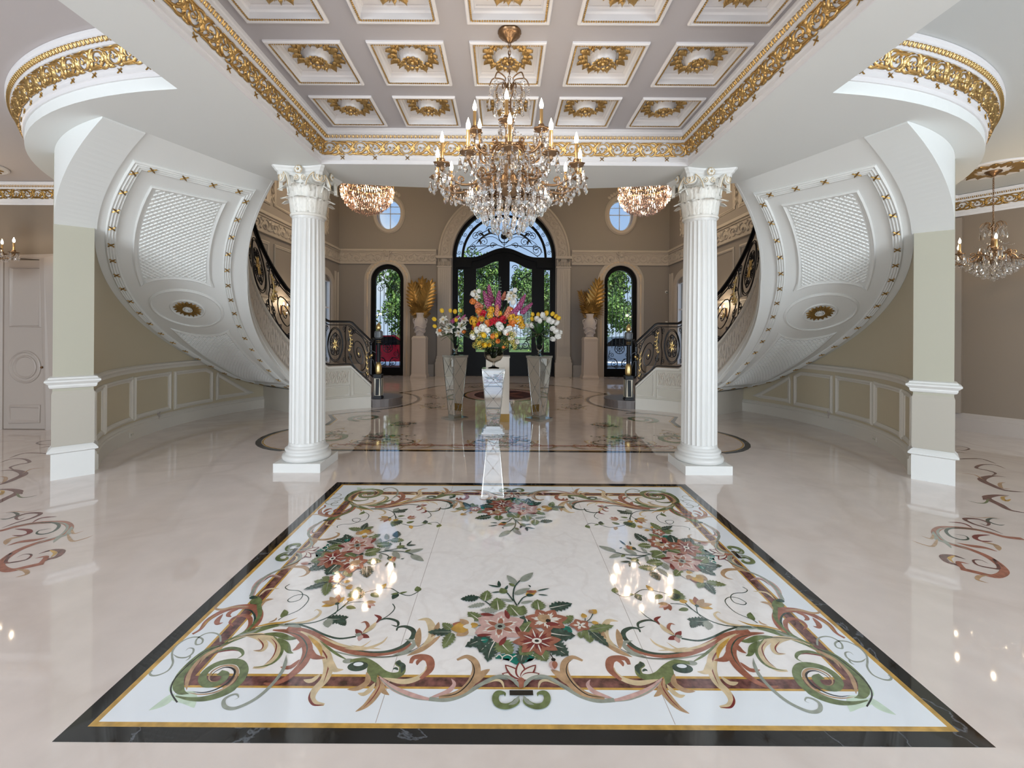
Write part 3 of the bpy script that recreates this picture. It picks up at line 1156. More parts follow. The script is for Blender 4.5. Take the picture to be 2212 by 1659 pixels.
for k in range(18):
    target = .84 + .17 * (k + 1)
    t = 131.5
    while ztop(t) < target - .02 and t < 249: t += .25
    TH.append(t)
for k in range(len(TH) - 1):
    zt = .84 + .17 * (k + 1)
    a, c = TH[k], TH[k + 1]
    if c <= a: continue
    step(a, c, (0 if a < 143 else zsof(c) + .05), zt)
# broad bottom step with rounded end
b = MB()
pts = [tuple(pol(t, 2.12)[:2]) for t in (106, 104)] + [(CX + .5 * math.sin(0) - .2, 0)][:0]
c0 = Vector((-2.72, 9.20))
pl = [(-3.3, 9.02), (-2.95, 8.94)] + [(c0.x + .10 + .42 * math.cos(a), c0.y + .22 + .42 * math.sin(a)) for a in [(-2.2 + 3.3 * i / 16) for i in range(17)]] + [(-3.3, 10.1)]
b.prism(pl, 0, .135)
b.build('bottom_step', STEP, stair)['label'] = 'brown stone bottom step'
b = MB()
cx_, cy_ = -2.66, 9.42
pl2 = [(cx_ + (x - cx_) * 1.05, cy_ + (y - cy_) * 1.05) for x, y in pl]
b.prism(pl2, .135, .17); b.build('step_tread', STEP, stair)

# string (inner wall of the flight) with mouldings and carved band
def string_strip(t0, t1, f0, f1, d0, d1, name, m, n=60, cap=True, smooth=False):
    """band on the inner face, between heights f0(t), f1(t), standing d0..d1 proud (towards the centre)"""
    b = MB(); vs = []; fs = []
    for i in range(n + 1):
        t = t0 + (t1 - t0) * i / n
        r = rin(t)
        for d, z in ((d0, f0(t)), (d1, f0(t)), (d1, f1(t)), (d0, f1(t))): vs.append(pol(t, r - d, z))
    for i in range(n):
        for j in range(4): fs.append((i * 4 + j, i * 4 + 4 + j, i * 4 + 4 + (j + 1) % 4, i * 4 + (j + 1) % 4))
    fs += [(0, 1, 2, 3), (4 * n + 3, 4 * n + 2, 4 * n + 1, 4 * n)]
    b.add(vs, fs)
    return b.build(name, m, stair, smooth=smooth)
m_stringp = mat('string_paint', (.56, .52, .44), .5)
zlow = lambda t: 0.0 if t < 145 else zsof(t)
string_strip(105.2, 145, lambda t: 0.0, ztop, -.05, 0, 'string_wall', m_stringp, 40)
string_strip(145, 249, zsof, ztop, -.05, 0, 'string_wall', TRIMF, 80)
string_strip(105.2, 249, lambda t: ztop(t) - .03, lambda t: ztop(t) + .015, -.06, .03, 'string_cap', m_trimt, 110)
string_strip(145, 249, lambda t: zsof(t) - .005, lambda t: zsof(t) + .07, 0, .03, 'string_moulding', SOFW, 80)
string_strip(145, 249, lambda t: zsof(t) + .07, lambda t: zsof(t) + .16, 0, .045, 'string_moulding', SOFW, 80)
string_strip(145, 249, lambda t: zsof(t) + .16, lambda t: zsof(t) + .21, 0, .02, 'string_moulding', m_trimt, 80)
string_strip(105.2, 144.9, lambda t: 0, lambda t: .23, 0, .03, 'string_base', m_trimt, 40)
# carved band
CARV = mat('carved_relief_paint', (0.62, 0.55, 0.47), 0.5)
b = MB()
def carve_map(t0, z0f, z1f, off=.008):
    def mp(u, v, h):
        t = t0 + u
        return pol(t, rin(t) - h, z0f(t) + (z1f(t) - z0f(t)) * v)
    return mp
vine = Art()
def vine_unit(A, x, s):
    f = lambda u, v: (x + u, v if s else 1 - v)
    A.stroke([f(0, .1), f(.2, .5), f(.5, .9), f(.85, .75), f(.9, .4), f(.65, .25), f(.45, .45), f(.6, .6)], .12, 0, 'end', k=4)
    A.leaf(*f(.3, .7), *f(.02, .95), .2, 0); A.leaf(*f(.2, .4), *f(.5, .05), .2, 0); A.leaf(*f(.9, .6), *f(1.0, .98), .18, 0)
    A.leaf(*f(.5, .3), *f(.98, .02), .2, 0); A.disc(*f(.62, .45), .13, 0, 8)
for i in range(26):
    t0 = 147 + i * 3.9
    A = Art(); vine_unit(A, 0, i % 2)
    A = A.xf(lambda u, v: (t0 + u * 3.9, v))
    A.emit(b, carve_map(0, lambda t: zsof(t) + .23, lambda t: ztop(t) - .06), .002, .018)
b.build('carved_band', CARV, stair, smooth=True)['label'] = 'carved vine band'
b = MB()
for i in range(4):
    A = Art(); vine_unit(A, 0, i % 2)
    t0 = 118.5 + i * 3.4
    A.xf(lambda u, v: (t0 + u * 3.4, v)).emit(b, carve_map(0, lambda t: .52, lambda t: .78), .002, .02)
b.build('carved_panel', CARV, stair, smooth=True)['label'] = 'carved vine panel'
# raised frames on the low string wall
def string_frame(pts):
    P = []; N = []
    for (a, z0), (c, z1) in zip(pts, pts[1:] + pts[:1]):
        for k in range(4):
            t = a + (c - a) * k / 4
            P.append(pol(t, rin(t), z0 + (z1 - z0) * k / 4)); N.append(pol(t, .5) - pol(t, 1.5))
    b = MB(); b.sweep(P, N, [(-.012, 0), (-.012, .010), (0, .016), (.012, .008), (.012, 0)], closed=True)
    b.build('panel_frame', m_trimt, stair)
string_frame([(117.6, .5), (132.8, .5), (132.8, .80), (117.6, .80)])
string_frame([(117.6, .28), (132.8, .28), (132.8, .46), (117.6, .46)])
string_frame([(105.8, .28), (115.6, .28), (115.6, .76), (105.8, .42)])

# ribboned reed moulding: closed loop on the underside
RI, RE = 1.93, 3.11
loop = [(150, RI), (243.0, RI), (242.0, RE), (150, RE)]
loop = [(150, RI + .02), (200, RI - .02), (243.2, RI + .07), (242.3, RE), (200, RE), (150, RE)]
reed = [(-.05, 0), (-.05, .012), (-.038, .024), (-.026, .014), (-.013, .027), (0, .016), (.013, .027), (.026, .014), (.038, .024), (.05, .012), (.05, 0)]
mould_on(loop, reed, 'reeded_moulding', SOFW, stair, closed=True)
def rib_at(t, r, dt, dr):
    P = SP(t, r, .022); X = SP(t + dt, r + dr, .022) - P
    put_ribbon(P, X, SN(t, r), .085, stair)
for i in range(15):
    t = 152 + (240.5 - 152) * i / 14
    rib_at(t, interp(t, [(150, RI + .02), (200, RI - .02), (243, RI + .07)]), 1, 0)
for i in range(19):
    t = 151.5 + (240.5 - 151.5) * i / 18
    rib_at(t, RE, 1, 0)
for i in range(4):
    r = RI + .2 + (RE - RI - .32) * i / 3
    rib_at(243.0 - .25 * i, r, 0, .1)
for i in range(3): rib_at(150, RI + .2 + (RE - RI - .4) * i / 2, 0, .1)

# lattice panels and the oval medallion
thin = [(-.02, 0), (-.02, .012), (-.006, .02), (.008, .012), (.02, .008), (.02, 0)]
MT, MR = 197.5, 2.5     # medallion centre
deg = 1 / math.radians(1) / MR
def ell(a, rx, rt):    # ellipse: radial half-width rx, half-length rt (metres along)
    return (MT + rt * math.sin(a) * deg, MR + rx * math.cos(a))
R0, R1 = 2.14, 2.90
top_arc = [ell(a, .60, .50) for a in [math.radians(50 + 80 * i / 14) for i in range(15)]]
upper = [(238.4, R0 + .05), (238.0, R1)] + [(MT + 15.5, R1)] + [(t, r) for t, r in top_arc if R0 < r < R1] + [(MT + 15.5, R0)]
# concave lower end round the medallion
def endcurve(sign, d0):
    out = []
    for i in range(13):
        r = R1 + (R0 - R1) * i / 12
        q = (r - MR) / .40
        out.append((MT + sign * (d0 + 5.0 * math.sqrt(max(0, 1 - q * q * .9))), r))
    return out
upper = [(238.4, R0 + .05), (238.0, R1)] + endcurve(1, 8.0)
lower = [(154.0, R0 - .03), (154.0, R1 + .05)] + endcurve(-1, 8.0)
mould_on(upper, thin, 'panel_moulding', SOFW, stair, closed=True)
mould_on(lower, thin, 'panel_moulding', SOFW, stair, closed=True)
for rx, rt, pf in ((.43, .36, thin), (.20, .17, [(-.014, 0), (-.014, .012), (0, .018), (.014, .01), (.014, 0)])):
    mould_on([ell(2 * PI * i / 48, rx, rt) for i in range(48)], pf, 'medallion_ring', SOFW, stair, closed=True, dens=False)
b = MB()
for i in range(18):
    a = 2 * PI * i / 18; A = Art(); ca, sa = math.cos(a), math.sin(a)
    A.leaf(.06, 0, .172 if i % 2 else .155, 0, .055, 0, serr=.3)
    A.disc(.15, .0, .012, 0, 6)
    A.emit(b, lambda u, v, h: SP(MT + (u * sa + v * ca) * .85 * deg, MR + (u * ca - v * sa), h), .004, .018)
b.build('gilt_rosette', GOLDD, stair, smooth=True)['label'] = 'gold leaf rosette'
b = MB()
for rr, hh in ((.055, .02), (.03, .03)):
    b.sweep([SP(MT + rr * math.sin(a) * deg * .85, MR + rr * math.cos(a)) for a in [2 * PI * i / 20 for i in range(20)]], [SN(MT, MR)] * 20, [(-.008, 0), (-.006, hh), (.006, hh), (.008, 0)], closed=True)
b.build('rosette_eye', SOFW, stair)

def inside(poly, t, r):
    c = False; n = len(poly)
    for i in range(n):
        (a, b_), (d, e) = poly[i], poly[(i + 1) % n]
        if (b_ > r) != (e > r) and t < (d - a) * (r - b_) / (e - b_) + a: c = not c
    return c
LAT = mat('lattice_paint', (0.76, 0.765, 0.74), 0.5)
for pi_, poly in enumerate((upper, lower)):
    b = MB()
    ta, tb = min(p[0] for p in poly), max(p[0] for p in poly)
    pitch = .042
    L = (tb - ta) / deg
    q = 1.0
    for sgn in (1, -1):
        k0 = int((-1.2) / pitch); k1 = int((L + 1.2) / pitch)
        for k in range(k0, k1):
            s_base = k * pitch * 1.25
            # line: s = s_base + sgn*(r-R0)
            seg = []
            rr = R0 - .04
            while rr <= R1 + .06:
                s = s_base + sgn * (rr - R0) * .8
                t = ta + s * deg
                ok = ta < t < tb and inside(poly, t, rr)
                if ok: seg.append((t, rr))
                if (not ok or rr + .02 > R1 + .06):
                    if len(seg) > 1:
                        vs = []; fs = []
                        for (t_, r_) in seg:
                            w_ = .0075 * deg
                            vs += [SP(t_ - w_, r_, .001), SP(t_, r_, .012), SP(t_ + w_, r_, .001)]
                        for i in range(len(seg) - 1):
                            for j in (0, 1): fs.append((i * 3 + j, i * 3 + 3 + j, i * 3 + 4 + j, i * 3 + 1 + j))
                        b.add(vs, fs)
                    seg = []
                rr += .04
    o = b.build('lattice_panel', LAT, stair)
    o['label'] = 'diamond lattice panel'
stairR = mirror_tree(stair)
stairR['label'] = 'curved staircase on the right with gold-ribboned white underside'
# ================================================================== entrance wall
YW = 15.3
KX = YW / 945.0
MXZ = Matrix(((1, 0, 0, 0), (0, 0, 1, 0), (0, 1, 0, 0), (0, 0, 0, 1)))   # (x, z, y) -> (x, y, z)
def archpts(cx, hw, z0, zc, r=None, n=28, flip=False):
    r = r or hw
    return [(cx - hw, z0)] + [(cx - r * math.cos(PI * i / n), zc + r * math.sin(PI * i / n)) for i in range(n + 1)] + [(cx + hw, z0)]
def ellpts(cx, cz, a, c, n=36): return [(cx + a * math.cos(2 * PI * i / n), cz + c * math.sin(2 * PI * i / n)) for i in range(n)]
WX = 4.08
b = MB()
b.prism([(-5.9, 0.0), (-WX - .575, 0.0)] + archpts(-WX, .575, 0, 3.32)[1:-1] + [(-WX + .575, 0.0), (-1.80, 0.0)] + archpts(0, 1.80, 0, 4.17)[1:-1] + [(1.80, 0.0), (WX - .575, 0.0)] + archpts(WX, .575, 0, 3.32)[1:-1] + [(WX + .575, 0.0), (5.9, 0.0), (5.9, 8), (-5.9, 8)],
        15.3, 15.62, holes=[ellpts(-WX + .04, 5.66, .42, .55), ellpts(WX, 5.66, .42, .55)], M=MXZ)
tag(b.build('wall_entrance', WALLF), kind='structure')

def flat(b, poly, y0, y1, holes=(), mi=0): b.prism(poly, y0, y1, mi, holes, M=MXZ)
def trim(nm_parts, label):
    global NTR
    r = empty('trim_%d' % NTR); NTR += 1
    tag(r, label, kind='structure')
    return r

# entablature band with carved vines
FRB = MB()
def frieze_band(x0, x1, mp, parent, unit=.5):
    """mp(s, z, h)"""
    b = MB()
    L = x1 - x0
    def strip(z0, z1, h):
        n = max(1, int(L / .5)); vs = []
        for i in range(n + 1):
            s = x0 + L * i / n
            vs += [mp(s, z0, 0), mp(s, z0, h), mp(s, z1, h), mp(s, z1, 0)]
        fs = [(i * 4 + j, i * 4 + 4 + j, i * 4 + (j + 1) % 4 + 4, i * 4 + (j + 1) % 4) for i in range(n) for j in range(4)]
        b.add(vs, fs + [(0, 1, 2, 3), (4 * n + 3, 4 * n + 2, 4 * n + 1, 4 * n)])
    strip(4.34, 4.41, .10); strip(4.29, 4.345, .06); strip(3.95, 4.295, .03); strip(3.90, 3.955, .06)
    b.build('moulding', TRIMF, parent)
    b = MB(); n = max(1, round(L / unit))
    for i in range(n):
        A = Art(); vine_unit(A, 0, i % 2)
        A.xf(lambda u, v: (x0 + L / n * (i + u), 3.97 + .30 * v)).emit(b, lambda u, v, h: mp(u, v, .03 + h), .002, .03)
    b.build('carved_frieze', TRIMF, parent, smooth=True)
wallmap = lambda s, z, h: Vector((s, YW - h, z))
for a, c, nm in ((-5.78, -2.36, 'left of the entrance'), (2.36, 5.78, 'right of the entrance')):
    frieze_band(a, c, wallmap, trim(0, 'carved plaster frieze on the wall ' + nm), .38)
for s in (-1, 1):
    frieze_band(7.4, 15.3, lambda t, z, h: Vector((s * (5.78 - h), t, z)), trim(0, 'carved plaster frieze on the %s foyer wall' % ('left' if s < 0 else 'right')), .42)
    # panels on the side wall over and under the frieze
    r = trim(0, 'plaster panel mouldings on the %s foyer wall' % ('left' if s < 0 else 'right'))
    def frame_s(y0, y1, z0, z1, w=.05, m=TRIMF, nm='panel_frame'):
        b = MB(); P = [Vector((s * 5.78, y, z)) for y, z in ((y0, z0), (y1, z0), (y1, z1), (y0, z1))]
        Q = []
        b.sweep(P, [Vector((-s, 0, 0))] * 4, [(-w, 0), (-w, .02), (-w * .3, .04), (w * .4, .02), (w, .014), (w, 0)], closed=True)
        b.build(nm, m, r)
    for y0 in (7.6, 9.3, 11.0, 12.7):
        frame_s(y0, y0 + 1.4, 4.7, 7.2); frame_s(y0, y0 + 1.4, 2.4, 3.7, .035) if y0 < 12 else None
        b = MB()
        for k in range(5):
            A = Art(); vine_unit(A, 0, k % 2)
            A.xf(lambda u, v: (v, u)).xf(lambda u, v: (y0 + 1.46 + .2 * u, 4.75 + .48 * (k + v))).emit(b, lambda u, v, h: Vector((s * (5.78 - h), u, v)), .002, .03)
        b.build('carved_border', TRIMF, r, smooth=True)
    frame_s(15.0, 15.2, .5, 3.6, .03)
# crown/base of entrance wall
for i, (a, c) in enumerate(((-5.78, -4.98), (-3.18, -2.42), (2.42, 3.18), (4.98, 5.78))):
    b = MB(); b.box(a, c, YW - .05, YW, 0, .38); b.box(a, c, YW - .07, YW, .34, .4)
    tag(b.build('baseboard_%s' % ['entrance_left', 'entrance_centre_left', 'entrance_centre_right', 'entrance_right'][i], TRIMF), kind='structure')

# oculus windows
for s, cx in ((-1, -WX + .04), (1, WX)):
    r = empty('window_%d' % nwin); nwin += 1; tag(r, kind='structure')
    b = MB(); E = ellpts(cx, 5.66, .47, .60)
    b.sweep([Vector((x, YW, z)) for x, z in E], [Vector((0, -1, 0))] * len(E), [(-.10, 0), (-.10, .03), (-.05, .07), (.0, .05), (.05, .06), (.06, 0)], closed=True)
    b.build('surround', TRIMF, r, smooth='auto')
    b = MB(); flat(b, ellpts(cx, 5.66, .42, .55), 15.5, 15.56, [ellpts(cx, 5.66, .385, .515)])
    b.box(cx - .012, cx + .012, 15.5, 15.54, 5.13, 6.2); b.box(cx - .4, cx + .4, 15.5, 15.54, 5.70, 5.724); b.box(cx - .3, cx + .3, 15.5, 15.54, 5.95, 5.965)
    b.build('glazing_bars', mat('window_white', (.75, .78, .85), .4), r)
    b = MB(); flat(b, ellpts(cx, 5.66, .385, .515), 15.515, 15.52); b.build('pane', GLASS, r)
    b = MB(); A = Art()
    for k in range(-4, 5):
        a = PI / 2 - k * .16
        A.leaf(cx + .58 * math.cos(a), 5.66 + .72 * math.sin(a), cx + .7 * math.cos(a + .1), 5.66 + .86 * math.sin(a + .1), .1, 0)
    A.emit(b, wallmap, .0, .03); b.build('leaf_crest', TRIMF, r, smooth=True)

# ---- iron scroll helper in an arbitrary (u, v) plane
class Iron:
    def __init__(s): s.b = MB()
    def t(s, pts, r, mp, sm=True, n=5, closed=False, k=4):
        P = cr(pts, k, closed) if sm else pts
        s.b.tube([mp(*p) for p in P], r, n, closed)
    def sp(s, cx, cy, r0, r1, a0, turns, rad, mp, n=18):
        s.b.tube([mp(*p) for p in spiral(cx, cy, r0, r1, a0, turns, n)], [rad * (1 - .35 * i / n) for i in range(n + 1)], 5)
        p = spiral(cx, cy, r0, r1, a0, turns, n)[-1]
        s.b.ball(mp(*p), rad * 1.7, n=6)
    def S(s, x0, y0, x1, y1, r, rad, mp, sg=1):
        """S scroll from one end to the other with a curl at each end"""
        dx, dy = x1 - x0, y1 - y0; L = math.hypot(dx, dy); ux, uy = dx / L, dy / L; nx, ny = -uy * sg, ux * sg
        def g(a, c): return (x0 + ux * a + nx * c, y0 + uy * a + ny * c)
        pts = []
        for i in range(10):
            t = i / 9; a = PI * 2.3 * (1 - t); rr = r * (.25 + .75 * t)
            pts.append(g(r + -rr * math.cos(a) * 1.0, rr * math.sin(a) * 1.0))
        q = [(g(L - (r - 0) + 0, 0))]
        pts2 = []
        for i in range(10):
            t = 1 - i / 9; a = PI * 2.3 * (1 - t); rr = r * (.25 + .75 * t)
            pts2.append(g(L - r + rr * math.cos(a), -rr * math.sin(a)))
        s.b.tube([mp(*p) for p in cr(pts + pts2, 3)], rad, 5)
    def C(s, x0, y0, x1, y1, bulge, r, rad, mp):
        """C scroll"""
        dx, dy = x1 - x0, y1 - y0; L = math.hypot(dx, dy); ux, uy = dx / L, dy / L; nx, ny = -uy, ux
        def g(a, c): return (x0 + ux * a + nx * c, y0 + uy * a + ny * c)
        sg = 1 if bulge > 0 else -1
        pts = []
        for i in range(9):
            t = i / 8; a = PI * 1.9 * (1 - t) ; rr = r * (.25 + .75 * t)
            pts.append(g(r - rr * math.cos(a) , sg * (rr * math.sin(-a))))
        mid = [g(L * .3, bulge), g(L * .7, bulge)]
        pe = [g(L - (u - 0), v) for u, v in [(r - (r * (.25 + .75 * (i / 8))) * math.cos(PI * 1.9 * (1 - i / 8)), sg * (r * (.25 + .75 * (i / 8))) * math.sin(-PI * 1.9 * (1 - i / 8))) for i in range(9)]]
        s.b.tube([mp(*p) for p in cr(pts + mid + pe[::-1], 3)], rad, 5)

# ---- tall arched grille windows
def tall_window(cx, lab):
    global nwin
    r = empty('window_%d' % nwin); nwin += 1; tag(r, lab, kind='structure')
    b = MB(); flat(b, archpts(cx, .574, 0.0, 3.32), 15.36, 15.5, [archpts(cx, .44, .28, 3.30)]); b.build('frame', BLACKF, r)
    b = MB(); flat(b, archpts(cx, .44, .28, 3.30), 15.43, 15.44); b.build('pane', GLASS, r)
    # surround
    b = MB()
    path = archpts(cx, .69, 0, 3.32, n=24)
    b.sweep([Vector((x, YW, z)) for x, z in path], [Vector((0, -1, 0))] * len(path), [(-.115, 0), (-.115, .05), (-.08, .065), (-.05, .05), (.03, .05), (.07, .035), (.115, .03), (.115, 0)])
    b.build('surround', TRIMF, r, smooth='auto')
    b = MB()
    A = Art()
    dens = cr([(x, z) for x, z in path], 3)
    tot = 0; last = None
    for x, z in dens[1:]:
        if last is None or math.hypot(x - last[0], z - last[1]) > .10:
            if last:
                A.leaf(last[0], last[1], x, z, .07, 0)
                A.disc((x), z, .018, 0, 6)
            last = (x, z)
    A.emit(b, lambda u, v, h: Vector((u, YW - .052 - h, v)), 0, .015)
    b.build('carved_edge', mat('gilt_trim', (.62, .50, .36), .45, .2), r, smooth=True)
    b = MB()
    for q in (0, 1):
        sg = 1 if q else -1
        b.tube([Vector((cx + sg * x, YW - .09, z)) for x, z in spiral(.09, 4.31, .08, .02, PI, -1.3 , 16)], .022, 6)
    b.box(cx - .07, cx + .07, YW - .1, YW - .03, 4.0, 4.3); b.ball((cx, YW - .12, 4.2), .06)
    b.build('keystone', TRIMF, r, smooth='auto')
    I = Iron(); mp = lambda u, v: Vector((cx + u, 15.38, v))
    for k in range(-2, 3):
        I.t([(k * .135, 1.0 if abs(k) < 3 else .3), (k * .135, 3.2 - .05 * abs(k))], .010, mp, sm=False)
    for k in (-1, 1):
        I.t([(k * .42, .3), (k * .42, 3.3)], .009, mp, sm=False)
        I.sp(k * .20, 3.42, .14, .03, PI / 2, -k * 1.4, .011, mp); I.sp(k * .28, 3.05, .12, .025, PI / 2 if k > 0 else PI / 2, k * 1.4, .011, mp)
        I.t([(0, 3.05), (k * .08, 3.3), (k * .16, 3.5), (k * .05, 3.68)], .011, mp)
        I.sp(k * .12, 3.15, .10, .02, PI, k * 1.2, .010, mp)
        # lower panel scrolls
        I.sp(k * .20, .46, .15, .03, PI * .5, k * 1.5, .013, mp); I.sp(k * .28, .75, .11, .02, -PI / 2, k * 1.5, .012, mp)
        I.t([(k * .05, .33), (k * .15, .62), (k * .38, .62), (k * .34, .92)], .012, mp)
        I.sp(k * .12, .36, .07, .02, 0, k * 1.3, .012, mp)
    I.t([(.17 * math.cos(a), .98 + .17 * math.sin(a)) for a in [2 * PI * i / 16 for i in range(16)]], .013, mp, closed=True, k=2)
    I.t([(.09 * math.cos(a), .98 + .09 * math.sin(a)) for a in [2 * PI * i / 12 for i in range(12)]], .012, mp, closed=True, k=2)
    for k in range(8): I.t([(0, .98), (.17 * math.cos(k * PI / 4), .98 + .17 * math.sin(k * PI / 4))], .009, mp, sm=False)
    for k in range(-2, 3): I.b.ball(mp(k * .135, 2.1), .02, n=6); I.b.ball(mp(k * .135, 1.35), .02, n=6)
    I.t([(-.42, 1.2), (.42, 1.2)], .008, mp, sm=False)
    I.b.build('grille', IRON, r)
tall_window(-WX + .005, 'narrow arched window with black frame and iron grille left of the entrance')
tall_window(WX, 'narrow arched window with black frame and iron grille right of the entrance')

# ---- entrance door with fanlight and sidelights
D = empty('door_1'); tag(D, 'tall arched black double entrance door with iron scrollwork', kind='structure')
def head(x):
    a = min(1, abs(x) / 1.15)
    return 4.17 + .33 * (0.5 + 0.5 * math.cos(PI * a))
b = MB()
flat(b, archpts(0, 1.80, 0, 4.17), 15.36, 15.56, [archpts(0, 1.69, .0 + .04, 4.17)])
b.build('frame', BLACKF, D)
b = MB()
hp = [(x / 20 * 1.69, head(x / 20 * 1.69)) for x in range(-20, 21)]
GL = []   # glass openings: leaf and side light polygons
def gtop(x):  # underside curve of the door glass
    a = abs(x)
    return 4.04 - .27 * (0.5 - 0.5 * math.cos(PI * min(1, max(0, (a - .2) / .78))))
for s in (-1, 1):
    xs_ = [s * (.20 + .78 * i / 10) for i in range(11)]
    p = [(xs_[0], .84)] + [(x, gtop(x)) for x in xs_] + [(xs_[-1], .84)]
    GL.append(p if s > 0 else p[::-1])
SLG = [[(s * 1.62, .84), (s * 1.42, .84), (s * 1.42, 3.74), (s * 1.62, 3.74)] for s in (-1, 1)]
# transom and leaves
flat(b, [(-1.69, 3.80), (-1.14, 3.80), (-1.14, 4.02)] + [(x / 10 * 1.13, head(x / 10 * 1.13) - .14) for x in range(-10, 11)] + [(1.14, 4.02), (1.14, 3.80), (1.69, 3.80)] + hp[::-1], 15.34, 15.52)
b.build('transom', BLACKF, D)
for s, g, sl in ((-1, GL[0], SLG[0]), (1, GL[1], SLG[1])):
    b = MB(); xs_ = [.012 + 1.16 * i / 12 for i in range(13)]
    outer = [(s * .012, .03)] + [(s * x, head(x) - .145) for x in xs_] + [(s * xs_[-1], .03)]
    flat(b, outer, 15.39, 15.47, [g])
    b.box(*sorted((s * .22, s * .96)), 15.37, 15.39, .18, .70)
    lf = b.build('leaf', BLACKF, D)
    b = MB(); flat(b, g, 15.43, 15.436); b.build('pane', GLASS, lf)
    b = MB(); b.tube([(s * .1, 15.33, 1.3), (s * .1, 15.30, 1.35), (s * .1, 15.30, 2.1), (s * .1, 15.33, 2.15)], .016, 8); b.tube([(s * .1, 15.40, 1.33), (s * .1, 15.3, 1.33)], .01); b.tube([(s * .1, 15.40, 2.12), (s * .1, 15.3, 2.12)], .01)
    b.build('handle', IRON, lf)
    I = Iron(); mp = lambda u, v: Vector((s * u, 15.40, v))
    for k in range(1, 6): I.t([(.2 + .13 * k, 1.3), (.2 + .13 * k, 3.1)], .009, mp, sm=False)
    I.sp(.40, 3.45, .17, .03, 0, 1.6, .014, mp); I.sp(.76, 3.35, .15, .03, PI, -1.6, .014, mp); I.sp(.40, 3.80, .12, .02, PI, -1.4, .013, mp)
    I.sp(.62, 3.10, .13, .02, PI / 2, 1.4, .013, mp); I.S(.28, 3.2, .9, 3.62, .09, .013, mp)
    I.sp(.45, 1.05, .17, .03, PI / 2, 1.6, .014, mp); I.sp(.75, 1.08, .15, .03, PI / 2, -1.6, .014, mp); I.S(.25, 1.3, .95, 1.3, .09, .013, mp, -1)
    I.t([(.22, .9), (.4, 1.25), (.6, .92), (.8, 1.25), (.96, .9)], .012, mp)
    for k in range(1, 6): I.b.ball(mp(.2 + .13 * k, 2.2), .022, n=6)
    I.b.build('scroll_grille', IRON, lf)
    # side light
    if s > 0:
        b = MB(); b.box(-.03, .03, 15.36, 15.40, .03, head(0) - .15); b.build('meeting_strip', BLACKF, lf)
    b = MB(); flat(b, [(s * 1.70, .0), (s * 1.15, .0), (s * 1.15, 3.9), (s * 1.70, 3.9)], 15.395, 15.5, [sl])
    sd = b.build('sidelight', BLACKF, D)
    b = MB(); flat(b, sl, 15.43, 15.436); b.build('pane', GLASS, sd)
    I = Iron()
    for k in range(13):
        z = .95 + k * .22
        I.sp(1.52 + (.02 if k % 2 else -.02), z, .075, .02, PI / 2 * (1 if k % 2 else -1), 1.4, .009, mp, 12)
    I.t([(1.46 + .12 * (k % 2), .85 + k * .22) for k in range(14)], .008, mp)
    I.b.build('scroll_grille', IRON, sd)
# fanlight
b = MB()
ring = lambda r0, r1, n=40: [(r1 * math.cos(PI * i / n), 4.17 + r1 * math.sin(PI * i / n)) for i in range(n + 1)] + [(r0 * math.cos(PI * i / n), 4.17 + r0 * math.sin(PI * i / n)) for i in range(n, -1, -1)]
flat(b, ring(1.42, 1.50), 15.38, 15.46); b.build('fanlight_ring', BLACKF, D)
b = MB(); flat(b, [(-1.69, 4.17)] + archpts(0, 1.69, 4.17, 4.17)[1:-1] + [(1.69, 4.17)] if False else archpts(0, 1.69, 4.17, 4.17)[1:-1], 15.44, 15.446); fp = b.build('fanlight_pane', GLASS, D)
I = Iron(); mp = lambda u, v: Vector((u, 15.41, v))
for k in range(15):
    a = PI * (k + .5) / 15
    I.sp(1.595 * math.cos(a), 4.17 + 1.595 * math.sin(a), .085, .02, a + PI * (k % 2), 1.3, .010, mp, 12)
for s in (-1, 1):
    m2 = lambda u, v: Vector((s * u, 15.41, v))
    I.sp(1.14, 4.42, .20, .03, -PI / 2, 1.6, .014, m2); I.sp(.72, 4.72, .17, .03, 0, 1.5, .013, m2); I.sp(1.0, 4.92, .15, .03, PI, -1.5, .013, m2)
    I.S(.30, 4.6, 1.2, 4.55, .11, .013, m2); I.S(.25, 5.3, .95, 4.95, .12, .013, m2, -1); I.sp(.5, 5.15, .14, .03, 0, 1.5, .012, m2)
    I.t([(.0, 4.52), (.35, 4.62), (.8, 4.45), (1.2, 4.2)], .013, m2); I.t([(0, 4.6), (.4, 4.9), (1.0, 4.75), (1.35, 4.35)], .010, m2)
    A = Art(); A.stroke([(.25, 4.95), (.5, 5.02), (.8, 4.85), (1.0, 4.62)], .07, 0); A.leaf(.5, 5.0, .58, 5.2, .07, 0); A.leaf(.7, 4.92, .88, 5.06, .07, 0); A.leaf(.85, 4.8, .82, 4.6, .06, 0)
    A.emit(I.b, lambda u, v, h: Vector((s * u, 15.41 - h, v)), 0, .01)
I.t([(0, 4.5), (0, 5.7)], .012, mp, sm=False)
I.t([(.2 * math.cos(a), 4.93 + .24 * math.sin(a)) for a in [2 * PI * i / 18 for i in range(18)]], .016, mp, closed=True, k=2)
I.b.ball(mp(0, 4.93), .13, n=10)
I.b.build('fanlight_scrollwork', IRON, D)
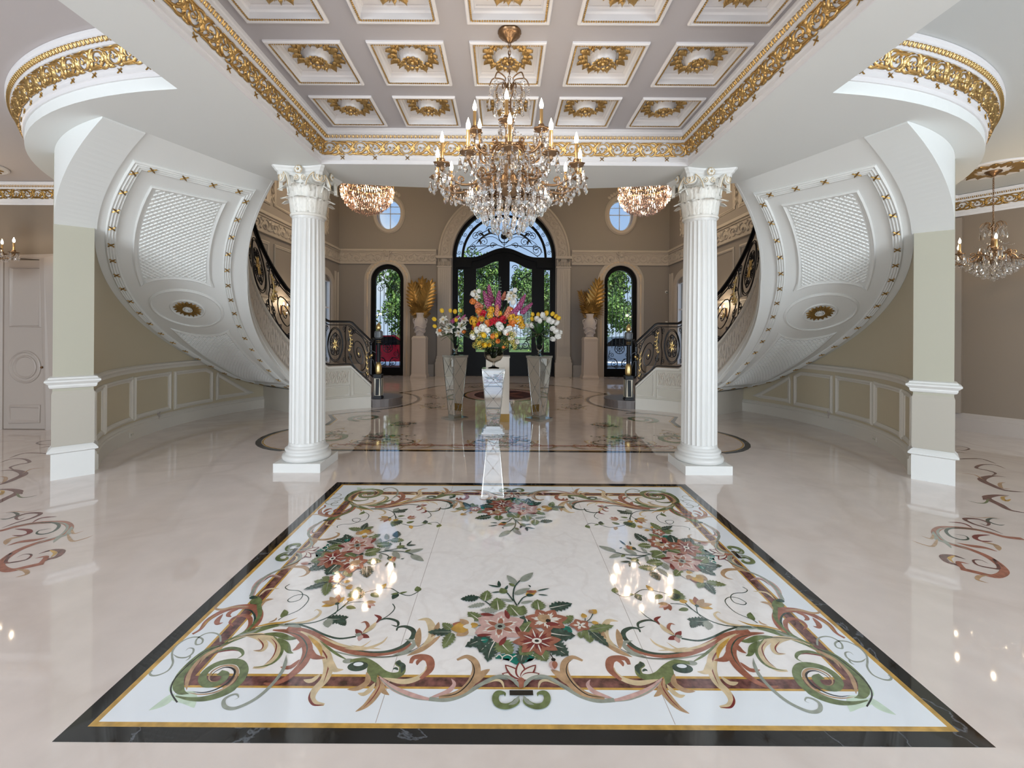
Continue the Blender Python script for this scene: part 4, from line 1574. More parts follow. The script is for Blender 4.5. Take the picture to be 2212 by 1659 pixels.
# door surround: pilasters with capitals and carved arch
for s, nm in ((-1, 'left'), (1, 'right')):
    P = empty('trim_%d' % NTR); NTR += 1; tag(P, 'carved pilaster %s of the entrance door' % nm, kind='structure')
    x0, x1 = sorted((s * 1.84, s * 2.30))
    b = MB(); b.box(x0, x1, 15.16, YW, 0.7, 3.8); b.build('shaft', TRIMF, P)
    b = MB(); b.box(x0 - .06, x1 + .06, 15.06, YW, 0, .5); b.box(x0 - .04, x1 + .04, 15.09, YW, .5, .6); b.box(x0 - .02, x1 + .02, 15.12, YW, .6, .7); b.build('base', TRIMF, P)
    b = MB()
    for k in range(5):
        b.box(x0 + .05 + k * .075, x0 + .09 + k * .075, 15.145, 15.16, 1.1, 3.7)
    for k in range(7): b.box(x0 + .05, x1 - .05, 15.14, 15.16, .76 + k * .05, .79 + k * .05)
    b.build('fluting', TRIMF, P)
    b = MB(); b.box(x0 - .02, x1 + .02, 15.13, YW, 3.78, 3.83); b.box(x0 - .05, x1 + .05, 15.08, YW, 4.09, 4.18); b.box(x0, x1, 15.16, YW, 3.83, 4.1)
    A = Art()
    for k in range(5): A.leaf(x0 + .05 + k * .09, 3.83, x0 + .05 + k * .09, 4.0, .1, 0)
    for k in (0, 1):
        for i in (0,): A.stroke([(x, z) for x, z in spiral(x0 + .07 + k * .32, 4.04, .06, .01, PI / 2, (1 if k else -1) * 1.4, 12)], .025, 0, 'x', smooth=False)
    A.emit(b, lambda u, v, h: Vector((u, 15.15 - h, v)), 0, .05)
    b.build('capital', TRIMF, P, smooth='auto')
A_ = empty('trim_%d' % NTR); NTR += 1; tag(A_, 'carved arch over the entrance door', kind='structure')
b = MB()
path = [(-2.06 * math.cos(PI * i / 40), 4.18 + 2.06 * math.sin(PI * i / 40)) for i in range(41)]
b.sweep([Vector((x, YW, z)) for x, z in path], [Vector((0, -1, 0))] * 41, [(-.24, 0), (-.24, .07), (-.17, .09), (-.15, .06), (.15, .06), (.18, .1), (.24, .08), (.24, 0)])
b.build('archivolt', TRIMF, A_, smooth='auto')
b = MB()
for k in range(18):
    A = Art(); vine_unit(A, 0, k % 2)
    A.xf(lambda u, v: ((k + u) / 18, v)).emit(b, lambda u, v, h: Vector((-(1.92 + .28 * v) * math.cos(PI * u), YW - .06 - h, 4.18 + (1.92 + .28 * v) * math.sin(PI * u))), .0, .03)
b.build('carved_band', TRIMF, A_, smooth=True)
# side wall windows (seen past the columns): frames, arched head, pane
for s in (-1, 1):
    r = empty('window_%d' % nwin); nwin += 1; tag(r, kind='structure')
    x = s * 5.78
    b = MB()
    for y in (13.35, 13.95, 14.55): b.box(min(x, x + s * .1) , max(x, x + s * .1), y - .03, y + .03, .5, 3.2)
    for z in (.5, 1.7, 2.3, 3.17): b.box(min(x + s * .03, x + s * .08), max(x + s * .03, x + s * .08), 13.35, 14.55, z, z + .05)
    b.build('frame', mat('window_white', (.75, .78, .85), .4), r)
    b = MB(); b.box(min(x + s * .05, x + s * .055), max(x + s * .05, x + s * .055), 13.35, 14.55, .5, 3.2); b.build('pane', GLASS, r)
    b = MB()
    path = [(13.95 - .75 * math.cos(PI * i / 16), 3.05 + .45 * math.sin(PI * i / 16)) for i in range(17)]
    path = [(13.2, .2)] + path + [(14.7, .2)]
    b.sweep([Vector((x, y, z)) for y, z in path], [Vector((-s, 0, 0))] * len(path), [(-.12, 0), (-.12, .06), (0, .09), (.12, .05), (.12, 0)])
    b.build('surround', TRIMF, r, smooth='auto')

# camera dome and switch plate on the right of the entrance wall
r = tag(empty('security_camera', (5.68, YW, 2.98)), 'tiny white wall camera with a black lens right of the arched window', 'camera')
b = MB(); b.lathe([(.05, 0), (.05, .02), (.035, .05), (0, .06)], 14, M=Matrix.Rotation(PI / 2, 4, 'X')); b.build('housing', WHITE, r)
b = MB(); b.ball((0, -.055, -.01), .022, n=10); b.build('lens', BLACKF, r)
r = tag(empty('light_switch', (5.74 - .05, YW, 1.9)), 'small white switch plate on the wall below the wall camera', 'light switch')
b = MB(); b.box(-.04, .04, -.012, 0, -.06, .06); b.build('plate', WHITE, r)
b = MB(); b.box(-.015, .015, -.018, -.012, -.03, .03); b.build('rocker', WHITE, r)

# ---- side room doors
DRT = mat('side_room_trim', (.42, .365, .325), .5)
def room_door(cx, y, hw, h, lab, k):
    r = empty('door_%d' % k, (cx, y, 0)); tag(r, lab, kind='structure')
    b = MB(); path = [(-hw - .06, 0), (-hw - .06, h + .06), (hw + .06, h + .06), (hw + .06, 0)]
    b.sweep([Vector((x, 0, z)) for x, z in path], [Vector((0, -1, 0))] * 4, [(-.06, 0), (-.06, .04), (-.03, .05), (.03, .03), (.06, .02), (.06, 0)]); b.build('casing', DRT, r)
    b = MB(); b.box(-hw, hw, -.02, 0, 0.01, h); lf = b.build('leaf', DRT, r)
    b = MB()
    def fr(pts): b.sweep([Vector((x, -.02, z)) for x, z in pts], [Vector((0, -1, 0))] * len(pts), [(-.018, 0), (-.012, .014), (.0, .02), (.012, .008), (.018, 0)], closed=True)
    w_ = hw - .10
    fr([(-w_, 1.62), (w_, 1.62), (w_, h - .12), (-w_, h - .12)]); fr([(-w_, .12), (w_, .12), (w_, .36), (-w_, .36)])
    for rr in (.24, .17): fr([(rr * math.cos(a), .98 + rr * math.sin(a)) for a in [2 * PI * i / 30 for i in range(30)]])
    b.build('moulding', DRT, lf)
    b = MB(); b.ball((hw - .04, -.055, .98), .02); b.build('knob', BRASS, lf)
room_door(-7.52, 6.9, .335, 2.66, 'tall cream door with round moulding in the left side room', 2)
# cased opening on the slanted bay at the right
b = MB(); b.box(8.12, 8.22, 6.33, 6.4, 0, 2.55); b.box(8.22, 9.6, 6.36, 6.4, 0, 2.62); b.box(8.12, 9.7, 6.32, 6.4, 2.5, 2.68)
tag(b.build('trim_%d' % NTR, DRT), 'white cased opening in the right side room', kind='structure'); NTR += 1
for nm, pth in (('side_left', [(-10, 6.9), (-8.0, 6.9)]), ('side_left_inner', [(-7.05, 6.9), (-5.4, 6.9)]), ('side_right', [(5.4, 7.3), (7.5, 7.3), (8.12, 6.4)])):
    b = MB(); P = [Vector((x, y, 0)) for x, y in pth]
    N = []
    for i in range(len(pth)):
        a = Vector(pth[max(0, i - 1)]); c = Vector(pth[min(len(pth) - 1, i + 1)]); d = (c - a).normalized(); N.append(Vector((d.y, -d.x, 0)))
    vs = []; pr_ = ((0, 0), (.03, 0), (.03, .2), (.02, .22), (.02, .26), (0, .29))
    for p, n_ in zip(P, N):
        for d, z in pr_: vs.append((p.x + n_.x * d, p.y + n_.y * d, z))
    b.add(vs, [(i * 6 + j, i * 6 + 6 + j, i * 6 + 7 + j, i * 6 + 1 + j) for i in range(len(P) - 1) for j in range(5)])
    tag(b.build('baseboard_' + nm, DRT), kind='structure')
# corner pilaster strips of the right bay
b = MB(); b.prism([(7.42, 7.28), (7.52, 7.28), (7.56, 7.2), (7.50, 7.17), (7.42, 7.22)], .29, 3.5)
tag(b.build('trim_%d' % NTR, WALLT), kind='structure'); NTR += 1
# outlets on the curved baseboard
for s in (-1, 1):
    p = pol(196, RO - .047)
    r = tag(empty('wall_outlet', (p.x if s < 0 else -p.x, p.y, .09), math.radians(196 + 90) if s < 0 else math.radians(-16 - 90 + 180)), 'small outlet plate on the curved baseboard at the ' + ('left' if s < 0 else 'right'), 'outlet')
    r.rotation_euler[2] = math.radians(16 - 90 + 180) * 1 if s < 0 else -math.radians(16 - 90 + 180)
    b = MB(); b.box(-.05, .05, -.006, .006, -.035, .035); b.build('plate', m_trimt, r)
    b = MB(); b.box(-.028, -.012, -.009, .009, -.01, .012); b.box(.012, .028, -.009, .009, -.01, .012); b.build('socket', POSTG, r)

# ================================================================== stair railing and newel
def rail_map(t, f, h=0.0):
    """t degrees, f 0..1 between string and handrail"""
    return pol(t, rin(t) - .005 - h, ztop(t) + .05 + f * .84)
rail = empty('iron_railing', (0, 0, 0))
tag(rail, 'black scrolled iron railing with gold leaves on the left staircase', 'railing', 'wrought iron stair railings')
def rail_tube(t0, t1, f, r, nm, n=90):
    b = MB(); b.tube([rail_map(t0 + (t1 - t0) * i / n, f) for i in range(n + 1)], r, 8); return b.build(nm, IRON, rail, smooth=True)
b = MB(); n = 100
P = [rail_map(105 + (249 - 105) * i / n, 1.0) for i in range(n + 1)]
b.sweep(P, [Vector((0, 0, 1))] * (n + 1), [(-.03, -.012), (-.034, .008), (-.02, .026), (0, .032), (.02, .026), (.034, .008), (.03, -.012)], closedprof=True)
b.build('handrail', IRON, rail, smooth='auto')
rail_tube(105, 249, .93, .009, 'upper_rail'); rail_tube(105, 249, 0, .011, 'lower_rail')
def medal(c, sc=1.0, wdt=13.0):
    mp = lambda u, v: rail_map(c + u * wdt * 2, v)
    I = Iron()
    for rr in (.36, .33): I.t([(rr * math.cos(a) , .47 + rr * 1.12 * math.sin(a)) for a in [2 * PI * i / 20 for i in range(20)]], .009, mp, closed=True, k=2)
    for k in range(5):
        a = PI / 2 + 2 * PI * k / 5
        px, py = .19 * math.cos(a), .47 + .21 * math.sin(a)
        I.sp(px, py, .10, .02, a + PI, 1.3, .008, mp, 14); I.sp(px, py, .10, .02, a + PI, -1.3, .007, mp, 14)
    I.t([(.24 * math.cos(a) , .47 + .26 * math.sin(a)) for a in [2 * PI * i / 20 for i in range(20)]], .007, mp, closed=True, k=2)
    for sx in (-1, 1):
        I.sp(sx * .40, .84, .08, .02, -PI / 2, sx * 1.4, .008, mp, 12); I.sp(sx * .42, .12, .08, .02, PI / 2, -sx * 1.4, .008, mp, 12)
        I.t([(sx * .5, .02), (sx * .46, .3), (sx * .5, .5), (sx * .46, .7), (sx * .5, .92)], .009, mp)
    m = I.b.build('scroll_medallion', IRON, rail)
    b = MB()
    for k in range(6):
        a = 2 * PI * k / 6 + .3; A = Art(); A.leaf(.01 * math.cos(a), .47 + .01 * math.sin(a), .14 * math.cos(a), .47 + .15 * math.sin(a), .055, 0)
        for sd in (1, -1): A.emit(b, lambda u, v, h: rail_map(c + u * wdt * 2, v, sd * h), .004, .014)
    b.ball(mp(0, .47), .018, n=8)
    b.build('gold_flower', GOLDB, m, smooth=True)
def volute_unit(c, wdt=13.0, flip=1):
    mp = lambda u, v: rail_map(c + flip * u * wdt * 2, v)
    I = Iron()
    I.sp(.02, .42, .36, .05, -PI * .4, 2.2, .011, mp, 44)
    I.t([(-.5, .9), (-.2, .86), (.2, .88), (.46, .6), (.4, .2), (.1, .03), (-.3, .05), (-.48, .3)], .010, mp)
    I.sp(-.36, .78, .11, .02, PI, -1.5, .008, mp, 14); I.sp(.38, .82, .09, .02, 0, 1.5, .008, mp, 14); I.sp(-.40, .18, .10, .02, PI, 1.5, .008, mp, 14); I.sp(.40, .12, .09, .02, 0, -1.5, .008, mp, 14)
    I.sp(-.30, .52, .08, .02, 0, 1.5, .007, mp, 12)
    I.S(-.48, .55, -.2, .9, .06, .008, mp)
    m = I.b.build('scroll_volute', IRON, rail)
    b = MB(); A = Art()
    for k in range(6):
        t = k / 5; x = -.46 + .10 * math.sin(t * 3); y = .3 + .45 * t
        A.leaf(x, y, x + .09, y + .07, .035, 0); A.leaf(x, y, x - .06, y + .07, .035, 0)
    for k in range(5):
        t = k / 4; x = .42 - .05 * t; y = .1 + .5 * t
        A.leaf(x, y, x + .06, y + .08, .03, 0); A.leaf(x, y, x - .07, y + .07, .03, 0)
    A.stroke([(-.46, .28), (-.4, .5), (-.46, .78)], .02, 0); A.stroke([(.42, .08), (.40, .35), (.37, .62)], .02, 0)
    A.disc(.0, .42, .035, 0, 8)
    for sd in (1, -1): A.emit(b, lambda u, v, h: rail_map(c + flip * u * wdt * 2, v, sd * h), .008, .012)
    b.build('gold_leaf_spray', GOLDB, m, smooth=True)
medal(126, wdt=6.2); volute_unit(112.5, 6.0, -1); volute_unit(141, 8.0, 1)
volute_unit(160, 10.5, -1); medal(183, wdt=11.5); volute_unit(206, 11, 1); medal(229, wdt=11)
railR = mirror_tree(rail); railR['label'] = 'black scrolled iron railing with gold leaves on the right staircase'

nw = empty('newel_post', (-2.605, 9.12, .171))
tag(nw, 'black newel post with gold egg finial at the left stair foot', 'newel post', 'black and gold newel posts')
NB = mat('newel_black', (.012, .013, .015), .45, spec=.2); NG = mat('newel_grey', (.11, .12, .13), .35)
b = MB(); b.box(-.088, .088, -.088, .088, 0, .035); b.box(-.075, .075, -.075, .075, .035, .46); b.box(-.082, .082, -.082, .082, .46, .50); b.build('pedestal', NB, nw)
b = MB()
for q in range(4):
    R = Matrix.Rotation(q * PI / 2, 4, 'Z')
    P = [R @ Vector((x, -.077, z)) for x, z in ((-.048, .07), (.048, .07), (.048, .42), (-.048, .42))]
    b.sweep(P, [R @ Vector((0, -1, 0))] * 4, [(-.006, 0), (-.006, .006), (.006, .006), (.006, 0)], closed=True)
b.build('panel_line', mat('cream_line', (.62, .55, .42), .4), nw)
b = MB(); b.lathe([(.03, .5), (.055, .52), (.062, .56), (.066, .62), (.058, .69), (.05, .72), (.042, .74)], 20, rf=lambda a, z: 1 + .06 * math.cos(10 * a + z * 40)); b.build('gold_cup', GOLDB, nw, smooth=True)
b = MB(); b.lathe([(.045, .74), (.042, .8), (.038, 1.1), (.036, 1.18), (.045, 1.2), (.045, 1.22), (.036, 1.24)], 20); b.build('column', NB, nw, smooth='auto')
b = MB()
for z in (.745, 1.16, 1.195): b.lathe([(.046, z), (.05, z + .005), (.046, z + .01)], 20)
b.build('gold_ring', GOLDB, nw)
b = MB(); b.lathe([(.04, 1.24), (.075, 1.26), (.088, 1.29), (.09, 1.36), (.08, 1.40), (.05, 1.42)], 4, a0=PI / 4, a1=2 * PI + PI / 4); b.lathe([(.04, 1.24), (.085, 1.27), (.085, 1.39), (.04, 1.42)], 20); b.build('block', NG, nw)
b = MB(); b.lathe([(.02, 1.42), (.045, 1.435), (.053, 1.46), (.050, 1.50), (.035, 1.545), (.015, 1.57), (0, 1.575)], 20); b.build('egg_finial', GOLDB, nw, smooth=True)
b = MB(); b.ball((-.19, -.05, .86), .045, n=12, sz=.9); b.ball((-.13, -.05, .90), .03, n=10); b.build('gold_knob', GOLDB, nw, smooth=True)
b = MB(); b.tube([(-.05, -.02, .95), (-.14, -.03, 1.0), (-.2, -.03, .93), (-.17, -.03, .84), (-.1, -.03, .80), (-.05, 0, .6)], .012, 6); b.tube([(-.1, 0, .45), (-.16, 0, .5), (-.16, 0, 1.15), (-.1, 0, 1.25)], .03, 8); b.build('side_scroll', IRON, nw)
nr = mirror_tree(nw); nr['label'] = 'black newel post with gold egg finial at the right stair foot'
# ================================================================== stone inlays in the floor
def polished(name, c, var=.12, sc=9, rough=.05):
    m = mat(name, c, rough, var=(sc, var)); b = m.node_tree.nodes['Principled BSDF']
    b.inputs['Coat Weight'].default_value = .35; b.inputs['Coat Roughness'].default_value = .02; b.inputs['Specular IOR Level'].default_value = .7
    return m
PAL = [polished('inlay_black', (.012, .012, .013), .2), polished('inlay_green', (.155, .20, .085), .35, 30), polished('inlay_dark_green', (.035, .075, .06), .4, 40),
       polished('inlay_sage', (.33, .36, .31), .15, 30), polished('inlay_rust', (.36, .135, .09), .25, 30), polished('inlay_dark_red', (.21, .035, .035), .2),
       polished('inlay_brown', (.15, .06, .055), .7, 28), polished('inlay_tan', (.48, .31, .18), .25, 24), polished('inlay_cream', (.70, .56, .36), .2, 18),
       polished('inlay_gold', (.56, .33, .075), .3, 16), polished('inlay_pink', (.62, .40, .37), .15, 30), polished('inlay_mint', (.62, .76, .62), .12, 20),
       polished('inlay_white', (.86, .91, .97), .02, 3), polished('inlay_teal', (.0, .17, .13), .4, 40), polished('inlay_blue_grey', (.38, .41, .47), .1),
       polished('inlay_ivory', (.82, .78, .72), .05)]
BK, GR, DG, SG, RU, DR, BR, TA, CRM, GO, PK, MI, WH, TE, BG, IV = range(16)
XC, YC = .088, 3.137
HX, HY = 1.824, 1.447
def fl(px, py):
    u, v = px - 1088.0, py - 714.0
    u0, v0 = u + v * .006, v - u * .006
    d = 1512.0 / v0
    return (u0 * d / 945.0, d)
def zoomer(ox, oy, sc):
    return lambda a: fl(ox + a[0] / sc, oy + a[1] / sc)
Z1 = zoomer(300, 1240, 5.185); Z2 = zoomer(640, 1240, 4.809); Z3 = zoomer(900, 1220, 5.027); Z4 = zoomer(540, 1060, 5.821)

class ZA(Art):
    """drawing in measured coordinates of one part of the pavement"""
    def __init__(s, Z, sc): super().__init__(); s.Z = Z; s.sc = sc
    def W(s, p, w): return 1.12 * w / s.sc * s.Z(p)[1] / 945.0
    def s_(s, pts, w, c, t='both', **k):
        m = pts[len(pts) // 2]
        s.stroke([s.Z(p) for p in pts], s.W(m, w), c, t, k=5, **k); return s
    def l_(s, x0, y0, x1, y1, w, c, bend=0, serr=0, vein=None):
        a = s.Z((x0, y0)); b_ = s.Z((x1, y1))
        s.leaf(a[0], a[1], b_[0], b_[1], s.W((x0, y0), w) * 1.15, c, bend, serr, vein); return s
    def d_(s, x, y, r, c, ry=None):
        a = s.Z((x, y)); s.disc(a[0], a[1], s.W((x, y), r), c, 12, s.W((x, y), ry or r)); return s
    def f_(s, x, y, r, *a, **k):
        p = s.Z((x, y)); s.flower(p[0], p[1], s.W((x, y), r), *a, **k); return s

# ---------------- corner scrolls (near-left corner, mirrored to the others)
c1 = ZA(Z1, 5.185); S = c1.s_
c1.l_(400, 1340, 110, 1530, 90, MI, .12); c1.l_(370, 1370, 620, 1500, 120, MI, .15); c1.l_(360, 1330, 430, 1130, 60, MI)
S([(915, 760), (905, 690), (830, 660), (740, 672), (650, 730), (640, 790), (700, 780), (715, 735), (660, 708), (560, 720), (450, 780), (380, 860), (372, 930), (380, 1000), (330, 1080), (230, 1130), (150, 1140), (122, 1115), (150, 1080)], 17, SG, 'x')
S([(385, 900), (440, 935), (530, 935), (600, 890), (610, 840), (560, 832), (520, 865)], 20, SG); S([(580, 905), (565, 945), (520, 975)], 18, SG)
S([(900, 800), (740, 880), (600, 990), (480, 1120), (440, 1220), (470, 1320), (560, 1345)], 90, GR, 'tip')
S([(1050, 760), (860, 850), (730, 930), (610, 1060), (545, 1190), (535, 1300)], 60, TA)
S([(1020, 770), (760, 862), (600, 980), (450, 1120), (372, 1230), (362, 1330), (430, 1440)], 13, BK, 'x')
S([(700, 960), (620, 1090), (590, 1180), (560, 1260)], 30, BR)
S([(410, 1370), (560, 1400), (720, 1400), (870, 1365), (1010, 1300), (1130, 1200), (1180, 1085), (1140, 1000), (1030, 980), (880, 1010), (760, 1085), (710, 1170), (750, 1235), (840, 1240), (930, 1200), (970, 1130), (900, 1105)], 78, GR, lambda t: (.12 + 1.1 * min(1, t * 3.5)) if t < .3 else 1.0 - .25 * (t - .3))
S([(545, 1330), (700, 1350), (870, 1320), (1030, 1230), (1105, 1110), (1065, 1035), (950, 1030), (830, 1085), (785, 1160), (810, 1205), (880, 1205)], 26, TA)
S([(600, 1318), (720, 1330), (860, 1295), (1000, 1215), (1075, 1110), (1040, 1055), (950, 1050), (850, 1100), (805, 1160)], 20, BK)
S([(740, 940), (860, 880), (1000, 835), (1130, 850), (1165, 905), (1100, 950)], 44, GR); S([(760, 925), (900, 875), (1040, 855), (1120, 865)], 18, DR)
# upper left acanthus
S([(1180, 690), (1320, 560), (1350, 450), (1290, 375), (1150, 368), (1000, 395), (870, 455), (760, 530), (690, 620), (600, 675)], 78, RU, lambda t: .35 + .65 * math.sin(PI * min(1, t * 1.02 + .02)))
S([(1240, 370), (1080, 368), (940, 398), (870, 395), (855, 370), (885, 345)], 34, TA); S([(1120, 395), (1030, 425), (1000, 465), (1035, 482)], 46, RU); S([(940, 450), (880, 520), (885, 560), (945, 545)], 52, RU)
S([(1150, 700), (1260, 600), (1300, 490), (1250, 410), (1150, 400)], 20, DG); S([(1060, 590), (1020, 545), (1070, 490), (1170, 465), (1245, 500), (1235, 590), (1130, 690)], 44, RU); S([(700, 610), (780, 520), (880, 450)], 18, GO)
S([(950, 760), (1130, 680), (1260, 590), (1350, 470), (1350, 380), (1340, 290), (1270, 260)], 54, GR, lambda t: .3 + .8 * t)
S([(1260, 320), (1300, 330), (1370, 310)], 12, WH); c1.l_(1260, 290, 1380, 330, 80, GR); c1.l_(1240, 260, 1330, 270, 50, DG)
S([(1370, 370), (1410, 310), (1500, 285)], 26, TA)
# fan of leaves to the right
S([(900, 820), (1100, 720), (1300, 640), (1500, 585), (1640, 570)], 84, GR); S([(1100, 690), (1250, 660), (1370, 600)], 40, SG)
S([(1250, 610), (1450, 562), (1640, 540), (1780, 490)], 30, GO); S([(1450, 545), (1520, 520), (1545, 490)], 24, TA); S([(1350, 598), (1600, 562), (1750, 560)], 9, BK)
S([(1650, 555), (1850, 540), (1980, 490), (2035, 430), (1995, 400), (1960, 420)], 34, CRM)
S([(1560, 520), (1620, 480), (1800, 400), (1900, 290), (1860, 235), (1760, 240), (1670, 290), (1700, 315), (1800, 290), (1835, 230), (1790, 190), (1680, 180), (1640, 150), (1690, 115)], 9, DG, 'x')
c1.l_(1605, 490, 1630, 400, 60, GR, -.1)
S([(1560, 580), (1700, 570), (1820, 600)], 60, SG)
S([(1180, 690), (1330, 715), (1410, 780), (1390, 855), (1280, 860)], 56, CRM); S([(1330, 720), (1390, 790), (1365, 850), (1280, 860)], 12, DR)
S([(1000, 760), (1200, 690), (1380, 690), (1520, 750), (1565, 850), (1500, 960), (1400, 1040), (1280, 1050)], 74, CRM, lambda t: .2 + .8 * math.sin(PI * min(1, t * .95))); S([(1480, 720), (1540, 800), (1500, 930), (1400, 1020)], 12, DR)
S([(1500, 690), (1600, 800), (1585, 910), (1480, 1010), (1290, 1055)], 30, GR); S([(1560, 720), (1640, 790), (1680, 870), (1730, 890)], 66, GR)
S([(1000, 780), (1150, 700), (1380, 680), (1520, 700)], 10, BK)
S([(1400, 670), (1560, 680), (1700, 725), (1830, 705)], 66, GR); 
S([(1500, 630), (1700, 650), (1840, 730), (1890, 850), (1850, 980), (1770, 1080), (1640, 1180), (1500, 1235), (1400, 1225)], 100, RU, lambda t: .15 + .85 * math.sin(PI * min(1, t)) ** .8)
S([(1840, 740), (1790, 820), (1720, 860)], 62, RU); S([(1900, 800), (1950, 920), (2090, 945)], 70, RU); S([(1800, 960), (1700, 1045), (1585, 1045)], 56, RU); S([(1600, 640), (1790, 690), (1880, 800), (1860, 930), (1760, 1070)], 13, DG)
S([(1650, 910), (1640, 1000), (1600, 1100), (1500, 1230), (1350, 1370), (1200, 1460), (1060, 1510), (965, 1490), (950, 1420), (1010, 1370), (1090, 1350), (1115, 1385), (1070, 1410)], 40, SG, 'tip')
c2 = ZA(Z2, 4.809); S = c2.s_
S([(-90, 560), (0, 570), (150, 610), (350, 715), (550, 795), (750, 830), (950, 820), (1100, 780), (1190, 720)], 72, RU, lambda t: .6 + .4 * math.sin(PI * t) if t < .9 else 1 - (t - .9) * 6)
S([(0, 515), (150, 565), (300, 635), (450, 672), (620, 650)], 22, DG, 'x')
S([(100, 690), (350, 790), (600, 850), (850, 868), (1050, 850), (1250, 790), (1390, 680), (1410, 600), (1400, 520)], 20, SG); S([(600, 840), (850, 862), (1050, 845), (1250, 775), (1390, 660)], 9, BK)
S([(600, 790), (760, 812), (950, 805), (1110, 750), (1205, 660), (1215, 590), (1140, 548), (1060, 555), (1042, 590)], 46, DG, lambda t: .15 + .85 * min(1, t * 1.6) if t < .8 else 1 - (t - .8) * 3.5)
S([(1000, 845), (1150, 800), (1230, 710), (1130, 680)], 50, SG)
S([(1150, 850), (1290, 790), (1420, 700), (1500, 640)], 62, TA); S([(1300, 760), (1400, 660), (1410, 560), (1360, 475), (1260, 480)], 74, CRM); S([(1270, 770), (1265, 660), (1280, 560)], 62, TA); S([(1400, 660), (1450, 590), (1480, 500)], 54, TA)
S([(250, 650), (450, 735), (650, 765), (780, 690)], 30, CRM); S([(500, 775), (700, 780), (880, 720), (950, 650)], 34, CRM); S([(560, 740), (700, 765), (880, 780)], 20, CRM)
S([(40, 600), (180, 680), (290, 800), (335, 950), (300, 1090), (200, 1200), (160, 1290), (200, 1345), (290, 1360)], 92, CRM, lambda t: .25 + .75 * math.sin(PI * t) ** .7)
S([(180, 700), (290, 820), (335, 950), (280, 1140)], 14, DR); S([(150, 1220), (135, 1290), (180, 1360), (290, 1362)], 22, DR); S([(250, 1040), (160, 1110), (75, 1100)], 52, CRM); S([(330, 850), (390, 990), (490, 995)], 66, CRM); S([(120, 640), (240, 760), (260, 860)], 40, GO)
S([(240, 690), (400, 820), (540, 900)], 26, GR); c2.d_(540, 905, 52, SG, 30)
S([(560, 905), (700, 895), (800, 950), (890, 1030), (990, 1060), (1085, 1035), (1100, 965), (1050, 930), (1085, 905)], 80, GR, lambda t: .5 + .5 * math.sin(PI * t)); c2.d_(640, 960, 95, DG, 60); c2.d_(645, 938, 46, WH, 24)
S([(760, 930), (790, 1040), (830, 1130)], 84, GR); S([(1090, 1030), (1110, 960), (1050, 920), (1085, 905)], 50, DG); S([(1060, 1000), (1030, 980), (1005, 995)], 26, DG)
S([(730, 1020), (740, 1120), (640, 1190), (530, 1200)], 62, TA); S([(840, 1070), (865, 1170), (810, 1270), (720, 1370), (615, 1432)], 78, TA); S([(850, 1070), (870, 1150), (800, 1280), (690, 1400)], 12, DR); S([(820, 1130), (760, 1210), (700, 1250), (640, 1240)], 54, CRM); S([(890, 1110), (900, 1210), (965, 1260)], 50, TA)
S([(900, 1080), (1100, 1120), (1250, 1090), (1340, 1020), (1350, 960)], 62, CRM); S([(1290, 1090), (1390, 990), (1380, 890), (1300, 862), (1220, 872), (1190, 930)], 76, RU, 'end' if False else lambda t: .4 + .6 * math.sin(PI * min(1, t * 1.0))); S([(1330, 880), (1270, 905), (1255, 950)], 40, RU)
S([(860, 1060), (950, 1150), (1100, 1230), (1300, 1290), (1460, 1310)], 62, PK); S([(860, 1080), (1000, 1200), (1200, 1290), (1400, 1320)], 16, SG); S([(1380, 1290), (1560, 1230), (1640, 1150), (1610, 1090)], 50, PK)
S([(1380, 1300), (1560, 1310), (1720, 1265), (1870, 1180), (2000, 1105), (2110, 1075), (2230, 1090)], 44, SG, 'x'); S([(1480, 1285), (1680, 1240), (1810, 1140), (1870, 1010), (1850, 910), (1770, 860), (1670, 895)], 84, TA, lambda t: .3 + .7 * math.sin(PI * t)); S([(1840, 1150), (1920, 1050), (2010, 992)], 76, TA)
S([(1460, 1275), (1650, 1250), (1780, 1150), (1848, 1030), (1830, 930), (1770, 885)], 12, BK); S([(1930, 1160), (2050, 1105), (2130, 1120), (2160, 1195)], 30, CRM)
# flowering sprig
S([(-120, 525), (60, 520), (200, 500), (330, 450), (450, 370), (550, 280), (640, 210)], 13, DG, 'x'); S([(560, 270), (680, 205), (850, 160), (980, 150), (1080, 205), (1180, 225), (1275, 180)], 9, DG, 'x'); S([(480, 350), (560, 300), (700, 290)], 8, DG, 'x'); S([(400, 420), (430, 370), (430, 310)], 9, DG, 'x')
c2.l_(650, 260, 640, 135, 120, GR, .1, .2); c2.l_(610, 240, 690, 180, 90, DG, 0, .2); c2.l_(600, 270, 520, 260, 50, GO); c2.l_(520, 340, 620, 360, 46, GR); c2.l_(870, 160, 935, 100, 44, GO); c2.l_(780, 200, 855, 245, 54, GR); c2.l_(1050, 200, 1000, 265, 54, DG); c2.l_(1060, 200, 980, 215, 26, GR); c2.l_(1070, 205, 1155, 185, 24, GR); c2.l_(1270, 185, 1255, 130, 54, GR)
c2.l_(320, 465, 545, 450, 100, DG, -.1, .25, SG); c2.l_(450, 470, 510, 540, 60, DG, 0, .2); c2.l_(330, 470, 330, 560, 70, SG, 0, .2)
for x1, y1, cc in ((260, 340, GO), (265, 290, TA), (500, 240, GO), (440, 215, RU), (350, 240, TA)): c2.l_(415, 305, x1, y1, 54, cc)
c2.d_(425, 310, 20, DG)
for x1, y1, cc in ((705, 365, RU), (770, 360, RU), (820, 335, PK), (830, 295, TA)): c2.l_(725, 292, x1, y1, 42, cc)
for x1, y1, cc in ((615, 575, DR), (760, 665, DR), (650, 700, PK), (610, 630, SG)): c2.l_(675, 635, x1, y1, 44, cc)
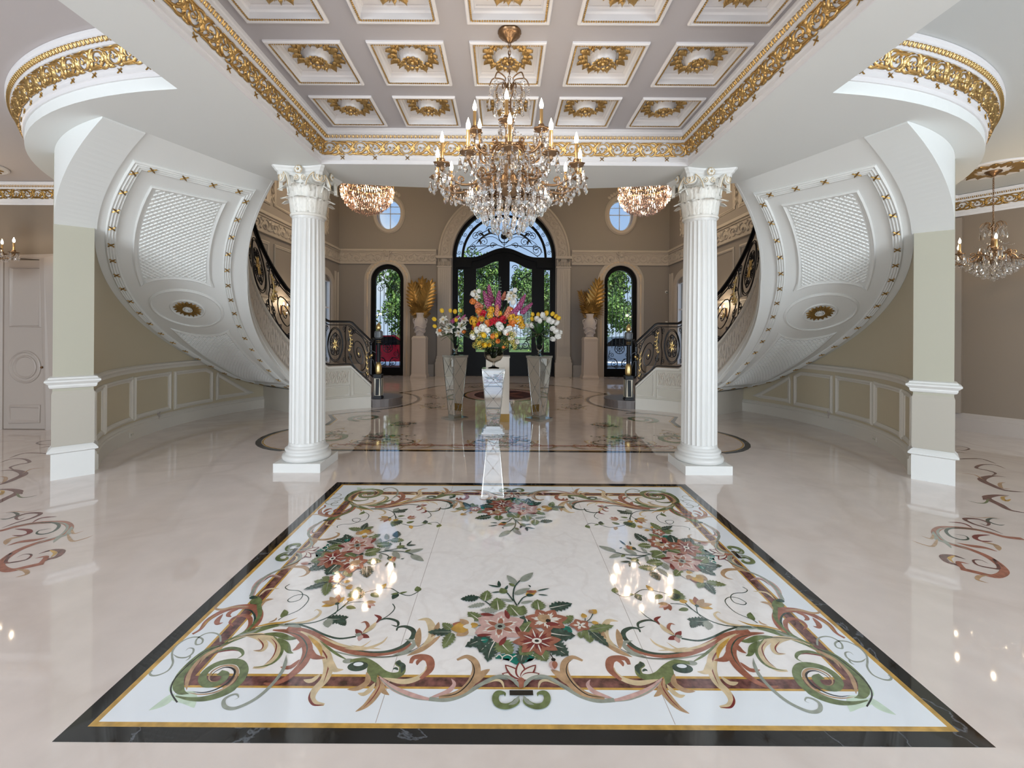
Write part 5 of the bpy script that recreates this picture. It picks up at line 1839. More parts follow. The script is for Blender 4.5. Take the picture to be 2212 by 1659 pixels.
S([(680, 630), (760, 590), (830, 510), (960, 430), (1022, 360), (1000, 312)], 9, DG, 'x'); S([(690, 610), (745, 550), (720, 500), (670, 512)], 30, RU); S([(820, 520), (870, 460), (810, 425)], 34, DR); S([(690, 620), (780, 560), (830, 500)], 50, CRM); S([(830, 500), (940, 465), (1050, 495), (1050, 545), (985, 530)], 26, DG)
# side run between the corner and the side medallion
c4 = ZA(Z4, 5.821); S = c4.s_
S([(40, 1340), (60, 1220), (150, 1120), (280, 1070), (395, 1090)], 70, PK); S([(10, 1330), (80, 1190), (200, 1080), (350, 1005), (480, 960), (560, 890), (620, 820), (600, 785)], 34, SG, 'x'); S([(150, 1160), (260, 1080), (390, 1080)], 12, BK)
S([(380, 1000), (540, 960), (680, 965), (735, 1015), (690, 1065), (605, 1085)], 52, TA); S([(420, 960), (560, 930), (600, 880)], 50, TA); S([(110, 1330), (210, 1245), (375, 1230)], 32, CRM); S([(140, 1420), (210, 1370), (300, 1365)], 26, TA); S([(470, 940), (560, 890), (590, 840), (560, 820)], 26, CRM)
S([(490, 820), (430, 808), (355, 835), (350, 870), (420, 880), (490, 850)], 36, GR, 'tip')
CORNER = Art(); CORNER.items = c4.items + c1.items + c2.items

# ---------------- bouquet (near side; turned for the other three)
c3 = ZA(Z3, 5.027); S = c3.s_; L_ = c3.l_
# vase, shell and tail
c3.items.append(([((Z3((x, 850))), Z3((x, 930)), Z3((x + (1110 - x) * .15, 1010))) for x in (850, 950, 1050, 1150, 1250, 1360)], BG, 0))
c3.items.append(([((Z3((x, 990 - 20 * math.sin(PI * (x - 850) / 510)))), Z3((x, 1030)), Z3((1110 + (x - 1110) * .45, 1010 + 85 * math.sin(PI * (x - 845) / 520) ** .6))) for x in range(855, 1361, 50)], TE, 1))
for x0, x1 in ((860, 930), (930, 1040), (1050, 1160), (1170, 1290), (1290, 1360)): S([(x0, 1010), ((x0 + x1) / 2, 985), (x1, 1015), ((x0 + x1) / 2 + 20, 1060)], 12, IV, 'x')
for x1, y1 in ((925, 1190), (960, 1095), (1120, 1060), (1295, 1095), (1335, 1190)):
    L_(1137, 1250, x1, y1, 96, DR); L_(1137, 1240, 1137 + (x1 - 1137) * .92, 1240 + (y1 - 1240) * .9, 64, IV)
S([(1135, 1230), (1135, 1350)], 60, RU, 'tip')
for s in (-1, 1):
    q = lambda pts: [(1137 + s * (1137 - x), y) if s > 0 else (x, y) for x, y in pts]
    S(q([(1112, 1345), (1060, 1265), (960, 1222), (850, 1232), (740, 1290), (640, 1350)]), 40, SG, 'tip')
    S(q([(1110, 1440), (1070, 1510), (980, 1548), (890, 1530), (855, 1465), (880, 1405), (950, 1405), (960, 1440)]), 66, GR, 'tip'); S(q([(1115, 1430), (1070, 1500), (1000, 1530)]), 40, SG)
S([(1010, 1400), (1060, 1400), (1138, 1400), (1220, 1400), (1265, 1400)], 60, BK, 'x')
# leaves
for a in ((1060, 430, 1080, 120, 8),): S([(1090, 450), (1050, 370), (1060, 260), (1110, 190), (1180, 130)], 14, DG, 'x')
S([(1050, 400), (990, 320), (950, 290)], 13, DG, 'x'); S([(1100, 440), (1150, 370), (1210, 340)], 13, DG, 'x'); S([(820, 460), (740, 400), (660, 350)], 12, DG, 'x')
for a in ((1130, 190, 1265, 90, 70, SG), (1080, 215, 980, 120, 60, SG), (1065, 240, 1000, 205, 34, GR), (1060, 330, 1230, 260, 64, SG), (1045, 405, 905, 378, 36, SG), (1130, 425, 1265, 400, 36, SG), (900, 250, 775, 225, 22, DG), (900, 250, 890, 180, 30, DG), (905, 300, 810, 310, 18, DG), (960, 280, 990, 230, 24, DG), (1310, 290, 1445, 262, 18, DG), (1320, 330, 1430, 340, 16, DG), (1240, 250, 1215, 225, 14, DG)): L_(*a)
L_(960, 320, 915, 260, 70, GR); L_(1190, 345, 1300, 285, 64, GO); L_(1190, 335, 1270, 340, 44, DG); L_(1190, 300, 1310, 300, 40, RU)
for a in ((670, 365, 475, 380, 80, DG), (740, 400, 770, 285, 90, GR), (740, 430, 550, 470, 50, SG), (880, 500, 690, 500, 66, SG), (890, 500, 870, 365, 120, GR), (690, 610, 555, 520, 90, GR), (1110, 560, 1000, 440, 130, GR), (1130, 560, 1160, 450, 80, GR), (1330, 500, 1310, 385, 110, GR), (1440, 480, 1690, 430, 110, DG), (1580, 640, 1700, 560, 80, GR), (1600, 680, 1690, 745, 60, TE), (1180, 560, 1230, 700, 160, DG), (1150, 760, 1250, 620, 120, GR)): L_(*a, serr=.28, vein=IV if a[4] > 85 else None)
for a in ((830, 800, 525, 900, 120, DG), (850, 830, 680, 960, 200, DG), (850, 840, 770, 1065, 110, DG), (900, 830, 1040, 980, 150, GR), (1400, 740, 1725, 780, 150, DG), (1450, 850, 1650, 1000, 150, DG), (1460, 870, 1630, 920, 110, DG), (1200, 900, 1130, 1090, 110, DG), (1250, 900, 1120, 990, 130, GR), (1330, 930, 1410, 1060, 130, GR), (700, 830, 780, 820, 60, TE)): L_(*a, bend=-.05, serr=.3, vein=IV)
for a in ((380, 740, 120, 740, 80, DG), (390, 750, 290, 920, 90, GR), (380, 710, 280, 640, 70, GR), (1790, 740, 1780, 810, 60, GR), (1860, 700, 1885, 860, 100, GR), (1870, 710, 2090, 900, 80, DG), (1870, 720, 2140, 670, 90, GR)): L_(*a, serr=.25, vein=SG)
S([(560, 680), (700, 665)], 10, DG, 'x'); S([(1640, 670), (1700, 670)], 10, DG, 'x'); S([(1820, 640), (1880, 600), (1915, 540)], 9, DG, 'x'); S([(1830, 640), (1830, 590)], 9, DG, 'x'); S([(1840, 635), (1930, 635)], 9, DG, 'x'); S([(1450, 980), (1490, 1040)], 10, BK, 'x')
# tulip
for a in ((620, 640, 480, 600, 110, IV), (640, 720, 520, 760, 110, IV), (640, 690, 600, 640, 70, GO), (560, 690, 390, 650, 110, RU), (560, 720, 430, 780, 90, TA), (570, 680, 370, 710, 130, GO), (560, 660, 470, 600, 60, TA), (600, 680, 500, 680, 60, IV)): L_(*a)
c3.f_(905, 680, 265, PK, IV, SG, n=6, rot=.45, sq=.86, c4=RU)
for a in ((690, 545, 850, 560, 40, DR), (1000, 600, 960, 500, 40, DR), (650, 780, 820, 770, 34, DR), (900, 890, 975, 790, 44, DR), (1080, 680, 1130, 800, 40, DR)): L_(*a)
c3.f_(1410, 610, 215, RU, IV, RU, n=7, rot=.2, sq=.8); L_(1330, 620, 1440, 560, 110, TA); L_(1420, 600, 1440, 650, 40, BK); L_(1400, 650, 1560, 660, 50, DR)
c3.f_(1305, 840, 240, RU, DR, IV, n=8, rot=.1, sq=.82)
for k in range(8):
    a = .5 + 2 * PI * k / 8; L_(1305 + 50 * math.cos(a), 840 + 40 * math.sin(a), 1305 + 170 * math.cos(a), 840 + 135 * math.sin(a), 12, IV)
c3.f_(1775, 670, 105, RU, IV, IV, n=5, rot=.6, sq=.9)
L_(1900, 540, 1950, 500, 60, GO); L_(1900, 540, 1880, 500, 44, TA); L_(1830, 590, 1800, 540, 50, GO); L_(1900, 635, 1980, 650, 40, GO); L_(1470, 1060, 1490, 1160, 60, PK); L_(1500, 1060, 1500, 1150, 46, RU); c3.d_(1485, 1045, 22, BK)

inl = empty('floor_inlay', (XC, YC, 0))
tag(inl, 'rectangular black-bordered marble inlay with four bouquets and scrolling corners', 'floor inlay')
def rect_ring(x0, y0, x1, y1, z, nm, m, par=inl):
    """ring between half sizes"""
    b = MB(); vs = [(sx * hx, sy * hy, z) for hx, hy in ((x0, y0), (x1, y1)) for sx, sy in ((-1, -1), (1, -1), (1, 1), (-1, 1))]
    b.add(vs, [(i, (i + 1) % 4, 4 + (i + 1) % 4, 4 + i) for i in range(4)])
    return b.build(nm, m, par)
BLKM = marble('inlay_black_marble', (.010, .010, .011), (.22, .24, .28), 1.1, .05, .003, .3, .6, .5, coat=.3)
rect_ring(HX, HY, HX - .075, HY - .066, .0006, 'black_border', BLKM)
rect_ring(HX - .075, HY - .066, HX - .100, HY - .088, .0006, 'gold_line', PAL[GO])
rect_ring(HX - .100, HY - .088, 1.57, 1.187, .0006, 'white_border', PAL[WH])
rect_ring(1.57, 1.187, 1.556, 1.175, .0006, 'gold_line', PAL[GO]); rect_ring(1.500, 1.121, 1.488, 1.107, .0006, 'gold_line', PAL[GO])
rect_ring(1.556, 1.175, 1.500, 1.121, .0006, 'brown_marble_band', PAL[BR])
FIELD = marble('inlay_field', (.95, .925, .92), (.78, .73, .71), 3.0, .045, .04, .03, .7, .3, coat=.35)
b = MB(); b.add([(-1.488, -1.107, .0006), (1.488, -1.107, .0006), (1.488, 1.107, .0006), (-1.488, 1.107, .0006)], [(0, 1, 2, 3)]); b.build('marble_field', FIELD, inl)
b = MB()
for x in (-.6, .62): b.box(x - .0015, x + .0015, -HY + .09, HY - .09, .0006, .0007)
b.build('joint', polished('joint_line', (.45, .40, .38)), inl)
STEPZ = .000012
for k, (sx, sy, nm) in enumerate(((1, 1, 'corner'), (-1, 1, ''), (1, -1, ''), (-1, -1, ''))):
    b = MB()
    CORNER.xf(lambda u, v: (sx * (u - XC), sy * (v - YC))).emit(b, lambda u, v, h: Vector((u, v, h)), .0009, 0, STEPZ)
    # keep faces looking up
    if sx * sy < 0: pass
    b.build('corner_scroll', PAL, inl)
fh = HX - .336 + .02
O = Z3((1137, 1300))
for k in range(4):
    b = MB()
    def tr(u, v):
        x, y = u - XC, v - YC     # near side: y negative
        if k == 0: return (x, y)
        if k == 2: return (-x, -y)
        dn = y + 1.147            # distance inwards from the band centre
        if k == 1: return (-(1.528 - dn), -x)     # left side
        return (1.528 - dn, x)
    c3.xf(tr).emit(b, lambda u, v, h: Vector((u, v, h)), .0042, 0, STEPZ)
    b.build('bouquet', PAL, inl)

# ---------------- the large lobed inlay further back
ROT = empty('floor_inlay', (0, 9.2, 0))
tag(ROT, 'large lobed entrance hall inlay with scrolls behind the fluted columns', 'floor inlay')
def arcp(cx, cy, r, a0, a1, n): return [(cx + r * math.cos(math.radians(a0 + (a1 - a0) * i / n)), cy + r * math.sin(math.radians(a0 + (a1 - a0) * i / n))) for i in range(n + 1)]
rightc = [(0, 5.80), (2.9, 5.80)] + arcp(2.75, 6.55, .80, -78, 75, 14) + [(3.0, 7.75), (3.25, 8.2), (2.85, 8.5), (2.4, 8.55)] + arcp(3.35, 9.9, 1.42, -118, -240, 16) + [(2.3, 11.6), (1.9, 12.5), (1.0, 13.2), (0, 13.4)]
loopc = rightc + [(-x, y) for x, y in rightc[::-1][1:-1]]
def ribbon_line(pts, w, c, z, b, off=0):
    P = [Vector((x, y - 9.2, 0)) for x, y in pts]; n = len(P); vs = []; fs = []
    for i in range(n):
        a, d = P[(i - 1) % n], P[(i + 1) % n]; T = (d - a).normalized(); N = Vector((-T.y, T.x, 0))
        vs += [P[i] + N * (off - w / 2) + Vector((0, 0, z)), P[i] + N * (off + w / 2) + Vector((0, 0, z))]
    for i in range(n): j = (i + 1) % n; fs.append((i * 2, j * 2, j * 2 + 1, i * 2 + 1))
    b.add(vs, fs, c)
b = MB(); ribbon_line(loopc, .075, 0, .0006, b); b.build('black_border', [PAL[BK]], ROT)
b = MB(); ribbon_line(loopc, .022, 0, .0006, b, .055); b.build('gold_line', [PAL[GO]], ROT)
# pale field
b = MB(); inner = [(x * .985, 9.9 + (y - 9.9) * .985 - 9.2) for x, y in loopc]
b.prism(inner, .0002, .0004); b.build('marble_field', marble('hall_field', (.70, .58, .51), (.60, .49, .42), .8, .045, .04, .05, .75, .4, coat=.35), ROT)
b = MB()
for s in (1, -1):
    # scrolls: the front corner unit reused, laid along the front edge and the sides
    for (ox, oy, sc, rot, fx) in ((.42, 5.98, .9, 0, 1), (1.28, 5.98, .9, 0, -1), (2.1, 5.98, .85, 0, 1), (2.7, 6.9, .55, 1.9, 1), (1.4, 8.9, .8, .3, -1), (1.9, 10.6, .7, 1.4, 1), (.9, 12.2, .8, 0, 1)):
        A = Art(); cr_, sr_ = math.cos(rot), math.sin(rot)
        A.items = [it for it in c2.items[::1]]
        def tf(u, v, ox=ox, oy=oy, sc=sc, fx=fx):
            x, y = (u + .45) * sc * fx, (v - 1.95) * sc
            X, Y = ox + x * cr_ - y * sr_, oy + x * sr_ + y * cr_
            return (s * X, Y - 9.2)
        A.xf(tf).emit(b, lambda u, v, h: Vector((u, v, h)), .0008, 0, STEPZ)
    for cx_, cy_, r in ((2.55, 6.45, .33), (2.5, 7.95, .3)):
        A = Art()
        A.stroke([(s * (cx_ + x), cy_ + y - 9.2) for x, y in spiral(0, 0, r, .05, -PI / 2, 1.6, 26)], .09, GR, 'tip', smooth=False)
        A.stroke([(s * (cx_ + x), cy_ + y - 9.2) for x, y in spiral(0, 0, r * .8, .06, -PI / 2, 1.3, 22)], .03, TA, 'tip', smooth=False)
        A.emit(b, lambda u, v, h: Vector((u, v, h)), .0016, 0, STEPZ)
b.build('scroll_border', PAL, ROT)
b = MB(); A = Art()
A.stroke([(x, 6.08 - 9.2) for x in (-2.3, -1, 0, 1, 2.3)], .05, RU, 'x')
for r, c_ in ((1.0, BK), (.95, GO), (.92, PK), (.72, BK), (.70, BR)):
    A.disc(0, 10.9 - 9.2, r, c_, 24, r * 1.1)
for k in range(10):
    a = k * .63; A.leaf(.1 * math.cos(a), 1.7 + .1 * math.sin(a), .62 * math.cos(a), 1.7 + .7 * math.sin(a), .2, RU if k % 2 else BR)
A.emit(b, lambda u, v, h: Vector((u, v, h)), .0016, 0, STEPZ); b.build('oval_medallion', PAL, ROT)
b = MB()
for (ox, oy, sc, rz) in ((0, 6.35, .8, 0), (-1.7, 7.4, .5, .4), (1.7, 7.4, .5, -.4), (-1.9, 6.55, .45, 0), (1.9, 6.55, .45, 0)):
    cz, sz_ = math.cos(rz), math.sin(rz)
    A = Art(); A.items = c3.items
    A.xf(lambda u, v: (ox + ((u - XC) * cz - (v - 2.3) * sz_) * sc, oy - 9.2 + ((u - XC) * sz_ + (v - 2.3) * cz) * sc)).emit(b, lambda u, v, h: Vector((u, v, h)), .0030, 0, STEPZ)
b.build('bouquet', PAL, ROT)

# ---------------- scrolled inlays of the side rooms
Z5 = zoomer(0, 930, 5.027)
c5 = ZA(Z5, 5.027); S = c5.s_
S([(-200, 1110), (0, 1090), (150, 1050), (350, 1010), (560, 995), (700, 1000), (760, 1050), (700, 1130), (560, 1180), (380, 1230), (200, 1300), (60, 1390), (0, 1470), (100, 1520), (300, 1480), (480, 1440)], 60, RU, 'x')
S([(560, 995), (700, 1010), (730, 1060), (650, 1140), (500, 1190), (330, 1260)], 22, SG); S([(100, 1045), (350, 1010), (560, 1000), (640, 1030), (590, 1090), (480, 1125), (400, 1120), (430, 1085), (560, 1065)], 26, DG)
S([(780, 1040), (740, 1120), (640, 1160), (580, 1220)], 50, SG); S([(780, 1070), (800, 1120), (910, 1090)], 22, TA); S([(730, 1120), (780, 1200), (900, 1180), (1010, 1140)], 26, TA)
S([(520, 1160), (380, 1190), (220, 1210), (80, 1250)], 60, RU); S([(60, 1240), (100, 1180), (250, 1150)], 50, TA); S([(160, 1070), (300, 1080), (320, 1110), (240, 1140), (130, 1140)], 40, DR)
S([(10, 1420), (120, 1330), (60, 1430), (150, 1430), (290, 1400), (340, 1350), (260, 1345), (180, 1380)], 26, BR); S([(420, 1340), (560, 1300), (670, 1310), (620, 1370), (520, 1400), (400, 1460)], 56, BR); S([(540, 1300), (600, 1330), (550, 1380)], 30, GO)
S([(170, 1510), (270, 1520), (290, 1560), (170, 1595)], 36, TA); S([(380, 1390), (500, 1370), (440, 1440), (300, 1470)], 46, RU)
S([(20, 1060), (180, 1000), (350, 950), (440, 900), (300, 900), (180, 940), (200, 970), (270, 945)], 34, BR); S([(350, 1000), (450, 950), (620, 935)], 24, DR); S([(0, 900), (150, 880), (300, 885), (490, 845)], 12, TA)
S([(0, 960), (80, 960), (190, 920), (150, 890), (60, 900)], 26, DG)
S([(-250, 830), (-60, 800), (60, 740), (170, 690), (200, 660), (100, 640), (-40, 640)], 66, BR); S([(180, 660), (210, 720), (300, 725), (410, 700)], 18, GR); S([(170, 655), (240, 690)], 40, BR); S([(-60, 680), (0, 700), (30, 660), (-30, 650)], 30, GO)
S([(-200, 600), (0, 585), (150, 530), (260, 470), (150, 430), (0, 440)], 60, BR); S([(240, 470), (340, 420), (480, 405)], 14, TA); S([(0, 500), (60, 510), (40, 560), (-60, 570)], 30, TA)
S([(0, 350), (120, 310), (260, 310), (320, 345), (200, 370), (110, 400), (160, 430)], 26, BR); S([(100, 300), (250, 250), (400, 245), (560, 255)], 22, BR); S([(620, 110), (500, 110), (400, 135), (460, 155), (600, 140)], 16, BR); S([(430, 190), (520, 175), (610, 185)], 16, BR)
for s in (1, -1):
    r = empty('floor_inlay', (0, 0, 0)); tag(r, 'scrolling marble floor ornament in the side room at the ' + ('left' if s > 0 else 'right'), 'floor inlay')
    b = MB(); c5.xf(lambda u, v: (s * u, v)).emit(b, lambda u, v, h: Vector((u, v, h)), .0008, 0, STEPZ)
    b.build('scroll_ornament', PAL, r)
# ================================================================== chandeliers
def crystal(name, tint, rough=0.0):
    m = bpy.data.materials.new(name); m.use_nodes = True
    n = m.node_tree; n.nodes.clear()
    o = n.nodes.new('ShaderNodeOutputMaterial'); t = n.nodes.new('ShaderNodeBsdfTransparent'); t.inputs[0].default_value = (*tint, 1)
    g = n.nodes.new('ShaderNodeBsdfGlossy'); g.inputs['Roughness'].default_value = .03; g.inputs['Color'].default_value = (1, 1, 1, 1)
    f = n.nodes.new('ShaderNodeFresnel'); f.inputs['IOR'].default_value = 1.9
    r = n.nodes.new('ShaderNodeBsdfRefraction'); r.inputs['IOR'].default_value = 1.6; r.inputs['Roughness'].default_value = .02; r.inputs[0].default_value = (*tint, 1)
    x0 = n.nodes.new('ShaderNodeMixShader'); x0.inputs[0].default_value = .5
    n.links.new(t.outputs[0], x0.inputs[1]); n.links.new(r.outputs[0], x0.inputs[2])
    a = n.nodes.new('ShaderNodeMath'); a.operation = 'ADD'; a.inputs[1].default_value = .03
    n.links.new(f.outputs[0], a.inputs[0])
    x = n.nodes.new('ShaderNodeMixShader'); n.links.new(a.outputs[0], x.inputs[0])
    n.links.new(x0.outputs[0], x.inputs[1]); n.links.new(g.outputs[0], x.inputs[2]); n.links.new(x.outputs[0], o.inputs[0])
    return m
CRY = crystal('cut_crystal', (.97, .96, .95)); CRYP = crystal('rosy_crystal', (.95, .80, .74))
BULB = mat('lit_bulb', (1, .9, .75), .3, emit=((1, .80, .55), 22))
def drop(b, p, w, h, n=6, mi=0):
    """faceted pear pendant hanging from p"""
    b.lathe([(0, 0), (w * .22, -h * .10), (w * .30, -h * .30), (w * .5, -h * .62), (w * .34, -h * .86), (0, -h)], n, p, mi)
def bead(b, p, r, mi=0):
    b.lathe([(0, -r), (r, 0), (0, r)], 4, p, mi)
def strand(b, p0, p1, sag, n, r):
    for i in range(n + 1):
        t = i / n; p = Vector(p0).lerp(Vector(p1), t); p.z -= sag * 4 * t * (1 - t); bead(b, p, r)

def arm_meshes(R, zb, zc0, rr, par, big):
    """one arm in the XZ plane: from the body (r .06, z zc0) to the candle cup at radius R, height zb"""
    pts = [(.05, zc0), (R * .28, zc0 + rr * .55), (R * .42, zc0 + rr * .25), (R * .52, zc0 - rr * .55), (R * .74, zc0 - rr * .9), (R * .93, zc0 - rr * .35), (R, zb - .02)]
    P = [Vector((x, 0, z)) for x, z in cr(pts, 6)]
    b = MB(); b.tube(P, [.011 - .003 * i / len(P) for i in range(len(P))], 7)
    sp_ = [Vector((x, 0, z)) for x, z in spiral(R * .42, zc0 + rr * .75, rr * .45, rr * .08, -PI / 2, -1.3, 16)]
    b.tube(sp_, .008, 6)
    b.tube([Vector((x, 0, z)) for x, z in spiral(R * .72, zc0 - rr * .45, rr * .4, rr * .08, -PI / 2, 1.2, 14)], .006, 6)
    b.ball((R * .52, 0, zc0 - rr * .5), .017, n=8); b.ball((R * .28, 0, zc0 + rr * .55), .015, n=8)
    arm = b.build('candle_arm', BRASS, par, smooth=True)
    b = MB()
    b.lathe([(.006, -.035), (.016, -.02), (.012, -.01), (.03, .0), (.052, .010), (.056, .018), (.03, .012), (.018, .022), (.022, .04), (.020, .05), (.012, .05)], 16, (R, 0, zb), rf=lambda a, z: 1 + .12 * math.cos(6 * a) if z > .005 and z < .03 else 1)
    b.build('drip_pan', BRASS, arm, smooth=True)
    b = MB(); b.lathe([(.0115, .045), (.0115, .155), (.010, .158)], 12, (R, 0, zb)); b.build('candle', BRASSL, arm, smooth='auto')
    b = MB(); b.lathe([(.006, .156), (.012, .168), (.0145, .182), (.012, .20), (.006, .218), (.0015, .232), (0, .236)], 12, (R, 0, zb)); b.build('bulb', BULB, arm, smooth=True)
    for k in range(5):
        a = 2 * PI * k / 5 + .3; b = MB()
        p = Vector((R + .05 * math.cos(a), .05 * math.sin(a), zb + .008))
        bead(b, p - Vector((0, 0, .008)), .007); bead(b, p - Vector((0, 0, .022)), .008); drop(b, p - Vector((0, 0, .028)), .026 * big, .072 * big)
        b.build('crystal_drop', CRY, arm)
    return arm

def chandelier(loc, ztop, name, lab, R1, z1, n1, R2, z2, n2, zbot, zcrown, big=1.0, rb=.3, seed=1, canopy=True):
    rnd = random.Random(seed)
    root = empty(name, (loc[0], loc[1], 0)); tag(root, lab, 'chandelier')
    b = MB(); b.lathe([(.0, -.075), (.02, -.07), (.03, -.055), (.045, -.05), (.05, -.035), (.07, -.03), (.083, -.012), (.085, 0)], 32, (0, 0, ztop - .002), rf=lambda a, z: 1 + .04 * math.cos(16 * a) if -.05 < z < -.01 else 1)
    b.build('canopy', BRASS, root, smooth=True)
    b = MB(); z = ztop - .07; k = 0
    while z > zcrown + .02:
        R = Matrix.Translation((0, 0, z - .02)) @ Matrix.Rotation((k % 2) * PI / 2, 4, 'Z')
        b.tube([R @ Vector((.009 * math.cos(a), 0, .021 * math.sin(a))) for a in [2 * PI * i / 10 for i in range(10)]], .003, 5, closed=True)
        z -= .031; k += 1
    b.tube([(.004, 0, ztop - .06), (-.005, .002, (ztop + zcrown) / 2), (.003, 0, zcrown)], .002, 4)
    b.build('chain', BRASS, root)
    zb = z1 - .06
    b = MB()
    prof = [(0, zb - .08), (.02, zb - .07), (.05, zb - .05), (.085, zb - .01), (.09, zb + .03), (.05, zb + .06), (.03, zb + .1), (.045, zb + .16), (.028, zb + .22), (.022, z2 - .1), (.05, z2 - .07), (.06, z2 - .04), (.03, z2 - .01), (.02, z2 + .06), (.032, z2 + .12), (.018, z2 + .18), (.014, zcrown - .08), (.03, zcrown - .05), (.012, zcrown - .02), (.006, zcrown)]
    b.lathe([(r, z - zb) for r, z in prof], 24, (0, 0, zb)); b.build('stem', BRASS, root, smooth=True)
    # ring basket frame
    b = MB()
    for rr, zz in ((rb * .62, zb + .0), (rb * .62, zb - .02)): b.tube([(rr * math.cos(a), rr * math.sin(a), zz) for a in [2 * PI * i / 36 for i in range(36)]], .007, 6, closed=True)
    for i in range(18):
        a = 2 * PI * i / 18; A = Art(); A.leaf(0, -.03, 0, .05, .045, 0)
        ca, sa = math.cos(a), math.sin(a)
        A.emit(b, lambda u, v, h: Vector(((rb * .62 + h) * ca - u * sa, (rb * .62 + h) * sa + u * ca, zb + v)), .002, .01)
    b.build('gallery_ring', BRASS, root, smooth=True)
    for R, zc_, n, z0, rr, off in ((R1, z1, n1, zb + .03, .075, 0.0), (R2, z2, n2, z2 - .07, .06, .45)):
        if n == 0: continue
        src = arm_meshes(R, zc_, z0, rr, root, big); src.rotation_euler = (0, 0, off)
        for i in range(1, n):
            c = copy_tree(src, root); c.rotation_euler = (0, 0, off + 2 * PI * i / n)
    # crystals: bottom basket in tiers, body strands, crown
    b = MB()
    tiers = 5
    for k in range(tiers):
        t = k / (tiers - 1); rr = rb * (1 - t) ** .75 * .95 + .012; zz = zb - .04 - (zb - .04 - (zbot + .075)) * t
        n = max(1, int(2 * PI * rr / (.05 * big)))
        for i in range(n):
            a = 2 * PI * (i + .5 * (k % 2)) / n + rnd.uniform(-.05, .05)
            drop(b, (rr * math.cos(a), rr * math.sin(a), zz + rnd.uniform(-.012, .012)), .034 * big, .082 * big)
            for q_ in range(3 if k < 3 else 0): bead(b, (rr * math.cos(a), rr * math.sin(a), zz + .012 + q_ * .016), .007)
    drop(b, (0, 0, zbot + .06), .05, .06)
    for i in range(28):
        a = 2 * PI * i / 28
        rr = rb * (.62 if i % 2 else .9)
        m = 9
        for j in range(m): bead(b, (rr * math.cos(a), rr * math.sin(a), zb - .02 - j * .018), .007)
    for i in range(20):   # strands from stem outward
        a = 2 * PI * i / 20
        strand(b, (.04 * math.cos(a), .04 * math.sin(a), z2 - .05), (rb * .62 * math.cos(a), rb * .62 * math.sin(a), zb + .02), .02, 13, .0075)
    for i in range(n1):
        a0, a1 = 2 * PI * i / n1, 2 * PI * (i + 1) / n1
        strand(b, (R1 * math.cos(a0), R1 * math.sin(a0), z1 - .01), (R1 * math.cos(a1), R1 * math.sin(a1), z1 - .01), .07, 12, .0075)
        am = (a0 + a1) / 2
        strand(b, (R1 * .97 * math.cos(a0), R1 * .97 * math.sin(a0), z1 - .02), (rb * .62 * math.cos(a0), rb * .62 * math.sin(a0), zb), .10, 12, .0065)
        drop(b, (R1 * .55 * math.cos(am), R1 * .55 * math.sin(am), zb + .03), .03 * big, .075 * big)
        for q in (0, 1, 2):
            rr = R1 * (.75 + .08 * q); drop(b, (rr * math.cos(a0), rr * math.sin(a0), zb + .03 - .01 * q), .026 * big, .07 * big)
    for i in range(16):
        a = 2 * PI * i / 16
        for rr, zz in ((rb * .35, z2 - .12), (rb * .55, z2 - .16), (rb * .75, z2 - .22)):
            drop(b, (rr * math.cos(a + zz * 9), rr * math.sin(a + zz * 9), zz), .024 * big, .07 * big); bead(b, (rr * math.cos(a + zz * 9), rr * math.sin(a + zz * 9), zz + .01), .008)
    for i in range(max(6, n2)):
        a0 = 2 * PI * i / max(6, n2) + .45
        strand(b, (R2 * math.cos(a0), R2 * math.sin(a0), z2 - .02), (.03 * math.cos(a0), .03 * math.sin(a0), z2 + .1), .05, 10, .007)
        drop(b, (R2 * .6 * math.cos(a0), R2 * .6 * math.sin(a0), z2 - .05), .03 * big, .08 * big)
    b.build('crystal_strands', CRY, root); root.children[-1]['kind'] = 'stuff'
    b = MB(); c = MB()
    for i in range(8):
        a = 2 * PI * i / 8; ca, sa = math.cos(a), math.sin(a); R = rb * .48
        b.tube([(x * ca, x * sa, z) for x, z in cr([(.01, zcrown - .14), (.05, zcrown - .05), (.04, zcrown + .0), (R * .8, zcrown + .01), (R, zcrown - .04)], 4)], .005, 5)
        for q in range(5): bead(c, (R * ca, R * sa, zcrown - .05 - q * .016), .007)
        drop(c, (R * ca, R * sa, zcrown - .13), .026 * big, .08 * big); drop(c, (R * .7 * math.cos(a + .4), R * .7 * math.sin(a + .4), zcrown - .1), .026 * big, .08 * big)
        strand(c, (R * ca, R * sa, zcrown - .04), (R * math.cos(a + PI / 4), R * math.sin(a + PI / 4), zcrown - .04), .05, 8, .0065)
        strand(c, (R * .8 * ca, R * .8 * sa, zcrown - .06), (.03 * ca, .03 * sa, z2 + .13), .0, 12, .0065)
    b.build('crown_scrolls', BRASS, root, smooth=True); c.build('crown_crystals', CRY, root)
    return root
def glow(loc, e, r=.05, c=(1, .78, .52)):
    l = bpy.data.lights.new('bulb_light', 'POINT'); l.energy = e; l.shadow_soft_size = r; l.color = c
    o = bpy.data.objects.new('bulb_light', l); o.location = loc; COL.objects.link(o)
chandelier((.03, 3.195), ZC, 'chandelier', 'large brass candle chandelier with crystal drops hanging under the coffered ceiling', .52, 2.70, 12, .27, 2.985, 6, 2.275, 3.43, 1.15, .30, 3)
for k in range(6): a = k * PI / 3; glow((.03 + .62 * math.cos(a), 3.195 + .62 * math.sin(a), 2.86), 1.4, .05, (1, .84, .64))
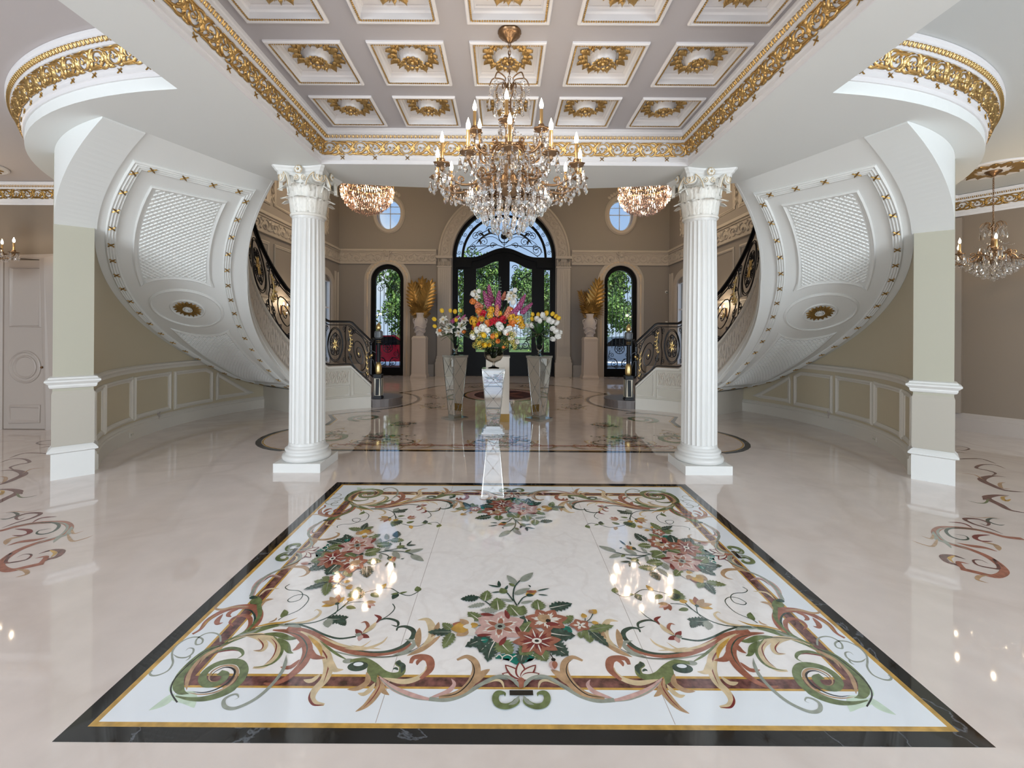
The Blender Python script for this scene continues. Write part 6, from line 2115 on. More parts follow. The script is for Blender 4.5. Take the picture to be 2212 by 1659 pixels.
for s in (-1, 1):
    x = 6.75 if s > 0 else -7.46
    r = chandelier((x, 6.04), ZR - .03, 'chandelier', 'small brass candle chandelier in the side room at the ' + ('right' if s > 0 else 'left edge'), .46, 2.68, 8, .2, 2.84, 0, 2.33, 3.12, 1.2, .26, 5)
    glow((x, 6.04 - .6, 2.8), 8)
    m = tag(empty('ceiling_medallion', (x, 6.04, ZR)), 'white and gold ceiling rose above the %s small chandelier' % ('right' if s > 0 else 'left'), 'ceiling rose')
    b = MB(); b.lathe([(.42, 0), (.42, -.015), (.40, -.025), (.38, -.02), (.2, -.02), (.18, -.03), (0, -.03)], 40); b.build('disc', COFW, m, smooth='auto')
    b = MB()
    for i in range(16):
        a = 2 * PI * i / 16; A = Art(); A.leaf(.16, 0, .36, 0, .11, 0, serr=.3); ca, sa = math.cos(a), math.sin(a)
        A.emit(b, lambda u, v, h: Vector((u * ca - v * sa, u * sa + v * ca, -.02 - h)), .003, .015)
    b.build('gold_leaves', GOLD, m, smooth=True)

# big crystal bowls in the entrance hall
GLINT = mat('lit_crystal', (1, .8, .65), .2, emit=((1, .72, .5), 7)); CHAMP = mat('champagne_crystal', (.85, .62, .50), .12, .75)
for s, x in ((-1, -3.76), (1, 3.83)):
    r = empty('crystal_bowl_chandelier', (x, 12.0, 0)); tag(r, 'sparkling pink-gold crystal bowl chandelier in front of the %s round window' % ('left' if s < 0 else 'right'), 'chandelier', 'crystal bowl chandeliers in the entrance hall')
    rnd = random.Random(11 + s)
    b = MB(); b.lathe([(.0, 7.95), (.12, 7.96), (.14, 8.0)], 20); b.tube([(0, 0, 5.6), (0, 0, 7.97)], .015, 6)
    for k in range(3):
        rr = .70 - .1 * k; b.tube([(rr * math.cos(a), rr * math.sin(a), 5.55 + .1 * k) for a in [2 * PI * i / 32 for i in range(32)]], .012, 6, closed=True)
    b.build('frame', GOLDB, r)
    bb = (MB(), MB(), MB())
    for k in range(16):
        t = k / 15
        rr0 = .70 * math.sqrt(max(0, 1 - ((t - .12) / .9) ** 2)) if t > .12 else .66 + .3 * t
        zz = 5.52 - .72 * t
        n = max(3, int(2 * PI * rr0 / .06))
        for i in range(n):
            a = 2 * PI * (i + .5 * (k % 2)) / n
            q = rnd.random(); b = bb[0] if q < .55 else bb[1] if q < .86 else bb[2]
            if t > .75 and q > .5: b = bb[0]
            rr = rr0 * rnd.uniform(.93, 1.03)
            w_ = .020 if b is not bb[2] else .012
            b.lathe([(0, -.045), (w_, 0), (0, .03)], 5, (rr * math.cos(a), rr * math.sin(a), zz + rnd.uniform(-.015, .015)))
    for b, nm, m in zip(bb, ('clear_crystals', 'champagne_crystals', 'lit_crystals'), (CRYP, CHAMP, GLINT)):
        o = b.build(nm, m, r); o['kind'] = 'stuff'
    for k in range(8): glow((x + .78 * math.cos(k * PI / 4), 12 + .78 * math.sin(k * PI / 4), 5.2), 6, .06)
    glow((x, 12, 6.0), 15, .05)
# wall sconces seen through the railings
for s in (-1, 1):
    r = tag(empty('wall_sconce', (s * 5.78, 11.35, 2.12)), 'lit candle wall sconce seen through the %s stair railing' % ('left' if s < 0 else 'right'), 'wall lamp', 'candle wall sconces')
    b = MB(); b.box(*sorted((0, -s * .02)), -.04, .04, -.14, .1)
    for k in (-1, 1): b.tube([(-s * .02, 0, -.05), (-s * .08, k * .06, -.09), (-s * .12, k * .10, -.02)], .008, 6)
    b.build('bracket', BRASS, r)
    for k in (-1, 1):
        b = MB(); b.lathe([(.02, -.02), (.012, 0), (.011, .1)], 10, (-s * .12, k * .1, 0)); b.build('candle', BRASSL, r)
        b = MB(); b.lathe([(.006, .1), (.016, .125), (.008, .16), (0, .175)], 10, (-s * .12, k * .1, 0)); b.build('bulb', BULB, r)
    b = MB()
    for k in range(6): drop(b, (-s * .1, -.12 + .048 * k, -.05), .03, .09)
    b.build('crystal_drops', CRY, r)
    glow((s * 5.5, 11.35, 2.3), 6, .06)
# ================================================================== pedestals
MIRR = mat('mirror_glass', (.78, .80, .80), .015, 1.0); MEDGE = mat('bevelled_mirror_edge', (.55, .56, .54), .12, .9); ETCH = mat('etched_line', (.22, .21, .19), .4, .3)
def mirror_pedestal(loc, rz, hw0, hw1, zb, H, lab, stepped, grp=None):
    r = empty('mirrored_pedestal', loc, rz); tag(r, lab, 'pedestal', grp)
    R4 = [Matrix.Rotation(k * PI / 2, 4, 'Z') for k in range(4)]
    b = MB()
    if stepped:
        for k, (h, z0, z1) in enumerate(((hw0, 0, .022), (hw0 * .86, .022, .04), (hw0 * .80, .04, .075), (hw0 * .66, .075, .09), (hw0 * .6, .09, zb))): b.box(-h, h, -h, h, z0, z1)
        for q in R4:
            for i in range(11): b.box(-hw0 * .78 + i * hw0 * .15, -hw0 * .78 + i * hw0 * .15 + .012, -hw0 * .83, -hw0 * .80, .042, .073, M=q)
    else:
        b.box(-hw0 * 1.06, hw0 * 1.06, -hw0 * 1.06, hw0 * 1.06, 0, .03); b.box(-hw1 * 1.02, hw1 * 1.02, -hw1 * 1.02, hw1 * 1.02, .03, zb)
    b.build('base', MEDGE if not stepped else mat('silver_white', (.70, .72, .74), .2, .4), r)
    P = lambda u, t, off=0: Vector((u * (hw1 + (hw0 - hw1) * t), -(hw1 + (hw0 - hw1) * t) - off, zb + (H - .012 - zb) * t))
    src = None
    for k in range(4):
        b = MB(); b.add([R4[k] @ P(-1, 0), R4[k] @ P(1, 0), R4[k] @ P(1, 1), R4[k] @ P(-1, 1)], [(0, 1, 2, 3)])
        f = b.build('mirror_panel', MIRR, r)
        b = MB()
        for s in (-1, 1):
            pts = [P(s * 1.0, 0, .0), P(s * .92, 0, .004), P(s * .92, 1, .004), P(s * 1.0, 1, .0)]; b.add([R4[k] @ p for p in pts], [(0, 1, 2, 3)])
        for t in (0, 1):
            pts = [P(-1, t, .003), P(1, t, .003), P(1, t + (.025 if t == 0 else -.025), .004), P(-1, t + (.025 if t == 0 else -.025), .004)]; b.add([R4[k] @ p for p in pts], [(0, 1, 2, 3)])
        b.build('bevelled_border', MEDGE, f)
        b = MB(); n = 3
        for i in range(n):
            for s in (-1, 1): b.tube([R4[k] @ P(-s * .92, (i) / n, .002), R4[k] @ P(s * .92, (i + 1) / n, .002)], .0022, 4)
            b.ball(R4[k] @ P(0, (i + .5) / n, .003), .009, n=8)
        b.build('etched_lattice', ETCH, f)
    b = MB(); b.box(-hw0 * 1.01, hw0 * 1.01, -hw0 * 1.01, hw0 * 1.01, H - .014, H); b.build('top', MEDGE, r)
    return r
mirror_pedestal((-.155, 6.93, 0), 0, .178, .092, .10, 1.005, 'mirrored tapering pedestal with stepped foot, nearest of the flower stands', True)
mirror_pedestal((-.875, 7.93, 0), PI / 4, .165, .082, .06, 1.15, 'mirrored tapering pedestal turned cornerwise, left of the flower stands', False, 'tall mirrored pedestals')
mirror_pedestal((.648, 7.90, 0), PI / 4, .168, .082, .06, 1.15, 'mirrored tapering pedestal turned cornerwise, right of the flower stands', False, 'tall mirrored pedestals')
CREAM = mat('cream_paint', (.66, .58, .49), .45)
r = tag(empty('pedestal', (-.10, 7.86, 0)), 'cream square pedestal with gold foot behind the nearest mirrored stand', 'pedestal')
b = MB(); b.box(-.205, .205, -.205, .205, .14, 1.12); b.box(-.215, .215, -.215, .215, 1.12, 1.145); b.build('body', CREAM, r)
b = MB(); b.box(-.21, .21, -.21, .21, 0, .14); b.build('gold_foot', GOLDD, r)
PEDW = mat('pedestal_white', (.62, .55, .50), .5)
def white_pedestal(x, lab):
    r = tag(empty('pedestal', (x, 14.65, 0)), lab, 'pedestal', 'tall plain pedestals beside the entrance door')
    b = MB(); vs = []; pr = [(.27, 0), (.27, .07), (.245, .12), (.235, .16), (.225, .7), (.225, 1.25), (.235, 1.33), (.195, 1.40)]
    for h, z in pr: vs += [(-h, -h, z), (h, -h, z), (h, h, z), (-h, h, z)]
    fs = [(i * 4 + j, i * 4 + (j + 1) % 4, i * 4 + 4 + (j + 1) % 4, i * 4 + 4 + j) for i in range(len(pr) - 1) for j in range(4)] + [(3, 2, 1, 0), tuple(range(28, 32))]
    b.add(vs, fs); b.build('body', PEDW, r)
for s, x in ((-1, -2.80), (1, 2.88)):
    white_pedestal(x, 'plain pale pedestal carrying a vase of gold leaves, %s of the entrance door' % ('left' if s < 0 else 'right'))
    v = tag(empty('vase', (x, 14.65, 1.40)), 'white carved vase with draped bands on the pedestal %s of the door' % ('left' if s < 0 else 'right'), 'vase', 'white carved vases')
    b = MB(); b.lathe([(0, .0), (.13, .0), (.145, .02), (.12, .05), (.14, .1), (.185, .28), (.205, .42), (.19, .52), (.15, .58), (.12, .62), (.115, .70), (.14, .77), (.13, .775), (.10, .70), (0, .5)], 28, rf=lambda a, z: 1 + .03 * math.sin(5 * a + z * 30) if .08 < z < .5 else 1)
    b.build('body', mat('vase_white', (.66, .61, .60), .45), v, smooth=True)
    b = MB()
    for k in range(3):
        P = [Vector(((.2 - .03 * abs(k - 1)) * math.cos(a), (.2 - .03 * abs(k - 1)) * math.sin(a), .16 + .14 * k + .04 * math.sin(3 * a + k))) for a in [2 * PI * i / 28 for i in range(28)]]
        b.tube(P, .017, 6, closed=True)
    for q in (-1, 1): b.tube([(q * .14, 0, .60), (q * .23, 0, .56), (q * .22, 0, .46), (q * .19, 0, .40)], .016, 6)
    b.build('draped_band', mat('vase_white', (.66, .61, .60), .45), v, smooth=True)

def ordinal(i, n):
    w_ = ['first', 'second', 'third', 'fourth', 'fifth', 'sixth', 'seventh', 'eighth', 'ninth', 'tenth', 'eleventh', 'twelfth', 'thirteenth', 'fourteenth', 'fifteenth', 'sixteenth', 'seventeenth', 'eighteenth', 'nineteenth', 'twentieth', 'twenty-first', 'twenty-second', 'twenty-third', 'twenty-fourth', 'twenty-fifth', 'twenty-sixth', 'twenty-seventh', 'twenty-eighth', 'twenty-ninth']
    if i == 0: return 'leftmost'
    if i == n - 1: return 'rightmost'
    return w_[i] + ' from the left'
def orient(P, Z, spin=0.0):
    Z = Vector(Z).normalized(); X = Vector((0, 1, 0)).cross(Z)
    if X.length < .1: X = Vector((1, 0, 0))
    X.normalize(); Y = Z.cross(X)
    return frame(P, X, Y, Z) @ Matrix.Rotation(spin, 4, 'Z')

# ---------------- gold leaf sprays
def feather_leaf(L, Wd, cuts, kind):
    b = MB(); A = Art()
    if kind == 'monstera':
        A.leaf(0, 0, 0, L, Wd * .62, 0)
        for k in range(9):
            t = .1 + .085 * k
            for s in (-1, 1):
                wk = Wd * .62 * math.sin(PI * min(1, (t + .05) ** .8)); A.leaf(0, L * t, s * wk, L * (t + .16), Wd * .22, 0)
    elif kind == 'palm':
        A.stroke([(0, 0), (0, L * .6)], .012, 0, 'x')
        for k in range(15):
            a = PI * (.04 + .92 * k / 14); A.leaf(0, L * .42, Wd * math.cos(a), L * .42 + L * .58 * math.sin(a), .03, 0)
    else:
        A.stroke([(0, 0), (0, L)], .012, 0, 'x')
        for k in range(10):
            t = .25 + .07 * k
            for s in (-1, 1): A.leaf(0, L * t, s * Wd * .5 * (1.2 - t), L * (t + .14), .035, 0)
    for sd in (1, -1): A.emit(b, lambda u, v, h: Vector((u, -sd * h + .10 * v * v / L, v)), .001, .012, .0002)
    me = bpy.data.meshes.new('leaf_' + kind); me.from_pydata([tuple(p) for p in b.v], [], b.f); me.materials.append(GOLDD); me.update()
    return me
GM, GP, GF = feather_leaf(1.0, .34, 9, 'monstera'), feather_leaf(.9, .42, 9, 'palm'), feather_leaf(.8, .34, 9, 'feather')
for s, x, sp_ in ((-1, -2.80, [(GM, -.25, .2, 1.5), (GM, .27, -.1, 1.5), (GM, .0, .3, 1.62), (GF, -.4, 0, .95), (GP, .1, -.3, .75), (GP, -.3, -.4, .65), (GF, .45, .1, .6), (GF, -.8, -.1, .6), (GF, .9, -.1, .55)]),
                  (1, 2.88, [(GM, .24, .1, 1.62), (GF, -.3, 0, 1.4), (GF, -.1, .2, 1.35), (GP, .4, -.2, .9), (GP, .0, -.4, .8), (GF, -.5, -.2, .8), (GP, .62, .1, .7), (GF, .1, .4, 1.0)])):
    for i, (me, tx, ty, sc) in enumerate(sorted(sp_, key=lambda q: q[1])):
        o = inst('gold_leaf_stem', me, None, Matrix.Translation((x, 14.65, 1.9)) @ Matrix.Rotation(tx, 4, 'Y') @ Matrix.Rotation(-ty * .5, 4, 'X') @ Matrix.Scale(sc, 4))
        tag(o, 'gilded dried leaf, %s in the vase %s of the door' % (ordinal(i, len(sp_)), 'left' if s < 0 else 'right'), 'dried leaf', 'gold leaves in the %s carved vase' % ('left' if s < 0 else 'right'))

# ---------------- glass vases
VG = mat('vase_glass', (.80, .88, .82), .02, trans=1.0, ior=1.12); VGD = mat('smoky_glass', (.62, .58, .52), .02, trans=1.0, ior=1.15); WAT = mat('stems_in_water', (.10, .17, .06), .5)
def glass_vase(loc, prof, m, lab, prof2):
    r = tag(empty('glass_vase', loc), lab, 'vase')
    b = MB(); b.lathe(prof, 32); b.build('bowl', m, r, smooth=True)
    b = MB(); b.lathe(prof2, 24, rf=(lambda a, z: 1 + .07 * math.cos(8 * a)) if m is VG else None); b.build('foot', m, r, smooth=True)
    return r
TRV = [(.012, .075), (.03, .085), (.055, .13), (.068, .22), (.078, .32), (.095, .40), (.092, .40), (.075, .32), (.064, .22), (.05, .13), (.0, .095)]
TRF = [(.075, 0), (.07, .012), (.03, .025), (.02, .045), (.032, .06), (.014, .078), (0, .08)]
V1 = glass_vase((-.875, 7.93, 1.15), TRV, VG, 'tall clear trumpet vase of lilies on the left mirrored pedestal', TRF)
V2 = glass_vase((.648, 7.90, 1.15), TRV, VG, 'tall clear trumpet vase of white tulips on the right mirrored pedestal', TRF)
V3 = glass_vase((-.155, 6.93, 1.005), [(.012, .085), (.06, .095), (.115, .13), (.15, .19), (.155, .24), (.14, .30), (.115, .335), (.112, .335), (.137, .30), (.151, .24), (.146, .19), (.11, .135), (0, .1)], VGD, 'round smoky glass goblet vase on the nearest mirrored pedestal', [(.09, 0), (.085, .01), (.03, .025), (.018, .05), (.02, .07), (.03, .09), (0, .09)])
V4 = glass_vase((-.10, 7.86, 1.145), TRV, VG, 'glass vase holding the largest bouquet on the cream pedestal', TRF)

# ---------------- blossoms (one mesh of each kind)
def fm(name, c, r=.5): return mat(name, c, r)
FW, FY, FO, FR, FMG, FC, FG, FLG, FYG = fm('petal_white', (.88, .86, .80)), fm('petal_yellow', (.90, .58, .04)), fm('petal_orange', (.88, .27, .06)), fm('petal_red', (.62, .02, .04)), fm('petal_magenta', (.50, .09, .26)), fm('petal_coral', (.85, .30, .18)), fm('leaf_green', (.07, .17, .045)), fm('leaf_grey_green', (.14, .20, .15)), fm('tiny_yellow', (.70, .55, .12))
def mesh_of(b, name, mats):
    me = bpy.data.meshes.new(name); me.from_pydata([tuple(p) for p in b.v], [], b.f)
    for m in mats: me.materials.append(m)
    me.polygons.foreach_set('material_index', b.m); me.polygons.foreach_set('use_smooth', [True] * len(b.f)); me.update(); return me
def petal(b, a, r, wd, up, curl, mi, z0=0, M=None):
    ca, sa = math.cos(a), math.sin(a); n = 6; vs = []; fs = []
    for i in range(n + 1):
        t = i / n; rr = r * t; z = z0 + up * math.sin(t * PI * .55) - curl * t * t * t; w_ = wd * math.sin(PI * min(.97, .08 + t * .92) ** .9)
        for u in (-1, 0, 1): p = Vector((rr * ca - u * w_ * sa, rr * sa + u * w_ * ca, z + (.12 * wd if u else 0))); vs.append(M @ p if M else p)
    for i in range(n):
        for j in (0, 1): fs.append((i * 3 + j, i * 3 + 3 + j, i * 3 + 4 + j, i * 3 + 1 + j))
    b.add(vs, fs, mi)
def lily(col, nm):
    b = MB()
    for k in range(6): petal(b, k * PI / 3, .085, .024, .045, .035, 0)
    for k in range(6): a = k * PI / 3 + .5; b.tube([(0, 0, .01), (.02 * math.cos(a), .02 * math.sin(a), .05), (.028 * math.cos(a), .028 * math.sin(a), .055)], .002, 4, mi=1)
    b.lathe([(0, -.05), (.006, -.04), (.014, 0)], 6, mi=2)
    return mesh_of(b, nm, [col, FY, FG])
def tulip(col, nm):
    b = MB()
    for k in range(6):
        a = k * PI / 3; ca, sa = math.cos(a), math.sin(a); vs = []; fs = []; n = 6
        for i in range(n + 1):
            t = i / n; rr = .030 * math.sin(PI * (.12 + .66 * t)) ** .8 * (1 + .08 * (k % 2)); z = .078 * t; w_ = .022 * math.sin(PI * min(.96, .12 + .86 * t)) ** .7
            for u in (-1, 0, 1): vs.append((rr * ca * (1 if u == 0 else .92) - u * w_ * sa, rr * sa * (1 if u == 0 else .92) + u * w_ * ca, z))
        for i in range(n):
            for j in (0, 1): fs.append((i * 3 + j, i * 3 + 3 + j, i * 3 + 4 + j, i * 3 + 1 + j))
        b.add(vs, fs, 0)
    return mesh_of(b, nm, [col])
def floret(b, P, Z, sz, mi, spin):
    M = orient(P, Z, spin)
    for k in range(5):
        a = 2 * PI * k / 5; petal(b, a, sz, sz * .38, sz * .35, sz * .25, mi, M=M)
def spike(col, nm, L=.34, R=.058, n=64, sz=.030):
    b = MB(); rnd = random.Random(5)
    for i in range(n):
        t = i / n; a = i * 2.4; rr = R * (1 - .75 * t ** 1.5) * (.5 + .5 * min(1, t * 6)); d = Vector((math.cos(a), math.sin(a), .35))
        floret(b, Vector((rr * math.cos(a), rr * math.sin(a), L * t)), d, sz * (1 - .45 * t), 0, rnd.random() * 6)
    b.tube([(0, 0, -.02), (0, 0, L)], .004, 5, mi=1)
    return mesh_of(b, nm, [col, FG])
def cluster(col, nm, R=.06, n=26, sz=.026):
    b = MB(); rnd = random.Random(9)
    for i in range(n):
        z = 1 - 1.3 * (i + .5) / n; a = i * 2.4; q = math.sqrt(max(0, 1 - z * z)); d = Vector((q * math.cos(a), q * math.sin(a), z))
        floret(b, d * R * rnd.uniform(.75, 1.05), d, sz, 0, rnd.random() * 6)
        b.tube([(0, 0, -R), d * R * .8], .0016, 3, mi=1)
    return mesh_of(b, nm, [col, FG])
def rose(col, nm):
    b = MB()
    for k in range(14):
        t = k / 13; a = k * 2.4; M = orient(Vector((.022 * t * math.cos(a), .022 * t * math.sin(a), .012 - .02 * t)), (math.cos(a) * t * 1.1, math.sin(a) * t * 1.1, 1), a)
        petal(b, a, .02 + .016 * t, .018 + .008 * t, .022, .008 * t, 0, M=M)
    b.ball((0, 0, .015), .02, n=8)
    return mesh_of(b, nm, [col])
MSH = {'lily': lily(FW, 'lily_bloom'), 'wt': tulip(FW, 'white_tulip_bloom'), 'yt': tulip(FY, 'yellow_tulip_bloom'), 'ot': tulip(FO, 'orange_tulip_bloom'), 'mag': spike(FMG, 'magenta_spike'), 'cor': spike(FC, 'coral_spike', .26, .062, 50, .034),
       'oc': cluster(FO, 'orange_cluster', .065, 20, .032), 'yc': cluster(fm('petal_amber', (.86, .46, .03)), 'yellow_cluster', .08, 17, .040), 'wc': cluster(FW, 'white_cluster', .055, 11, .046), 'rr': rose(FR, 'red_rose_bloom'), 'ro': rose(FO, 'orange_rose_bloom'), 'fy': cluster(FYG, 'tiny_yellow_cluster', .055, 30, .012)}
NAMES = {'lily': ('lily', 'white open lily', 'lily'), 'wt': ('tulip', 'white tulip', 'tulip'), 'yt': ('tulip', 'yellow tulip', 'tulip'), 'ot': ('tulip', 'orange tulip', 'tulip'), 'mag': ('hyacinth', 'magenta flower spike', 'flower spike'), 'cor': ('hyacinth', 'coral pink flower spike', 'flower spike'),
         'oc': ('orchid_spray', 'orange blossom spray', 'flower'), 'yc': ('orchid_spray', 'golden yellow blossom spray', 'flower'), 'wc': ('alstroemeria', 'white blossom cluster', 'flower'), 'rr': ('rose', 'round red bloom', 'flower'), 'ro': ('rose', 'round orange bloom', 'flower'), 'fy': ('filler_flower', 'tiny yellow blossom sprig', 'flower')}
def at(px, py, d):
    u, v = px - 1088.0, py - 714.0; u0, v0 = u + v * .006, v - u * .006
    return Vector((u0 * d / 945.0, d, 1.6 - v0 * d / 945.0))
def bouquet(where, mouth, depth, items, scale=1.0):
    """items: kind, px, py, depth offset, size, spike tilt"""
    cnt = {}
    for it in items: cnt.setdefault(it[0], []).append(it)
    mouth = Vector(mouth)
    for kind, lst in cnt.items():
        lst.sort(key=lambda q: q[1])
        nm, desc, cat = NAMES[kind]
        for i, it in enumerate(lst):
            P = at(it[1], it[2], depth + it[3]); sz = it[4] * {'mag': 1.0, 'cor': 1.0, 'fy': 1.1, 'wc': .92, 'yc': 1.0, 'oc': 1.05}.get(kind, 1.2)
            D = (P - mouth); 
            Z = D.normalized()
            if kind in ('lily', 'wc', 'rr', 'ro', 'oc', 'yc'): Z = (Z + Vector((0, -1.3, .1))).normalized()
            if len(it) > 5: Z = Vector((it[5], -.25, 1)).normalized()
            base = P - Z * (.2 if kind in ('mag', 'cor') else .03) * sz
            r = empty(nm, base); r.rotation_euler = (0, 0, 0)
            M = orient(Vector((0, 0, 0)), Z, i * 1.3) @ Matrix.Scale(sz, 4)
            lb = desc + (', ' + ordinal(i, len(lst)) if len(lst) > 1 else '') + ' in the ' + where
            tag(r, lb, cat, desc + 's in the ' + where)
            inst('bloom', MSH[kind], r, M)
            b = MB(); a0 = mouth - base + Vector((random.uniform(-.03, .03), random.uniform(-.03, .03), -.16)); mid = a0.lerp(Vector((0, 0, 0)), .55) + Vector((0, 0, .03))
            P3 = [Vector(q) for q in cr([tuple(a0), tuple(mid), (0, 0, 0)], 4)]
            b.tube(P3, .003, 4); b.build('stem', FG, r)
def foliage(where, mouth, n, R, up, cols, seed, W_=.035):
    rnd = random.Random(seed); b = MB(); mouth = Vector(mouth)
    for i in range(n):
        a = rnd.uniform(0, 2 * PI); el = rnd.uniform(*up); d = Vector((math.cos(a) * math.cos(el), math.sin(a) * math.cos(el), math.sin(el)))
        L = R * rnd.uniform(.5, 1.0); s0 = mouth + d * R * .1; p1 = s0 + d * L; side = d.cross(Vector((0, 0, 1))).normalized() if abs(d.z) < .98 else Vector((1, 0, 0))
        w_ = W_ * rnd.uniform(.4, 1); vs = []; fs = []
        nn_ = side.cross(d)
        for k in range(7):
            t = k / 6; c = s0.lerp(p1, t) - Vector((0, 0, .25 * L * t * t)); ww = w_ * math.sin(PI * (.08 + .9 * t)) * .5
            vs += [c - side * ww, c + nn_ * .006, c + side * ww]
        for k in range(6):
            for j in (0, 1): fs.append((k * 3 + j, k * 3 + 3 + j, k * 3 + 4 + j, k * 3 + 1 + j))
        b.add(vs, fs, i % len(cols))
    o = b.build('foliage', cols, None, smooth=True)
    tag(o, 'loose green foliage of the ' + where, 'foliage', kind='stuff')
top1, top2, top3, top4 = (-.875, 7.93, 1.52), (.648, 7.90, 1.52), (-.155, 6.93, 1.32), (-.10, 7.86, 1.5)
rg = random.Random(21)
# left: lilies
bouquet('left glass vase', top1, 7.93, [('lily', 970, 708, -.1, 1.25), ('lily', 957, 690, .0, 1.0), ('lily', 948, 716, -.05, .95), ('lily', 997, 704, -.1, 1.1), ('lily', 1003, 690, 0, .9), ('lily', 990, 720, -.1, .8),
    ('yt', 955, 672, 0, .9), ('yt', 973, 672, .05, .8), ('yt', 983, 674, 0, .9), ('yt', 939, 690, 0, .9), ('yt', 940, 705, 0, .8), ('yt', 985, 692, -.12, .8), ('yt', 995, 672, .05, .7), ('ot', 1001, 717, -.1, .8), ('ot', 951, 714, -.12, .7), ('mag', 985, 688, -.08, .62, 1.2), ('mag', 1000, 686, 0, .5, .9)])
foliage('lily bouquet on the left pedestal', top1, 90, .40, (-.1, 1.5), [FG, FLG], 4, .035)
# right: white tulips
bouquet('right glass vase', top2, 7.9, [('wt', x, y, dz, s_) for x, y, dz, s_ in ((1150, 704, -.05, 1.15), (1160, 690, 0, 1.1), (1172, 682, 0, 1.15), (1185, 692, -.05, 1.2), (1192, 696, -.08, 1.1), (1201, 698, 0, 1.15), (1193, 710, -.1, 1.15), (1200, 716, -.12, 1.2), (1207, 718, -.05, 1.15), (1204, 727, -.1, 1.25), (1193, 732, -.08, 1.1), (1176, 688, .05, 1.0), (1166, 694, -.1, 1.05), (1139, 704, 0, 1.0))] +
    [('yt', x, y, dz, s_) for x, y, dz, s_ in ((1163, 681, .1, .9), (1180, 678, .05, 1.0), (1193, 679, 0, .9), (1200, 684, .05, .9), (1206, 688, 0, .9), (1150, 690, .1, .9), (1151, 680, .1, .8))])
foliage('tulip bouquet on the right pedestal', top2, 80, .36, (-.2, 1.4), [FG, FLG, FG], 5, .05)
# front: white and yellow mix
bouquet('goblet vase', top3, 6.93, [('wc', x, y, dz, s_) for x, y, dz, s_ in ((1030, 712, .0, 1.0), (1042, 706, -.05, 1.05), (1052, 712, -.1, .8), (1078, 700, .0, .9), (1082, 706, -.05, .9), (1095, 716, -.1, .9), (1102, 710, 0, 1.0), (1110, 720, -.05, .9), (1020, 726, 0, .8), (1118, 738, 0, .7), (1105, 730, -.1, .8))] +
    [('yt', 1046, 725, -.15, 1.0), ('yt', 1048, 746, -.18, 1.0), ('yt', 1058, 746, -.15, .8), ('yt', 1072, 726, -.15, .8), ('yt', 1036, 742, -.1, .7), ('ot', 1064, 728, -.18, .9), ('ot', 1075, 738, -.2, .9), ('ot', 1087, 750, -.15, .6), ('ot', 1095, 722, -.1, .6)] +
    [('fy', rg.uniform(1016, 1122), rg.uniform(715, 752), rg.uniform(-.15, .1), rg.uniform(.8, 1.1)) for k in range(26)])
foliage('goblet bouquet on the nearest pedestal', top3, 60, .30, (.2, 1.5), [FG, FLG], 6, .018)
# the largest bouquet
bouquet('largest bouquet', top4, 7.86, [('mag', 1050, 644, 0, 1.0, -.35), ('mag', 1058, 632, .1, 1.0, -.15), ('mag', 1077, 644, -.1, .95, .1), ('mag', 1118, 666, -.1, .95, .7), ('mag', 1128, 650, .05, .9, .5), ('mag', 1140, 664, 0, .8, 1.1), ('mag', 1108, 674, -.15, .7, .9),
    ('cor', 1026, 652, 0, .9, -1.0), ('cor', 1030, 664, -.1, .9, -.6), ('cor', 1074, 664, -.2, .75, .0), ('cor', 1098, 668, -.15, .85, .3), ('cor', 1090, 634, .1, .6, .3),
    ('oc', 1020, 650, -.05, .8), ('oc', 1033, 670, -.15, .8), ('oc', 1103, 668, -.1, .8), ('oc', 1106, 700, -.2, .7), ('oc', 1050, 702, -.2, .6),
    ('yc', 1060, 668, -.2, .75), ('yc', 1058, 680, -.22, .7), ('yc', 1022, 692, -.1, 1.0), ('yc', 1028, 706, -.1, .8), ('yc', 1106, 684, -.15, .95), ('yc', 1122, 690, -.1, 1.05), ('yc', 1128, 702, -.05, .8), ('yc', 1040, 688, -.2, .6), ('yc', 1080, 676, -.2, .5),
    ('rr', 1044, 674, -.2, 1.3), ('rr', 1033, 700, -.15, 1.3), ('rr', 1061, 693, -.25, 1.25), ('rr', 1068, 690, -.25, 1.25), ('rr', 1083, 690, -.25, 1.3), ('rr', 1087, 686, -.22, 1.1), ('rr', 1022, 706, -.1, 1.0), ('ro', 1108, 698, -.25, 1.5), ('ro', 1052, 696, -.25, 1.2), ('ro', 1036, 688, -.2, 1.0),
    ('lily', 1024, 632, .05, .9), ('lily', 1030, 642, 0, .8), ('lily', 1104, 634, .05, .9), ('lily', 1100, 646, -.05, .9), ('lily', 1110, 640, 0, .85), ('wt', 1022, 637, 0, 1.0), ('wt', 1108, 654, -.05, 1.1), ('wt', 1098, 640, .05, 1.0), ('wt', 1112, 628, 0, 1.0), ('wt', 1035, 630, 0, .9)])
foliage('largest bouquet on the cream pedestal', (-.10, 7.86, 1.62), 110, .55, (-.1, 1.5), [FG, FLG, FG], 7, .04)
# tall eucalyptus sprig
b = MB(); A = Art()
A.stroke([(0, 0), (.02, .3), (.05, .62)], .008, 0, 'x')
for k in range(9):
    t = .15 + .09 * k
    for s in (-1, 1): A.disc(.02 + .04 * t + s * .035 * (1.15 - t), .62 * t, .026 * (1.15 - t), 0, 8)
for sd in (1, -1): A.emit(b, lambda u, v, h: Vector((-.12 + u, 7.9 - sd * h, 1.95 + v)), .001, .004, .0001)
tag(b.build('eucalyptus_sprig', FLG), 'tall grey-green eucalyptus sprig above the largest bouquet', 'foliage')
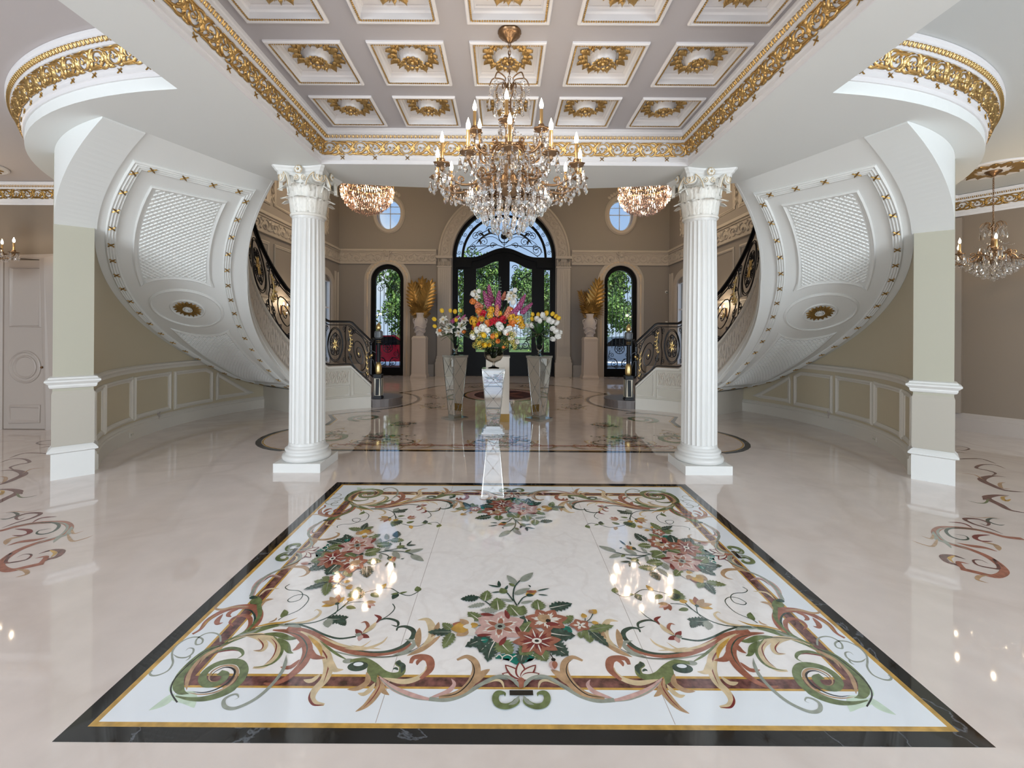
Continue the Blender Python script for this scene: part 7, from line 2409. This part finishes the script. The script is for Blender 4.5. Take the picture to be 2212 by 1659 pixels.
# ================================================================== outdoors, seen through the entrance glass
GRASS = mat('lawn', (.07, .14, .03), .9, var=(3, .4)); PAVE = mat('driveway', (.72, .72, .74), .8, var=(2, .15))
b = MB(); b.box(-60, 60, 15.62, 120, -.4, -.12); tag(b.build('ground', GRASS), kind='structure')
b = MB(); b.box(-12, 12, 15.62, 27, -.12, -.02); tag(b.build('driveway', PAVE), kind='structure')
LEAFM = [mat('tree_leaf_dark', (.035, .085, .018), .6), mat('tree_leaf_mid', (.09, .19, .035), .6), mat('tree_leaf_bright', (.20, .33, .07), .6)]
BARK = mat('bark', (.09, .06, .04), .9)
def crown_mesh(seed, n=4600):
    rnd = random.Random(seed); b = MB()
    blobs = [(rnd.uniform(-1, 1) * .55, rnd.uniform(-1, 1) * .55, rnd.uniform(-.6, .9), rnd.uniform(.35, .6)) for _ in range(12)]
    for i in range(n):
        bx, by, bz, br = blobs[i % 12]
        d = Vector((rnd.gauss(0, 1), rnd.gauss(0, 1), rnd.gauss(0, 1))).normalized() * br * rnd.uniform(.75, 1.05)
        p = Vector((bx, by, bz)) + d; s = rnd.uniform(.035, .075)
        X = Vector((rnd.uniform(-1, 1), rnd.uniform(-1, 1), rnd.uniform(-1, 1))).normalized(); Y = X.cross(d).normalized()
        b.add([p - X * s, p - Y * s * .5, p + X * s, p + Y * s * .5], [(0, 1, 2, 3)], rnd.choice((0, 0, 1, 1, 2)))
    me = bpy.data.meshes.new('crown'); me.from_pydata([tuple(p) for p in b.v], [], b.f)
    for m in LEAFM: me.materials.append(m)
    me.polygons.foreach_set('material_index', b.m); me.update(); return me
CRW = [crown_mesh(1), crown_mesh(2), crown_mesh(3)]
TR = [(-17.4, 32, 2.4, 4.6), (-11.7, 31.5, 2.2, 3.8), (-7.0, 31.5, 1.9, 3.0), (7.2, 31.5, 2.0, 3.2), (12.0, 31.5, 2.2, 4.2), (17.6, 32, 2.4, 4.8),
      (-14, 39, 3.0, 6.0), (-7.4, 38, 2.7, 5.6), (-1.9, 39, 2.3, 4.4), (3.0, 40, 2.2, 4.0), (8.4, 38, 2.7, 5.6), (14.6, 39, 3.0, 6.4),
      (-19, 50, 3.8, 9), (-11, 50, 3.7, 8.5), (-3.4, 51, 3.4, 7.2), (3.9, 52, 3.3, 6.0), (11, 50, 3.5, 8), (19, 50, 3.8, 9), (-4.6, 25.2, 1.0, 2.2), (-10.5, 24.4, 1.5, 2.6), (10.8, 24.4, 1.6, 2.8)]
for i, (x, y, r_, h_) in enumerate(sorted(TR)):
    t = tag(empty('tree', (x, y, -.12)), 'leafy green garden tree beyond the entrance glass, ' + ordinal(i, len(TR)), 'tree', 'garden trees outside')
    inst('crown', CRW[i % 3], t, Matrix.Translation((0, 0, h_ * .5 + r_ * .55)) @ Matrix.Diagonal((r_, r_, h_ * .62, 1)) @ Matrix.Rotation(i * 1.1, 4, 'Z'))
    b = MB(); b.tube([(0, 0, -.05), (.1, 0, h_ * .4), (.05, .1, h_ * .8)], [.2, .15, .08], 8); b.build('trunk', BARK, t)
for s in (-1, 1):
    b = MB(); rnd = random.Random(40 + s)
    for i in range(5000):
        p = Vector((rnd.uniform(1.5, 16) * s, 27.6 + rnd.uniform(-.4, .4), rnd.uniform(-.1, 1.0))); q = rnd.uniform(.05, .1); X = Vector((rnd.uniform(-1, 1), rnd.uniform(-1, 1), rnd.uniform(-1, 1))).normalized(); Y = X.cross(Vector((0, 0, 1))).normalized()
        b.add([p - X * q, p - Y * q * .6, p + X * q, p + Y * q * .6], [(0, 1, 2, 3)], rnd.choice((0, 1, 2)))
    tag(b.build('hedge', LEAFM), 'clipped hedge along the driveway on the %s side' % ('left' if s < 0 else 'right'), 'hedge')
def car(loc, rz, col, lab):
    r = tag(empty('car', loc, rz), lab, 'car')
    prof = [(-2.1, .28), (-2.15, .6), (-2.0, .82), (-1.2, .92), (-.7, 1.35), (.6, 1.40), (1.25, 1.0), (2.05, .9), (2.15, .6), (2.1, .28)]
    M = Matrix(((1, 0, 0, 0), (0, 0, 1, 0), (0, 1, 0, 0), (0, 0, 0, 1)))
    b = MB(); b.prism(prof[::-1], -.82, .82, M=M); b.build('body', mat('paint_' + lab.split()[0], col, .2, coat=.6), r)
    b = MB(); b.prism([(-1.1, .95), (-.68, 1.3), (.55, 1.34), (1.1, 1.0)][::-1], -.83, .83, M=M); b.build('side_windows', BLACKF, r)
    for x in (-1.35, 1.35):
        for y in (-.8, .8):
            b = MB(); b.lathe([(0, -.1), (.31, -.1), (.33, 0), (.31, .1), (0, .1)], 20, M=Matrix.Translation((x, y, .33)) @ Matrix.Rotation(PI / 2, 4, 'X')); w_ = b.build('wheel', mat('tyre', (.015, .015, .016), .7), r)
            b = MB(); b.lathe([(0, -.12), (.18, -.12), (.19, .12), (0, .12)], 12, M=Matrix.Translation((x, y, .33)) @ Matrix.Rotation(PI / 2, 4, 'X')); b.build('hub', MEDGE, w_)
car((-5.3, 19.2, -.02), .12, (.70, .015, .04), 'red car on the driveway behind the left arched window')
car((5.6, 20.0, -.02), -.1, (.72, .74, .78), 'white car on the driveway behind the right arched window')
